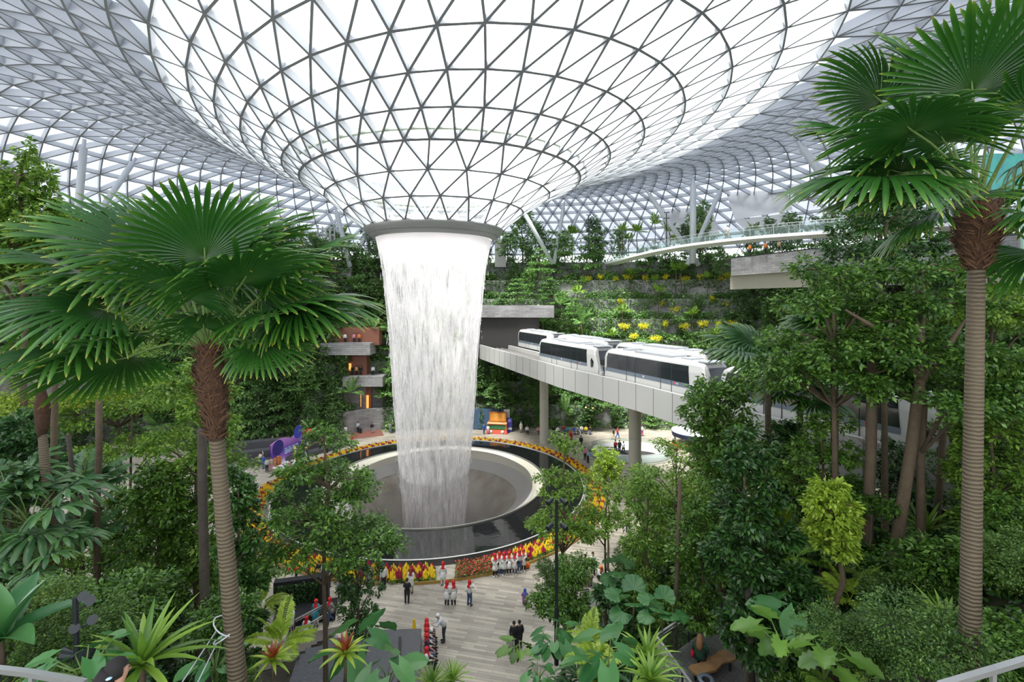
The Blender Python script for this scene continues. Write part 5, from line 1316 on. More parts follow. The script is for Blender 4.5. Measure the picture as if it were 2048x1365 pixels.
# ------------------------------------------------------------------ flowers round the basin
fl_y = mat('plume_yellow', (.85, .58, .02), .7, 0, .2, 9); fl_r = mat('plume_crimson', (.34, .012, .05), .7, 0, .25, 9); fl_o = mat('blossom_red', (.45, .06, .045), .7, 0, .3, 6)
def plume(name, m, seed):
    r_ = rn(seed); t = empty(name, (0, 0, 0)); mb = MB()
    for k in range(7):
        a = k * 2.4; q = .0 if k == 0 else .11; h = .62 if k == 0 else r_.uniform(.38, .5)
        x, y = q * math.cos(a), q * math.sin(a)
        mb.tube([(x, y, h - .28), (x * 1.1, y * 1.1, h - .18), (x * 1.2, y * 1.2, h - .06), (x * 1.25, y * 1.25, h + .05)], [.03, .075, .05, .006], 7)
    mb.build('plume', m, t)
    cloud([(0, 0, .2, .17, .17, .16)], 46, .15, seed, lf_light, 'foliage', t, .5); return t
p_y = plume('yellow_celosia', fl_y, 1); p_r = plume('crimson_celosia', fl_r, 2); reg()
def ringpt(a, r_): return (AX + r_ * math.cos(a), AY + r_ * math.sin(a))
fp = []; r = rn(4)
a = 0.
GAP = (-PI / 2 + .02, -PI / 2 + .1)
for row in range(4):
    n = int(2 * PI * (16.75 + row * .4) / .47)
    for i in range(n):
        a = -PI + 2 * PI * (i + .5 * (row % 2)) / n
        q = ringpt(a, 16.75 + row * .4 + r.uniform(-.07, .07)); u = 1024 + q[0] / q[1] * FPX
        front = q[1] < AY
        if front and 872 < u < 985: continue
        if row == 3 and not front: continue
        fp.append((q[1], q[0], row, i))
fp.sort()
bedname = lambda x: 'left front' if x < -14 else ('front' if x < -7 else ('right front' if x < 4 else 'right'))
VY, FY, VR, FR = [], [], [], []
for k, (y, x, row, i) in enumerate(fp):
    yel = (i * 3 + row * 5 + (i // 2) % 2) % 5 < 3 if row < 3 else (i % 3)
    if k < 290:
        b = bedname(x)
        place(p_y if yel else p_r, (x, y, 0), r.uniform(0, 6), r.uniform(1.05, 1.35), ('yellow' if yel else 'crimson') + ' plume flower in the %s part of the ring border' % b, ('yellow' if yel else 'crimson') + ' plumes in the %s border' % b, 'flower')
    else:
        V, F = (VY, FY) if yel else (VR, FR)
        for (h, w_) in ((.62, .12),):
            for s_ in range(5):
                aa = s_ * 1.26; dx, dy = .12 * math.cos(aa), .12 * math.sin(aa); b0 = len(V)
                V += [(x + dx, y + dy, .25), (x + dx + .07, y + dy - .03, .42), (x + dx, y + dy, .66), (x + dx - .07, y + dy + .03, .42)]; F.append((b0, b0 + 1, b0 + 2, b0 + 3))
                V += [(x + dx, y + dy, .25), (x + dx + .03, y + dy + .07, .42), (x + dx, y + dy, .66), (x + dx - .03, y + dy - .07, .42)]; F.append((b0 + 4, b0 + 5, b0 + 6, b0 + 7))
o = npmesh('yellow_celosia_border', np.array(VY), np.array(FY), fl_y); tag(o, 'yellow plume flowers along the sides and far rim of the basin', 'flowers', kind='stuff')
o = npmesh('crimson_celosia_border', np.array(VR), np.array(FR), fl_r); tag(o, 'crimson plume flowers along the sides and far rim of the basin', 'flowers', kind='stuff')
rs = np.random.RandomState(8); A_ = rs.uniform(-PI, PI, 9000); Rr = rs.uniform(16.3, 18.2, 9000)
P = np.stack([AX + Rr * np.cos(A_), AY + Rr * np.sin(A_), rs.uniform(.02, .3, 9000)], 1); U_ = 1024 + P[:, 0] / P[:, 1] * FPX
P = P[~((P[:, 1] < AY) & (U_ > 872) & (U_ < 908))]
V, F = leaf_quads(P, rs.normal(0, 1, P.shape) * np.array([1, 1, .4]), .2, rs, .5)
tag(npmesh('border_foliage', V, F, lf_mid), 'green leaves filling the flower ring around the basin', 'flower bed', kind='stuff')
# low red blossom bed
P = []
while len(P) < 7500:
    a = rs.uniform(-1.51, -1.05); q = rs.uniform(16.5, 18.4); P.append((AX + q * math.cos(a), AY + q * math.sin(a), .15 + .32 * rs.rand() ** .5))
P = np.array(P); U_ = 1024 + P[:, 0] / P[:, 1] * FPX; P = P[(U_ > 912) & (U_ < 984)]
bed = empty('red_blossom_bed', (0, 0, 0), 0, 'low bed of small red blossoms between the lone standing woman and the group of seven', 'flower bed')
V, F = leaf_quads(P[::2], rs.normal(0, 1, P[::2].shape), .16, rs, .5); npmesh('foliage', V, F, lf_mid, bed)
Q = P[1::4].copy(); Q[:, 2] = .38 + .14 * rs.rand(len(Q)); V, F = leaf_quads(Q, rs.normal(0, 1, Q.shape), .14, rs, .9); npmesh('blossoms', V, F, fl_o, bed)['kind'] = 'stuff'
# yellow picket edging
edge_m = mat('edging_ochre', (.36, .22, .05), .7, 0, .2, 6)
for a0, a1, lab in ((-PI * .93, -1.60, 'ochre edging strip along the left front of the flower border'), (-1.505, -.1, 'ochre edging strip along the right front of the flower border')):
    mb = MB(); n = 90
    for i in range(n):
        aa, bb = a0 + (a1 - a0) * i / n, a0 + (a1 - a0) * (i + 1) / n; p, q = ringpt(aa, 18.3), ringpt(bb, 18.3); mb.beam((*p, 0), (*q, 0), .06, .2)
    tag(mb.build('flower_bed_edging', edge_m), lab, 'edging')

# ------------------------------------------------------------------ people
skin_m = mat('skin', (.42, .24, .16), .55, 0, .04)
def skinned(joints, links, name, m, sub=1):
    me = bpy.data.meshes.new(name); ids = {k: i for i, k in enumerate(joints)}
    me.from_pydata([j[0] for j in joints.values()], [(ids[a], ids[b]) for a, b in links], [])
    o = bpy.data.objects.new(name, me); COL.objects.link(o)
    md = o.modifiers.new('s', 'SKIN'); 
    for i, j in enumerate(joints.values()):
        rr_ = j[1]; me.skin_vertices[0].data[i].radius = (rr_, rr_) if not hasattr(rr_, '__len__') else rr_
    me.skin_vertices[0].data[0].use_root = True
    md.use_smooth_shade = True
    sb = o.modifiers.new('u', 'SUBSURF'); sb.levels = sub; sb.render_levels = sub
    dg = bpy.context.evaluated_depsgraph_get(); ev = o.evaluated_get(dg); nm = bpy.data.meshes.new_from_object(ev)
    bpy.data.objects.remove(o); bpy.data.meshes.remove(me); nm.name = name; nm.materials.clear(); nm.materials.append(m)
    return nm
cloth = mat('cloth_white', (.72, .72, .70), .85, 0, .05, 4)
POSE = {}
def pose(sh, el, wr, hip, kn, an, pelvis=(0, 0, .9), lean=0., ly=0., head=0.):
    """joints for the right side given, left side mirrored unless a pair is given"""
    def pr(v): return v if isinstance(v[0], tuple) else (v, (-v[0], v[1], v[2]))
    return dict(sh=pr(sh), el=pr(el), wr=pr(wr), hip=pr(hip), kn=pr(kn), an=pr(an), pelvis=pelvis, lean=lean, head=head)
POSE['stand'] = pose((.165, 0, 1.34), (.22, .03, 1.09), (.22, -.06, .86), (.085, 0, .86), (.095, -.02, .47), (.1, .03, .08))
POSE['walk'] = pose((.165, 0, 1.34), ((.21, .1, 1.1), (-.21, -.06, 1.1)), ((.21, .08, .87), (-.2, -.22, .93)), (.085, 0, .86), ((.09, -.16, .49), (-.09, .06, .48)), ((.09, -.22, .09), (-.09, .3, .16)))
POSE['phone'] = pose((.165, 0, 1.34), (.22, -.14, 1.16), (.07, -.32, 1.36), (.085, 0, .86), (.11, -.02, .47), (.13, .03, .08))
POSE['hold'] = pose((.165, 0, 1.34), (.22, -.04, 1.1), (.08, -.26, 1.06), (.085, 0, .86), (.1, -.02, .47), (.1, .03, .08))
POSE['sit'] = pose((.165, .02, .92), (.22, -.08, .68), (.12, -.32, .62), (.09, 0, .48), (.11, -.42, .5), (.11, -.42, .08), (0, .02, .5))
POSE['crouch'] = pose((.165, -.14, .78), (.22, -.26, .55), (.12, -.45, .55), (.1, .06, .22), (.14, -.28, .5), (.13, -.08, .08), (0, .08, .24))
POSE['lean'] = pose((.165, -.22, 1.28), (.2, -.36, 1.05), (.1, -.56, 1.08), (.085, .04, .86), (.095, 0, .47), (.1, .03, .08), (0, .04, .9))
def make_person(pn, scarf, long_, bagk=None):
    P = POSE[pn]; V3 = Vector; t = empty('person', (0, 0, 0)); pel = V3(P['pelvis']); sc_ = (V3(P['sh'][0]) + V3(P['sh'][1])) / 2
    up = (sc_ - pel).normalized(); neck = sc_ + up * .07; head = neck + up * .1 + V3((0, -.02, .05)); top_ = head + V3((0, 0, .09))
    J = {'pel': (pel, (.14, .1)), 'sp': (pel.lerp(sc_, .45), (.115, .085)), 'ch': (pel.lerp(sc_, .85), (.15, .1)), 'nk': (neck, .05), 'hd0': (head + V3((0, -.012, -.055)), .062), 'hd': (head + V3((0, 0, .02)), (.082, .092)), 'hd1': (top_, .05), 'ns': (head + V3((0, -.1, -.01)), .014)}
    E_ = [('pel', 'sp'), ('sp', 'ch'), ('ch', 'nk'), ('nk', 'hd0'), ('hd0', 'hd'), ('hd', 'hd1'), ('hd', 'ns')]
    for i, s in ((0, 'r'), (1, 'l')):
        sh, el, wr, hip, kn, an = [V3(P[k][i]) for k in ('sh', 'el', 'wr', 'hip', 'kn', 'an')]; sg = 1 if i == 0 else -1
        d = (wr - el).normalized(); pm = wr + d * .055; ft = an + V3((0, -.13, -.045))
        if kn.z < .6 and an.y > .2: ft = an + V3((0, -.1, -.09))
        J.update({'sh' + s: (sh, .058), 'el' + s: (el, .04), 'wr' + s: (wr, .026), 'pm' + s: (pm, (.034, .02)), 'hip' + s: (hip, .095), 'kn' + s: (kn, .058), 'an' + s: (an, .036), 'ft' + s: (ft, .03)})
        E_ += [('ch', 'sh' + s), ('sh' + s, 'el' + s), ('el' + s, 'wr' + s), ('wr' + s, 'pm' + s), ('pel', 'hip' + s), ('hip' + s, 'kn' + s), ('kn' + s, 'an' + s), ('an' + s, 'ft' + s)]
        sd = V3((sg, 0, 0)); sd = (sd - d * sd.dot(d)).normalized() if abs(d.x) < .9 else V3((0, 0, 1)); dn = d.cross(sd) * (-sg); bend = V3((0, -.02, -.008))
        for q, (off, ln) in enumerate(((-.027, .055), (-.009, .066), (.009, .062), (.027, .048))):
            a1 = pm + d * .035 + sd * off; J['f%d%s' % (q, s)] = (a1, .009); J['g%d%s' % (q, s)] = (a1 + d * ln * .6 + bend * .4, .008); J['h%d%s' % (q, s)] = (a1 + d * ln + bend, .006)
            E_ += [('pm' + s, 'f%d%s' % (q, s)), ('f%d%s' % (q, s), 'g%d%s' % (q, s)), ('g%d%s' % (q, s), 'h%d%s' % (q, s))]
        J['t' + s] = (pm + sd * (-.042) + d * .005 + bend * .5, .009); J['u' + s] = (pm + sd * (-.05) + d * .035 + bend, .007); E_ += [('pm' + s, 't' + s), ('t' + s, 'u' + s)]
    me = skinned(J, E_, 'body', skin_m); o = bpy.data.objects.new('body', me); COL.objects.link(o); o.parent = t
    mb = MB()
    for sg in (-1, 1): mb.sphere(tuple(head + V3((sg * .03, -.082, .03))), .009, 6)
    mb.build('eyes', dark, t)
    # clothes
    mb = MB(); mb.tube([pel + up * (-.02), pel.lerp(sc_, .3), pel.lerp(sc_, .7), sc_, sc_ + up * .05], [.168, .155, .178, .178, .075], 12)
    for v in range(len(mb.v)): p = V3(mb.v[v]); c = pel + up * (p - pel).dot(up); p = c + (p - c) * 1.0; p.y = c.y + (p.y - c.y) * .78; mb.v[v] = tuple(p)
    for i in (0, 1):
        sh, el, wr = [V3(P[k][i]) for k in ('sh', 'el', 'wr')]; mb.tube([sh * .45 + sc_ * .55, sh * .98 + V3((0, 0, .0)), sh.lerp(el, .5), el, el.lerp(wr, .9)], [.085, .082, .068, .058, .046], 8)
    if long_:
        hp = (V3(P['hip'][0]) + V3(P['hip'][1])) / 2; kn = (V3(P['kn'][0]) + V3(P['kn'][1])) / 2; e = hp.lerp(kn, .85)
        k0 = len(mb.v); mb.tube([pel + up * .1, hp, hp.lerp(e, .5), e], [.15, .185, .2, .225], 14)
    mb.build('tunic' if long_ else 'shirt', cloth, t, True)
    mb = MB()
    for i in (0, 1):
        hip, kn, an = [V3(P[k][i]) for k in ('hip', 'kn', 'an')]; mb.tube([pel.lerp(hip, .5), hip, hip.lerp(kn, .5), kn, kn.lerp(an, .5), an + (kn - an).normalized() * .03], [.1, .112, .092, .074, .064, .056], 9)
    mb.build('trousers', cloth, t, True)
    for i in (0, 1):
        an = V3(P['an'][i]); mb = MB(); mb.sphere((an.x, an.y - .07, max(.045, an.z - .04)), .1, 9, (.48, 1.35, .45)); mb.build('shoe', cloth, t, True)
    mb = MB()
    if scarf:
        mb.sphere(tuple(head + V3((0, .014, .02))), .128, 12, (.95, .98, 1.02)); 
        mb.f = [f for f in mb.f if not (sum(mb.v[i][1] for i in f) / len(f) < head.y - .052 and abs(sum(mb.v[i][2] for i in f) / len(f) - head.z - .0) < .075)]; mb.mi = [0] * len(mb.f)
        mb.tube([head + V3((0, .02, -.04)), neck + V3((0, 0, -.01)), sc_ - up * .02, sc_ - up * .11], [.115, .12, .155, .17], 14, False)
        mb.build('headscarf', cloth, t, True)
    else:
        mb.sphere(tuple(head + V3((0, .022, .045))), .104, 12, (.92, 1, 1))
        mb.f = [f for f in mb.f if not (sum(mb.v[i][1] for i in f) / len(f) < head.y - .04 and sum(mb.v[i][2] for i in f) / len(f) < head.z + .07)]; mb.mi = [0] * len(mb.f)
        mb.build('hair', cloth, t, True)
    if bagk:
        mb = MB()
        if bagk == 'backpack': mb.sphere((0, sc_.y + .2, sc_.z - .2), .17, 12, (.85, .6, 1.25))
        else: mb.sphere((.24, pel.y - .02, pel.z + .05), .13, 10, (.5, .9, 1)); mb.tube([(.22, pel.y, pel.z + .12), (.0, pel.y - .17, sc_.z - .2), (-.12, sc_.y, sc_.z + .03)], .012, 5)
        mb.build('bag', cloth, t, True)
    return t
PC = {}
def cm(c):
    nm = 'cloth_%02x%02x%02x' % tuple(int(x * 255) for x in c)
    return mat(nm, c, .85, 0, .08, 5)
WH = (.72, .72, .70); RD = (.62, .02, .025); BK = (.015, .016, .02); DN = (.05, .09, .18); GY = (.25, .25, .26); BR = (.03, .018, .012); BE = (.5, .42, .32); PK = (.6, .25, .3); OR = (.7, .2, .04); YL = (.75, .5, .03); TE = (.02, .25, .32); PU = (.2, .06, .22); BU = (.04, .1, .4); GN = (.04, .16, .1); KH = (.3, .24, .16); DRD = (.3, .02, .03)
def person(px, py, pn, rz, label, top=WH, bot=BK, head_=RD, scarf=False, long_=False, bag=None, bagc=BK, shoe=BK, z=0., Y=None, h=1., group=None):
    key = (pn, scarf, long_, bag)
    if key not in PC: PC[key] = make_person(*key); reg()
    loc = gpt(px, py, z) if Y is None else Vector(((px - 1024) / FPX * Y, Y, z))
    o = place(PC[key], loc, rz, h, label, group, 'person')
    ch = [c for c in COL.objects if c.parent == o] if USED.get('scan') else None
    o['_p'] = 1
    PPL.append((o, dict(tunic=top, shirt=top, trousers=bot, headscarf=head_, hair=head_, shoe=shoe, bag=bagc)))
    return o
PPL = []
W = PI  # turned away from the camera
rr = rn(17)
S7 = [(990, 1154, .3, 'leftmost of the seven women in red headscarves before the flowers'), (999, 1150, -.1, 'second from left of the seven women in red headscarves before the flowers'), (1008, 1151, .2, 'third from left of the seven women in red headscarves, long white tunic'), (1018, 1150, 0, 'middle one of the seven women in red headscarves before the flowers'), (1029.5, 1150, -.2, 'fifth from left of the seven women in red headscarves before the flowers'), (1039, 1145, .1, 'sixth from left of the women in red headscarves, slightly further back'), (1047, 1143, -.3, 'rightmost of the seven women in red headscarves, holding an orange bag')]
for i, (x, y, a, l) in enumerate(S7): person(x, y, 'stand' if i % 2 else 'hold', a, 'person, ' + l, WH, DN if i % 3 else BK, (RD, RD, RD, (.6, .05, .02), RD, RD, (.65, .06, .02))[i], True, i not in (5,), None if i % 2 else 'bag', shoe=WH, group='people in front of the flower border')
person(886, 1172, 'stand', W, 'person seen from behind in white with a long red headscarf facing the basin', WH, WH, RD, True, True)
person(894, 1213, 'stand', W - .4, 'left of two hugging people in white tunics and red headscarves, seen from behind', WH, BK, RD, True, True, shoe=WH)
person(907, 1213, 'stand', W + .4, 'right of two hugging people in white tunics and red headscarves, seen from behind', WH, BK, RD, True, True, shoe=WH)
person(939, 1212, 'phone', W - .6, 'person in white and jeans with red headscarf taking a picture, white shoulder bag', WH, DN, RD, True, False, 'bag', WH)
person(814, 1208, 'hold', W, 'person all in black seen from behind taking a photograph, legs apart', BK, BK, BR)
person(767, 1179, 'stand', .5, 'person in white blouse and black trousers beside the narrow dark tree', WH, BK, BR)
person(822, 1186, 'hold', -.2, 'person in white with a maroon headscarf close to the flower border', WH, BE, DRD, True, True)
SEAT = [(1238, 'farthest of the seated row of people in red headscarves', RD, WH), (1246, 'second from the back of the seated row in red headscarves', RD, WH), (1257, 'third from the back of the seated row in red headscarves', RD, WH), (1268, 'third from the front of the seated row in red headscarves', RD, WH), (1281, 'second from the front of the seated row, with a dark headscarf', (.05, .02, .04), PK), (1295, 'nearest of the seated row, red headscarf and white top', RD, WH)]
for i, (py, l, hc, tc_) in enumerate(SEAT):
    Y = 18.75 * FPX / (py - HY); person(854, 0, 'sit', PI / 2, 'person, ' + l, tc_, BK if i % 2 else DN, hc, True, i == 0, 'bag' if i in (2, 4) else None, Y=Y, z=.0, group='people seated on the slate block')
person(887, 1284, 'lean', -PI / 2 + .3, 'person in white cap, pale shirt and dark trousers bending towards the seated row', (.55, .57, .6), (.03, .04, .06), (.8, .8, .8), h=1.06)
person(1050, 1210, 'crouch', W, 'small child in purple and blue crouching alone on the paving', PU, PU, BU, True, True, h=.85)
person(1028, 1302, 'stand', W, 'person in black beside a silver suitcase behind the split leaf plant', BK, BK, BR)
person(1039, 1300, 'stand', W + .4, 'second person in black right beside the one with the suitcase', BK, BK, BR)
person(1171, 1156, 'stand', W, 'person with a patterned backpack standing on the right path', KH, BK, BR, bag='backpack')
person(1186, 1151, 'hold', .3, 'person in white top and black trousers right of the patterned backpack', WH, BK, BR)
person(1165, 1172, 'crouch', W, 'left of two people crouching by the ramp, grey clothes', GY, BK, BR)
person(1178, 1174, 'crouch', W - .4, 'right of two people crouching by the ramp, khaki back', KH, PU, BR)
person(1199, 1160, 'crouch', .5, 'person in white sitting on the ground left of the round leaved palm', WH, BK, OR, True)
person(1213, 1170, 'crouch', .9, 'person in black sitting on the ground behind the round leaved palm', BK, BE, BR)
person(1110, 1170, 'walk', W, 'person with a black backpack walking behind the lamp post', WH, BK, BR, bag='backpack')
person(582, 1268, 'hold', -.2, 'person in red scarf and white skirt holding a bouquet by the black display', WH, PU, RD, True, True)
person(632, 1254, 'stand', 0, 'person in a teal vest over white with red scarf behind the wooden stair rail', TE, WH, RD, True, True)
person(613, 1286, 'stand', W, 'person in red headscarf and white dress on the wooden stairs, seen from behind', WH, WH, RD, True, True, h=.92)
person(660, 1250, 'walk', -.6, 'person in grey with a big brown bag at the top of the stairs', GY, DN, RD, True, False, 'bag', KH)
person(681, 1201, 'stand', .3, 'person in white and red headscarf with a brown bag left of the narrow tree', WH, BK, RD, True, False, 'bag', KH)
person(657, 1176, 'stand', W - .3, 'person in red and white right of the black display stand', RD, BK, RD, True)
person(650, 1168, 'stand', .3, 'person in white with red scarf half hidden behind the slim trunk', WH, BK, RD, True, True)
person(640, 1150, 'crouch', 0, 'person in black and white sitting at the flower border behind the slim trunk', BK, WH, BR)
person(739, 1183, 'stand', .6, 'person in dark clothes half hidden by the narrow dark tree', GY, BK, BR)
person(440, 1192, 'crouch', W + .4, 'person in red headscarf crouching alone on the grey path at the left', WH, DN, RD, True, False, 'backpack')
person(592, 1168, 'lean', -1.2, 'person in red and white bending over the black display box', RD, BK, BR)
person(534, 945, 'stand', .2, 'person in a striped top in front of the purple backdrop, nearest', (.5, .5, .45), BK, BR)
person(527, 938, 'stand', -.3, 'person in bright blue left of the purple backdrop', BU, BU, BR)
person(542, 943, 'stand', .6, 'person in pale pink trousers beside the striped top person', BE, PK, BR)
person(521, 925, 'sit', -.4, 'person in cream sitting at the left end of the dark steps', (.6, .56, .45), BK, BR)
person(579, 940, 'sit', W, 'small person sitting on the white mat of the purple backdrop', PK, BE, BR, h=.9)
person(605, 901, 'stand', 0, 'left person under the two red balloons', KH, BK, BR)
person(617, 900, 'stand', .2, 'right person under the two red balloons, holding them', KH, BK, BR)
person(612, 910, 'stand', W, 'small child in yellow top near the red balloons', YL, DN, BR, h=.72)
person(603, 908, 'crouch', .4, 'person in green crouching left of the yellow child', GN, GN, BR)
person(633, 898, 'sit', .3, 'person in cream seated on the dark bench right of the balloons', BE, DN, BR)
person(655, 906, 'phone', -1.2, 'person in white standing and photographing right of the purple backdrop', WH, BK, BR)
person(703, 892, 'walk', .5, 'person in red and white walking alone near the far flowers', RD, BE, BR)
person(661, 884, 'sit', -.2, 'person in red sitting at the right end of the dark bench', (.5, .15, .1), BK, BR)
person(671, 885, 'sit', .2, 'person in black sitting at the far right end of the dark bench', BK, BK, BR)
person(683, 875, 'stand', W, 'left one of two people in pale clothes standing close together by the red brick path', GY, GY, BR)
person(691, 874, 'stand', W, 'right one of two people in pale clothes standing close together by the red brick path', WH, BE, BR)
person(716, 866, 'walk', 0, 'person in pale blue walking out of the red brick passage with a suitcase', (.5, .55, .6), BK, BR)
person(744, 867, 'walk', W, 'person in dark clothes walking on the right side of the red brick passage', BK, GY, BR)
person(731, 840, 'stand', W, 'person in white deep in the red brick passage', WH, BK, BR)
person(741, 843, 'walk', 0, 'person in brown deep in the red brick passage at the right', KH, BK, BR)
person(781, 867, 'stand', .4, 'person in blue jeans just left behind the waterfall', GY, (.2, .3, .45), BR)
person(1042, 866, 'stand', 0, 'person in a beige robe standing alone right of the piano', (.65, .6, .5), BE, WH, True, True)
person(1054, 868, 'sit', .2, 'person in white sitting right of the beige robed person', WH, BK, BR)
person(1076, 869, 'sit', .3, 'person in pink sitting just left of the first bridge column', PK, BK, BR)
for i, (x, y, c, l) in enumerate(((1107, 868, BK, 'first'), (1115, 869, WH, 'second'), (1127, 867, DRD, 'third'), (1134, 869, TE, 'fourth'), (1148, 869, BU, 'fifth'), (1155, 869, GY, 'sixth'), (1163, 867, WH, 'seventh'), (1172, 868, YL, 'eighth'), (1181, 869, BK, 'ninth'))):
    person(x, y, 'sit', rr.uniform(-.4, .4), 'person, %s from the left in the far row seated along the planter right of the first column' % l, c, BK if i % 2 else DN, BR, group='people sitting along the far planter')
person(1136, 891, 'walk', -.6, 'left of the standing pair in dark red and black before the far seated row', BE, BK, DRD, True)
person(1142, 886, 'stand', .3, 'right of the standing pair before the far seated row, in dark red', DRD, BK, RD, True, True)
person(1162, 896, 'stand', W, 'person in black standing alone between the seated row and the escalator well', BK, BK, BR, shoe=WH)
person(1227, 880, 'walk', .9, 'left of two people walking left of the second bridge column, yellow bag', BK, BE, BR, bag='bag', bagc=YL)
person(1235, 878, 'walk', 1.1, 'right of two people walking left of the second bridge column, blue trousers', RD, BU, BR)
person(1284, 873, 'stand', .1, 'person in white and magenta just right of the second bridge column', WH, (.4, .03, .2), BR)
person(1347, 893, 'phone', .3, 'person with raised arms photographing beside the round kiosk', WH, BK, BR)
person(1231, 906, 'walk', W, 'first person at the top of the escalator, dark red', DRD, BK, BR)
person(1239, 906, 'stand', W, 'second person at the top of the escalator, black', BK, BK, BR)
person(1247, 909, 'walk', W + .3, 'third person at the top of the escalator, white shirt', WH, BK, BR)
person(1170, 921, 'stand', .3, 'person in pink left of the escalator well', PK, BK, BR)
person(1176, 926, 'lean', .8, 'person in a light blue shirt bending left of the escalator well', (.3, .45, .6), BK, BR)
person(1212, 950, 'stand', .2, 'person in dark red by the lime tree at the escalator', DRD, BK, BR)
person(968, 869, 'stand', .7, 'person in blue left of the big toy piano', BU, DN, BR)
person(976, 869, 'stand', -.3, 'person in white and pink right beside the toy piano', WH, PK, BR, h=.85)
person(1250, 985, 'stand', 0, 'person in brown behind the small trees right of the basin', KH, BE, BR)
person(1256, 1068, 'walk', W, 'person in black walking on the curved path at the right of the border', BK, DN, BR, bag='backpack')
person(1455, 0, 'stand', -1.2, 'person in a cream dress alone on the curved footbridge', (.6, .5, .42), (.6, .5, .42), BR, long_=True, Y=63.5, z=CZ - (475 - HY) / FPX * 63.5 - .1)
for x, c, l in ((1500, OR, 'left'), (1531, OR, 'middle'), (1558, (.5, .35, .15), 'right')): person(x, 0, 'stand', .2, 'person in an orange top behind the stone balcony, %s of three' % l, c, BK, BR, Y=67.5 - (x - 1500) * .06, z=CZ - (517 - HY) / FPX * 72, group='people on the stone balcony')
# gallery visitors
for x, c, l in ((690, WH, 'white'), (708, PK, 'pink'), (718, OR, 'orange')): person(x, 0, 'stand', .2, 'person in %s on the upper gallery left of the waterfall' % l, c, BK, BR, Y=76.2, z=13.45, group='people on the upper gallery')
for x, c, l in ((705, BK, 'black'), (713, (.6, .4, .1), 'yellow'), (721, BK, 'dark'), (746, WH, 'white')): person(x, 0, 'stand', .4, 'person in %s on the lower gallery left of the waterfall' % l, c, BK, BR, Y=76.2, z=8.3, group='people on the lower gallery')
# two figures close to the camera
person(1400, 0, 'sit', W - .5, 'person with long light brown hair and dark green jacket sitting on the wooden bench', (.012, .06, .035), BK, (.25, .12, .05), Y=16.9, z=7.05, h=1.05, bag='bag', bagc=(.4, .01, .03))
# the woman at the lower left edge
nw = person(233, 0, 'stand', 2.3, 'person with long black hair and a pale blue clip at the bottom left edge', (.03, .03, .035), BK, (.01, .008, .008), Y=4.8, z=CZ - (1322 - HY) / FPX * 4.8 - 1.68)
bykid = {}
for c in COL.objects:
    if c.parent: bykid.setdefault(c.parent.name, []).append(c)
for o, cs in PPL:
    if '_p' in o: del o['_p']
    for c in bykid.get(o.name, []):
        b = c.name.split('.')[0]
        if b in cs:
            c.material_slots[0].link = 'OBJECT'; c.material_slots[0].material = cm(cs[b])
# long hair for the two near figures
hm = cm((.01, .008, .008)); mb = MB()
mb.tube([(0, .06, 1.62), (0, .11, 1.5), (0, .13, 1.35), (0, .12, 1.1), (0, .12, 1.0)], [.07, .1, .11, .09, .02], 12); mb.build('long_hair', hm, nw, True)
for c_ in PPL:
    if 'long light brown hair' in c_[0].get('label', ''): bl = c_[0]
mb2 = MB(); mb2.tube([(0, .08, 1.22), (0, .14, 1.12), (0, .16, .98), (0, .15, .82)], [.09, .11, .12, .05], 12); mb2.build('long_hair', cm((.25, .12, .05)), bl, True)
mb = MB(); mb.sphere((-.085, .06, 1.58), .018, 8, (1, 1.6, .7)); mb.build('hair_clip', cm((.4, .6, .8)), nw, True)

# ------------------------------------------------------------------ things on the plaza
def simple(name, mb, m, label, cat, group=None, loc=None, rz=0, smooth=False):
    o = mb.build(name, m, None, smooth); o.rotation_euler = (0, 0, rz)
    if loc is not None: o.location = loc
    return tag(o, label, cat, group)
# floor sign
c = gpt(828, 1259); mb = MB(); mb.prism([(-.12, -.1), (.12, -.1), (.12, .1), (-.12, .1)], 0, .05)
k0 = len(mb.v); mb.v += [(-.11, -.09, .05), (.11, -.09, .05), (.11, .09, .05), (-.11, .09, .05), (-.05, -.03, .62), (.05, -.03, .62), (.05, .03, .62), (-.05, .03, .62)]
for f in ((0, 1, 5, 4), (1, 2, 6, 5), (2, 3, 7, 6), (3, 0, 4, 7), (4, 5, 6, 7)): mb._f(tuple(k0 + i for i in f))
simple('floor_sign', mb, mat('sign_yellow', (.8, .5, .01), .5, 0, 0), 'small yellow warning cone sign at the corner of the slate block', 'sign', None, c)
# suitcase, orange bag
c = gpt(1020, 1301); t = empty('suitcase', c, .2, 'silver suitcase beside the person in black at the right of the path', 'suitcase')
mb = MB(); mb.box((0, 0, .36), (.42, .26, .6)); mb.build('shell', mat('case_silver', (.4, .4, .38), .35, .3), t); mb = MB(); mb.tube([(-.1, .1, .66), (-.1, .1, .98), (.1, .1, .98), (.1, .1, .66)], .012, 6); mb.build('handle', dkmetal, t)
c = gpt(1054, 1137); mb = MB(); mb.sphere((0, 0, .22), .24, 12, (1, .7, .95)); simple('orange_bag', mb, cm((.75, .14, .02)), 'bright orange bag on the paving right of the seven women', 'bag', None, c, 0, True)
c = gpt(716, 867); mb = MB(); mb.box((.35, 0, .38), (.4, .26, .62)); simple('black_suitcase', mb, cm(BK), 'black suitcase next to the person walking out of the red passage', 'suitcase', None, c)
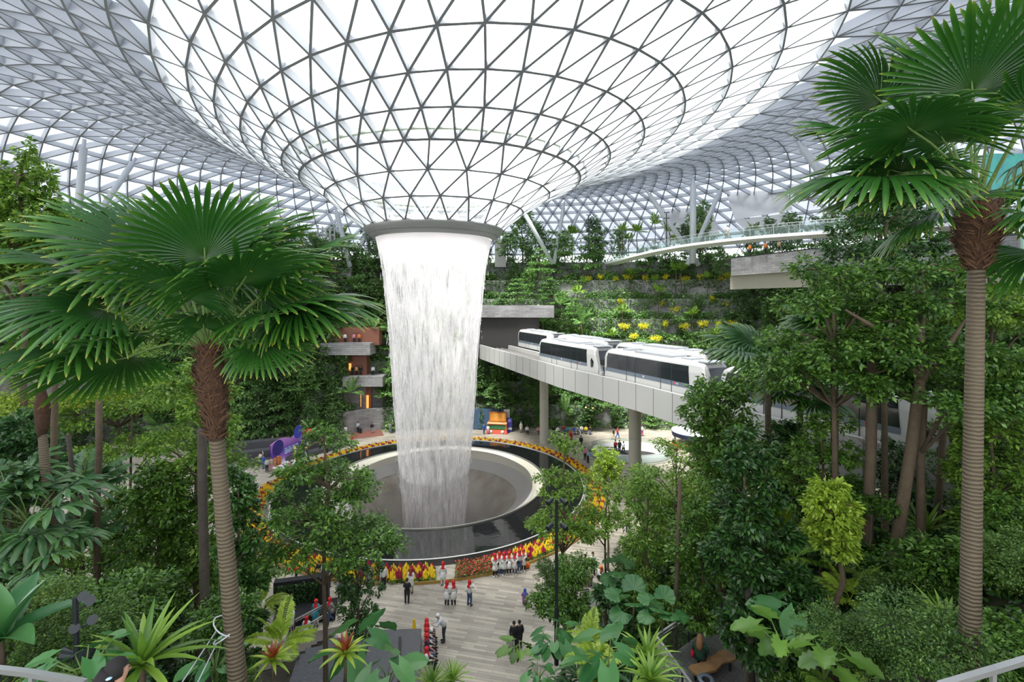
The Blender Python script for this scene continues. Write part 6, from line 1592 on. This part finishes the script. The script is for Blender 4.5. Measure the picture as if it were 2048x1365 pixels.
# balloons
for x, l in ((608, 'left'), (617.5, 'right')):
    c = gpt(x, 900); t = empty('heart_balloon', c, 0, '%s one of the two red heart balloons left of the far flowers' % l, 'balloon', 'red balloons')
    mb = MB(); mb.sphere((-.16, 0, 2.55), .3, 12, (1, .5, 1)); mb.sphere((.16, 0, 2.55), .3, 12, (1, .5, 1)); mb.tube([(0, 0, 2.55), (0, 0, 2.2), (0, 0, 2.0)], [.36, .22, .02], 12); mb.build('balloon', mat('balloon_red', (.7, .01, .02), .25, 0, 0), t, True)
    mb = MB(); mb.tube([(0, 0, 2.0), (0, 0, 1.1)], .008, 4); mb.build('string', white, t)
# purple backdrop
A_ = gpt(541, 937); B_ = gpt(604, 908); A2 = Vector((A_.x, A_.y, 0)); B2 = Vector((B_.x, B_.y, 0)); L = (B2 - A2).length; ang = math.atan2(B2.y - A2.y, B2.x - A2.x)
bd = empty('photo_backdrop', A2, ang, 'purple and blue curved photo backdrop with planets and pale lettering on the left plaza', 'backdrop')
def cart(name, cols, stops, rough=.4, axis=2, z1=3.):
    m, n = _nodes(name); p = principled(n, None, rough); tc = N(n, 'ShaderNodeTexCoord'); sp = N(n, 'ShaderNodeSeparateXYZ'); n.links.new(tc.outputs['Object'], sp.inputs[0])
    mr = N(n, 'ShaderNodeMapRange'); mr.inputs['From Max'].default_value = z1; n.links.new(sp.outputs[axis], mr.inputs[0])
    cr = N(n, 'ShaderNodeValToRGB'); e = cr.color_ramp.elements
    e[0].color = (*cols[0], 1); e[0].position = stops[0]; e[1].color = (*cols[-1], 1); e[1].position = stops[-1]
    for c_, s_ in zip(cols[1:-1], stops[1:-1]): x = e.new(s_); x.color = (*c_, 1)
    n.links.new(mr.outputs[0], cr.inputs[0]); n.links.new(cr.outputs[0], p.inputs['Base Color']); o = N(n, 'ShaderNodeOutputMaterial'); n.links.new(p.outputs[0], o.inputs[0]); return m
pm = cart('backdrop_print', [(.85, .75, .9), (.35, .15, .6), (.12, .05, .45), (.55, .25, .7)], [0, .2, .5, .95])
mb = MB(); n = 24
def topz(f): return 2.7 + .35 * math.sin(f * 5) + (1.2 * sstep((f - .68) / .2))
for i in range(n):
    f0, f1 = i / n, (i + 1) / n; mb.quad((f0 * L, .0, .02), (f1 * L, .0, .02), (f1 * L, 0, topz(f1)), (f0 * L, 0, topz(f0))); mb.quad((f1 * L, .12, .02), (f0 * L, .12, .02), (f0 * L, .12, topz(f0)), (f1 * L, .12, topz(f1))); mb.quad((f0 * L, 0, topz(f0)), (f1 * L, 0, topz(f1)), (f1 * L, .12, topz(f1)), (f0 * L, .12, topz(f0)))
mb.build('panel', pm, bd)
for cx, cz, rd, c_, nm in ((L * .22, 2.1, .95, (.04, .03, .22), 'planet'), (L * .86, 3.1, .85, (.06, .08, .5), 'planet')):
    mb = MB(); mb.poly([(cx + rd * math.cos(a), -.03, cz + rd * math.sin(a)) for a in [i * PI / 12 for i in range(24)]]); mb.build(nm, cm(c_), bd)
glyph = cm((.55, .75, .95)); mb = MB()
for g_ in range(4):                                   # four blocky pale characters
    x0 = L * .42 + g_ * .66
    for (ax, az, bx, bz) in ((0, .9, .5, .9), (.05, .55, .45, .55), (0, .15, .5, .15), (.25, .95, .25, .1), (.02, .75, .02, .2 + .1 * g_), (.5, .75, .5, .2)): mb.beam((x0 + ax, -.04, .85 + az * .8), (x0 + bx, -.04, .85 + bz * .8), .02, .1, Vector((0, 0, 1)) if ax != bx else Vector((1, 0, 0)))
mb.build('lettering', glyph, bd)
mb = MB(); mb.quad((-.3, -1.9, .03), (L + 1.2, -1.5, .03), (L + .6, 0, .03), (0, 0, .03)); mb.build('floor_mat', cart('mat_print', [(.85, .8, .85), (.9, .88, .9), (.7, .5, .8)], [0, .6, 1], .6, 1, -2.), bd)
mb = MB()
for (x, z, c_) in ((.5, .9, 0), (1.0, 1.0, 0), (1.4, .8, 0)): mb.sphere((x, -.2, z), .22, 8); mb.tube([(x, -.2, 0), (x, -.2, z)], [.14, .2], 8)
mb.build('cut_out_figure', cm((.5, .2, .08)), bd, True)
mb = MB(); mb.tube([(L * .62, -.6, 0), (L * .62, -.6, 1.7)], [.2, .14], 8); mb.build('yellow_pillar', cm((.75, .6, .2)), bd, True)
# toy piano stage
c = gpt(994, 868); pn_ = empty('toy_piano', c, -.15, 'oversized orange brown upright piano prop with painted front on the far plaza', 'piano')
wd = mat('piano_wood', (.42, .16, .035), .4, 0, .15, 2)
mb = MB(); mb.box((0, .6, 1.05), (3.0, 1.2, 1.1)); mb.build('case', wd, pn_)
mb = MB(); mb.box((0, .9, 2.35), (2.6, .5, 1.5)); mb.build('upper_case', wd, pn_); mb = MB(); mb.box((0, .63, 2.35), (2.2, .06, 1.15)); mb.build('music_panel', mat('piano_gold', (.6, .28, .05), .4), pn_)
mb = MB(); mb.box((0, .05, 1.55), (3.0, .5, .12)); mb.build('key_shelf', cm((.7, .35, .2)), pn_)
mb = MB(); mb.box((0, -.25, .3), (3.2, .1, .55)); mb.build('painted_front', cm((.6, .1, .06)), pn_)
mb = MB()
for x in (-.9, .9): mb.tube([(x, -.34, .35), (x, -.30, .35)], .26, 12)
mb.build('white_roundel', white, pn_, True); mb = MB(); mb.box((0, -.02, 1.0), (2.4, .05, .6)); mb.build('green_panel', cm((.03, .14, .05)), pn_)
mb = MB(); mb.box((-2.2, 1.7, 1.7), (6.4, .12, 3.3)); k = mb.build('blue_back_panel', cm((.04, .08, .14)), pn_); mb = MB(); mb.box((1.25, 1.6, 1.7), (.9, .14, 3.4)); mb.build('white_back_panel', white, pn_)
c = gpt(1019, 865); mb = MB(); mb.box((0, 0, 1.1), (.8, .1, 2.2)); t = simple('roll_up_banner', mb, cm((.05, .05, .28)), 'dark blue upright banner right of the toy piano', 'banner', None, c)
mb = MB(); mb.tube([(0, -.07, 1.8), (0, -.05, 1.8)], .25, 14); mb.build('roundel', cm((.25, .22, .6)), t); mb = MB(); mb.box((0, -.07, .55), (.7, .03, .3)); mb.build('white_strip', white, t)
# dark stepped benches left of the plaza
bench_m = mat('dark_step_stone', (.075, .075, .08), .6, 0, .1, 1); 
BP = [(476, 945, 'lowest'), (474, 905, 'middle'), (470, 880, 'top')]
for k, (row, y0, y1, lab) in enumerate(((0, 926, 888, 'lowest dark stone bench step by the left plaza'), (1, 905, 872, 'middle dark stone bench step by the left plaza'), (2, 886, 858, 'highest dark stone bench step by the left plaza'))):
    z = .5 + k * .75; P0 = at(470 - k * 6, y0, 1); 
    def onz(px, py, z): Y = (CZ - z) * FPX / (py - HY); return Vector(((px - 1024) / FPX * Y, Y, z))
    L1 = [onz(395, y0 + 12, z), onz(500, y0, z), onz(600, (y0 + y1) / 2 + 3, z), onz(690 - 14 * k, y1, z)]
    pts_ = catmull([tuple(p) for p in L1], 5); mb = MB()
    for a, b in zip(pts_, pts_[1:]):
        d = (Vector(b) - Vector(a)).normalized(); nn = Vector((-d.y, d.x, 0)) * 1.3
        a1, b1 = Vector(a), Vector(b); mb.quad((a1.x, a1.y, 0), (b1.x, b1.y, 0), b1, a1); mb.quad(a1, b1, b1 + nn, a1 + nn)
    tag(mb.build('stone_bench_step', bench_m), lab, 'bench', 'dark stone bench steps')
for i, (x, y) in enumerate(((415 + 75, 925), (535 - 10, 897), (560, 888), (578, 865), (610, 895), (603, 862), (630, 858), (650, 835))):
    c = gpt(x, y + 20, .5); mb = MB(); mb.tube([(0, 0, .9), (.7, -.9, .15)], .035, 5); mb.tube([(0, 0, 0), (0, 0, .9)], .02, 5); simple('step_handrail', mb, alu, 'short white slanted handrail on the dark bench steps', 'handrail', 'short handrails on the bench steps', c)
# escalator well
ec = gpt(1262, 912); ew = empty('escalator_well', (ec.x, ec.y, 0), 0, 'white rimmed oval escalator opening with glass fence by the second column', 'escalator')
mb = MB(); mb.lathe([(5.0, .05), (5.0, .95), (4.6, .98), (3.6, .05)], 64, (0, 0), sx=1.0, sy=.62); mb.build('white_rim', white, ew, True)
mb = MB(); mb.lathe([(.01, .04), (3.6, .05)], 48, (0, 0), sx=1, sy=.6); mb.build('dark_pit', dark, ew)
mb = MB(); mb.lathe([(5.3, .1), (5.3, 1.2)], 48, (0, 0), sx=1.05, sy=.72); mb.build('glass_fence', glass_rail, ew)
mb = MB(); mb.tube([(5.3 * 1.05 * math.cos(a), 5.3 * .72 * math.sin(a), 1.22) for a in [i * PI / 24 for i in range(49)]], .03, 5); mb.build('fence_rail', alu, ew)
for s_ in (-1, 1):
    mb = MB(); mb.tube([(-4.3, s_ * .5 - .6, 1.0), (-3.6, s_ * .5 - .6, 1.15), (-2.2, s_ * .5 - .6, 1.1), (-.5, s_ * .5 - .6, .3)], .07, 6); mb.build('belt_rail', dkmetal, ew)
# kiosk
c = gpt(1388, 893); kk = empty('round_kiosk', c, 0, 'round kiosk with white disc roof and blue band, half hidden by trees', 'kiosk')
mb = MB(); mb.lathe([(.01, 2.25), (3.0, 2.2), (3.0, 2.1)], 40); mb.build('disc_roof', white, kk, True); mb = MB(); mb.lathe([(3.0, 2.1), (2.9, 1.5), (.01, 1.5)], 40); mb.build('blue_band', cm((.03, .06, .14)), kk, True); mb = MB(); mb.lathe([(1.7, 0), (1.7, 1.5)], 30); mb.build('drum', cm(GY), kk, True)
c = gpt(1362, 900); rs = np.random.RandomState(2); P = rs.normal(0, 1, (500, 3)) * np.array([1.5, .5, .12]) + np.array([0, 0, .55]); V, F = leaf_quads(P, P, .2, rs, .8); o = npmesh('kiosk_flower_bed', V, F, cm(OR)); o.location = c; tag(o, 'orange flower bed left of the round kiosk', 'flower bed', kind='stuff')
# lamp post
def lamp_post(px, py0, py1, Y, label, heads=((0, .0), (.0, 1.0)), r_=.065):
    a = at(px, py1, Y); b = at(px, py0, Y); t = empty('lamp_post', a, 0, label, 'lamp'); H = b.z - a.z; mb = MB(); mb.tube([(0, 0, 0), (0, 0, H * .35), (0, 0, H * .36), (0, 0, H)], [r_ * 1.35, r_ * 1.35, r_, r_], 10); mb.build('pole', dkmetal, t)
    for k, dz in enumerate((0, .95)):
        for sg in (-1, 1):
            mb = MB(); z = H - dz; mb.tube([(0, 0, z - .12), (sg * .16, -.04, z - .1), (sg * .26, -.05, z)], .02, 5); mb.tube([(sg * .16, -.0, z + .02), (sg * .36, -.22, z - .06)], [.075, .1], 10); mb.build('spot_head', dkmetal, t)
    return t
lamp_post(1113, 1000, 1330, 18.5, 'tall black lamp post with twin spotlights right of the seven women')
lamp_post(1610, 1062, 1260, 17, 'black lamp post among the trees right of the dark column tree')
lamp_post(1671, 690, 800, 26, 'dark lamp post beside the flat crowned tree', r_=.05)
lamp_post(1177, 430, 500, 86, 'slim lamp post on the upper terrace left of the footbridge', r_=.08)
lamp_post(1333, 425, 500, 80, 'slim dark lamp post standing by the left big roof column', r_=.08)
# near spotlight pole at the lower left
a = at(155, 1365, 8.3); t = empty('spotlight_pole', (a.x, a.y, a.z - 1.5), 0, 'near black pole carrying spotlights at the bottom left', 'lamp'); mb = MB(); mb.tube([(0, 0, 0), (0, 0, 1.55), (0, 0, 1.56), (-.04, 0, 2.95)], [.055, .055, .045, .04], 12); mb.build('pole', dkmetal, t)
for (x, z, s_) in ((.1, 2.95, 1), (.22, 2.88, 1), (.26, 2.55, 1), (-.05, 2.4, .7)):
    mb = MB(); mb.tube([(-.03, 0, z - .15), (x, 0, z - .02)], .015, 5); mb.tube([(x - .05, .04, z - .02), (x + .05, -.06, z + .06)], [.055, .08], 12); mb.build('spot_head', dkmetal, t)
for sg in (-1, 1):
    mb = MB(); mb.tube([(sg * .05, 0, 1.95), (sg * .22, -.05, 2.0), (sg * .24, -.06, 1.97)], [.06, .12, .02], 12); mb.build('cradle', dkmetal, t)

# ------------------------------------------------------------------ slate block steps, wooden stairs, rails
slate = mat('wet_slate', (.06, .063, .07), .3, 0, .3, 6, .5, 9)
def onz(px, py, z): Y = (CZ - z) * FPX / (py - HY); return Vector(((px - 1024) / FPX * Y, Y, z))
sb_ = empty('slate_water_steps', (0, 0, 0), 0, 'broad dark wet slate steps beside the seated row at the bottom', 'steps')
for k, (z, q) in enumerate(((.45, [(700, 1262), (843, 1258), (838, 1365), (650, 1365)]), (.75, [(650, 1278), (700, 1275), (690, 1400), (600, 1400)]), (.95, [(600, 1300), (655, 1290), (640, 1420), (560, 1420)]))):
    pts_ = [onz(x, y, z) for x, y in q]; mb = MB(); mb.prism([(p.x, p.y) for p in pts_], 0, z); mb.build('step', slate, sb_)
mb = MB(); p = [onz(x, y, .47) for x, y in ((797, 1275), (803, 1275), (803, 1365), (795, 1365))]; mb.prism([(q.x, q.y) for q in p], .45, .5); mb.build('channel', dark, sb_)
ws = empty('wooden_stairs', (0, 0, 0), 0, 'dark timber stairs with metal rails in the lower left', 'stairs'); deckm = mat('deck_boards', (.11, .095, .08), .7, 0, .2, 2)
mb = MB()
for i in range(12):
    z = .1 + i * .16; A0 = onz(628 - i * 13, 1268 + i * 7, z); mb.box((A0.x, A0.y, z - .06), (3.0, .42, .08), .35)
mb.build('treads', deckm, ws)
def railing(pts_, parent, post=True, h=1.05, glass=False, m=alu, posts=dkmetal, sub=2.0):
    mb = MB(); mg = MB(); mp2 = MB(); U = Vector((0, 0, 1))
    for a, b in zip(pts_, pts_[1:]):
        mb.beam(a + U * h, b + U * h, .07, .05); mb.beam(a + U * (h - .12), b + U * (h - .12), .03, .03)
        n_ = max(1, int((b - a).length / sub))
        for i in range(n_ + 1): p_ = a.lerp(b, i / n_); mp2.beam(p_, p_ + U * h, .06, .04, (b - a).normalized())
        if glass: mg.quad(a + U * .1, b + U * .1, b + U * (h - .15), a + U * (h - .15))
    mb.build('handrail', m, parent); mp2.build('posts', posts, parent)
    if glass: mg.build('glass_panels', glass_rail, parent)
railing([onz(655, 1262, .2), onz(595, 1300, .5)], ws); railing([onz(592, 1300, .6), onz(548, 1352, 1.6)], ws); railing([onz(655, 1240, .1), onz(590, 1278, .5)], ws)
# black display stand left
c = gpt(610, 1245); ds = empty('black_display', c, .25, 'black angular display stand with a planted green front below the flower border', 'stand')
mb = MB(); mb.box((0, .5, .25), (3.6, 1.6, .5)); mb.box((-.6, 1.6, 1.0), (3.0, .5, 1.9)); mb.box((1.0, 1.3, 1.1), (.5, 1.2, 2.2)); mb.build('body', cm((.012, .012, .014)), ds)
rs = np.random.RandomState(12); P = np.stack([rs.uniform(-2.0, .8, 1800), np.full(1800, 1.3) - rs.rand(1800) * .15, rs.uniform(.3, 1.8, 1800)], 1); V, F = leaf_quads(P, rs.normal(0, 1, P.shape) + np.array([0, -1, 0]), .13, rs, .4); npmesh('green_front', V, F, lf_dark, ds)['kind'] = 'stuff'
# ramp and rails at the right of the path
rp_ = empty('ramp_rail', (0, 0, 0), 0, 'thin dark square rail at the grey ramp right of the path', 'railing')
railing([onz(1160, 1215, 0), onz(1177, 1212, 0)], rp_, sub=1.0, m=dkmetal); rp2 = empty('ramp_rail', (0, 0, 0), 0, 'long pale stair rail left of the bench deck trees', 'railing')
railing([onz(1342, 1262, 1.5), onz(1405, 1225, 1.5)], rp2, sub=1.6)
mb = MB(); q = [onz(*p, .06) for p in ((1150, 1205), (1240, 1160), (1340, 1230), (1410, 1290), (1180, 1290))]; mb.prism([(p.x, p.y) for p in q], 0, .08); tag(mb.build('grey_ramp', mat('ramp_grey', (.2, .19, .185), .6, 0, .06)), 'smooth grey ramp surface between the plants right of the path', 'ramp')
# deck with bench
dk = empty('viewing_deck', (0, 0, 0), 0, 'small boarded deck with glass and metal railings at the lower right', 'deck')
ZD = 7.05; C1 = Vector((5.12, 17.2, ZD)); C2 = Vector((9.1, 18.9, ZD)); C0 = Vector((6.2, 12.2, ZD)); C3 = Vector((9.9, 14.2, ZD)) 
C2b = Vector((8.3, 19.6, ZD)); 
mb = MB(); mb.prism([(C0.x, C0.y), (C3.x, C3.y), (C2.x, C2.y), (C2b.x, C2b.y), (C1.x, C1.y)], ZD - .2, ZD); mb.build('boards', brickmat('deck_tile', (.16, .15, .14), (.12, .115, .11), (.05, .05, .05), .6, .12, 1., False, .6, .8), dk)
mb = MB(); 
for x, y in ((5.6, 16.8), (8.6, 18.6), (6.6, 13.2), (9.2, 14.6)): mb.tube([(x, y, 3), (x, y, ZD - .2)], .12, 8)
mb.build('post', dkmetal, dk)
railing([C0, C1, C2b], dk, glass=True, sub=1.5); railing([C2b, C2, C3], dk, glass=True, sub=1.5)
bn = empty('wooden_bench', at(1420, 1318, 15.9), 0, 'live edge wooden slab bench on black legs on the lower right deck', 'bench'); bn.location = (6.95, 16.75, ZD); bn.rotation_euler = (0, 0, .5)
mb = MB(); n = 10; T_ = []; 
for i in range(n + 1): x = -.95 + 1.9 * i / n; T_.append((x, .24 + .04 * math.sin(i * 1.7))); 
for i in range(n, -1, -1): x = -.95 + 1.9 * i / n; T_.append((x, -.24 + .05 * math.sin(i * 1.2)))
mb.prism(T_[::-1], .40, .47); mb.build('slab', mat('bench_wood', (.2, .09, .035), .35, 0, .5, 3, tint=(.5, .3, .14)), bn)
for x in (-.7, .7):
    for y in (-.15, .15): mb = MB(); mb.box((x, y, .2), (.06, .06, .4)); mb.build('leg', dkmetal, bn)
tb = empty('litter_bin', onz(1412, 1362, ZD + .7), 0, 'round grey litter bin with a dark opening at the bottom right of the deck', 'bin'); tb.location.z = ZD
mb = MB(); mb.lathe([(.2, 0), (.21, .68), (.26, .72), (.25, .76), (.13, .74)], 28); mb.build('drum', mat('bin_grey', (.14, .18, .22), .35, .3), tb, True); mb = MB(); mb.lathe([(.01, .5), (.12, .5), (.135, .74)], 24); mb.build('opening', dark, tb)
# rails at the two bottom corners
for q, lab in (([at(-60, 1338, 5.2), at(60, 1352, 5.0), at(170, 1372, 4.8)], 'grey handrail cutting across the bottom left corner'), ([at(1880, 1378, 4.6), at(1990, 1345, 4.8), at(2110, 1308, 5.1)], 'grey handrail cutting across the bottom right corner')):
    mb = MB()
    for a, b in zip(q, q[1:]): mb.beam(a, b, .06, .05)
    for p_ in q: mb.beam(p_ - Vector((0, 0, 1.1)), p_, .04, .04, Vector((0, 1, 0)))
    tag(mb.build('handrail', alu), lab, 'handrail')
# stair rails low right
for (a, b, lab) in (((1640, 1225, 14), (1672, 1130, 17), 'steep pale stair rail between the trunks at the lower right'), ((1735, 1150, 15.5), (1752, 1190, 14), 'short pale stair rail right of the steep one'), ((1580, 1228, 14), (1606, 1240, 13.5), 'short rail at the planter corner right of the deck')):
    A, B = at(*a), at(*b); mb = MB(); mb.beam(A, B, .06, .05); mb.beam(A - Vector((0, 0, .25)), B - Vector((0, 0, .25)), .03, .03)
    for f in (0, .5, 1): p_ = A.lerp(B, f); mb.beam(p_ - Vector((0, 0, 1.)), p_, .04, .04, Vector((0, 1, 0)))
    tag(mb.build('handrail', alu), lab, 'handrail')
# mall galleries left of the waterfall
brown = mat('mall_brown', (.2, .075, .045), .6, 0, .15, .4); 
ga = empty('mall_gallery', (0, 0, 0), 0, 'stacked grey gallery floors with a reddish mall interior left of the waterfall', 'gallery')
def slab(px0, px1, ya, yb, Y, m, name, dep=3.):
    A, B = at(px0, yb, Y), at(px1, yb, Y); top = at(px0, ya, Y).z; mb = MB()
    mb.quad(A, B, Vector((B.x, B.y, top)), Vector((A.x, A.y, top)), [(0, 0), (B.x - A.x, 0), (B.x - A.x, top - A.z), (0, top - A.z)])
    mb.quad(Vector((A.x, A.y, top)), Vector((B.x, B.y, top)), Vector((B.x, B.y + dep, top)), Vector((A.x, A.y + dep, top)), [(0, 0), (1, 0), (1, 1), (0, 1)]); mb.quad(A, Vector((A.x, A.y + dep, A.z)), Vector((B.x, B.y + dep, B.z)), B); mb.quad(B, Vector((B.x, B.y + dep, B.z)), Vector((B.x, B.y + dep, top)), Vector((B.x, B.y, top))); mb.build(name, m, ga)
slab(640, 740, 687, 711, 74.5, stone_l, 'upper_floor_band'); slab(685, 765, 754, 774, 74.5, stone_l, 'lower_floor_band'); slab(630, 702, 536, 556, 84, stone_l, 'top_floor_band')
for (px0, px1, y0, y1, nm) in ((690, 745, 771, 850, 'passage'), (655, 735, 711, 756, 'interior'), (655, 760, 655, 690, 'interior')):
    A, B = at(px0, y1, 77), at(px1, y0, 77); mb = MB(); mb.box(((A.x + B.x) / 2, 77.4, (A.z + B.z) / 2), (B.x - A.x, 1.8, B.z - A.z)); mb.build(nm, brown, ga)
for (px, py, s_) in ((735, 805, 2.2), (720, 800, 2.2), (700, 735, 1.2), (675, 735, 1.2)):
    c = at(px, py, 76.2); mb = MB(); mb.box(c, (.35, .1, s_)); mb.build('lit_sign', emis('warm_sign', (1, .4, .1), 1.2) if 'warm_sign' not in MATS else MATS['warm_sign'], ga)
q = [gpt(700, 880), gpt(768, 872), gpt(742, 818), gpt(716, 818)]; mb = MB(); mb.poly([(p_.x, p_.y, .02) for p_ in q]); tag(mb.build('brick_path', mat('red_brick_path', (.25, .1, .075), .6, 0, .12, 1)), 'reddish paved passage floor leading under the gallery left of the waterfall', 'path')
# grey wall band at the far left
wl = empty('grey_wall_band', (0, 0, 0), 0, 'slanting grey stone wall band with a small square window at the far left', 'wall')
A, B, Cc, D_ = at(-60, 870, 48), at(180, 785, 62), at(180, 740, 62), at(-60, 745, 48); mb = MB(); mb.quad(A, B, Cc, D_, [(0, 0), (15, 0), (15, 3), (0, 5)]); mb.build('stone_face', stone_l, wl)
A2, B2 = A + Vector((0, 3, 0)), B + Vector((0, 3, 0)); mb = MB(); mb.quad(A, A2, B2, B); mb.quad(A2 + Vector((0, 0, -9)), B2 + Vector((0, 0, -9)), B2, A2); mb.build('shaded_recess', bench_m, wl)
c = at(22, 808, 51.5); mb = MB(); mb.box(c, (1.1, .3, 1.3), .5); mb.build('square_window', trg, wl)
c = at(68, 812, 53); mb = MB(); mb.sphere(tuple(c), .22, 10); mb.build('wall_lamp', white, wl, True)
# low warm lamps in the planting
for i, (px, py, Y) in enumerate(((83, 1143, 13.5), (83, 1155, 13.4), (1172, 815, 76), (1186, 817, 76))):
    c = at(px, py, Y); mb = MB(); mb.sphere((0, 0, 0), .035 if Y < 20 else .12, 8)
    o = mb.build('garden_lamp', emis('garden_lamp_glow', (1, .45, .12), 6) if 'garden_lamp_glow' not in MATS else MATS['garden_lamp_glow'], None, True); o.location = c
    tag(o, ('small glowing orange lamp among the lady palms at the left edge' if Y < 20 else 'small warm lamp under the guideway between the two columns') + (', upper one' if i == 0 else (', lower one' if i == 1 else (', left one' if i == 2 else ', right one'))), 'lamp', 'small warm lamps')

# far upper odds and ends
c = at(652, 540, 88); mb = MB()
for dx in (-1.1, 1.1):
    for dy in (-1.1, 1.1): mb.beam((c.x + dx, c.y + dy, TOPZ), (c.x + dx, c.y + dy, TOPZ + 6.5), .22, .22, Vector((0, 1, 0)))
for h in range(6):
    for a, b in (((-1.1, -1.1), (1.1, -1.1)), ((-1.1, 1.1), (1.1, 1.1)), ((-1.1, -1.1), (-1.1, 1.1)), ((1.1, -1.1), (1.1, 1.1))): mb.beam((c.x + a[0], c.y + a[1], TOPZ + .8 + h), (c.x + b[0], c.y + b[1], TOPZ + .8 + h), .12, .12)
simple('lift_tower', mb, white, 'white open frame tower on the upper level left of the waterfall', 'tower')
A, B = at(990, 535, 90), at(1012, 480, 90); mb = MB(); mb.box(((A.x + B.x) / 2, 90, (A.z + B.z) / 2), (B.x - A.x, 1.5, B.z - A.z)); simple('pale_wall_panel', mb, conc, 'pale grey wall panel on the upper level just right of the collar', 'wall')
c = at(2022, 350, 30); mb = MB(); mb.box((c.x, c.y, c.z), (3.2, .15, 2.6)); simple('blue_screen', mb, mat('screen_blue', (.08, .35, .7), .3, 0, .6, 2, tint=(.1, .6, .4)), 'blue and green picture screen glimpsed behind the fronds at the right edge', 'screen')
mb = MB(); mb.tube([at(2045, 620, 20), at(2047, 330, 20)], .09, 8); simple('green_pole', mb, mat('pole_green', (.3, .42, .36), .5), 'pale green upright pole at the right edge beside the tall palm', 'pole')

# ------------------------------------------------------------------ give look-alikes their own place words
ORD = ['leftmost', 'second', 'third', 'fourth', 'fifth', 'sixth', 'seventh', 'eighth', 'ninth', 'tenth', 'eleventh', 'twelfth', 'thirteenth', 'fourteenth', 'fifteenth', 'sixteenth', 'seventeenth', 'eighteenth', 'nineteenth', 'twentieth']
by = {}
for o in COL.objects:
    if o.parent is None and 'label' in o: by.setdefault(o['label'], []).append(o)
for l, os_ in by.items():
    if 1 < len(os_) <= 20:
        os_.sort(key=lambda o: o.location.x / max(o.location.y, 1) if o.location.length > 0 else 0)
        for i, o in enumerate(os_): o['label'] = l + (', leftmost of %d' % len(os_) if i == 0 else (', rightmost of %d' % len(os_) if i == len(os_) - 1 else ', %s from left' % ORD[i]))

for o in COL.objects:
    if o.parent is None and 'label' in o:
        wds = o['label'].replace('plume flower in the', 'plume flower,').replace('part of the ring border', 'ring border').split()
        if len(wds) > 16: wds = [w_ for w_ in wds if w_ not in ('the', 'a', 'of', 'and', 'small', 'two')]
        if len(wds) > 16: print('LONG', len(wds), ' '.join(wds))
        o['label'] = ' '.join(wds[:16])
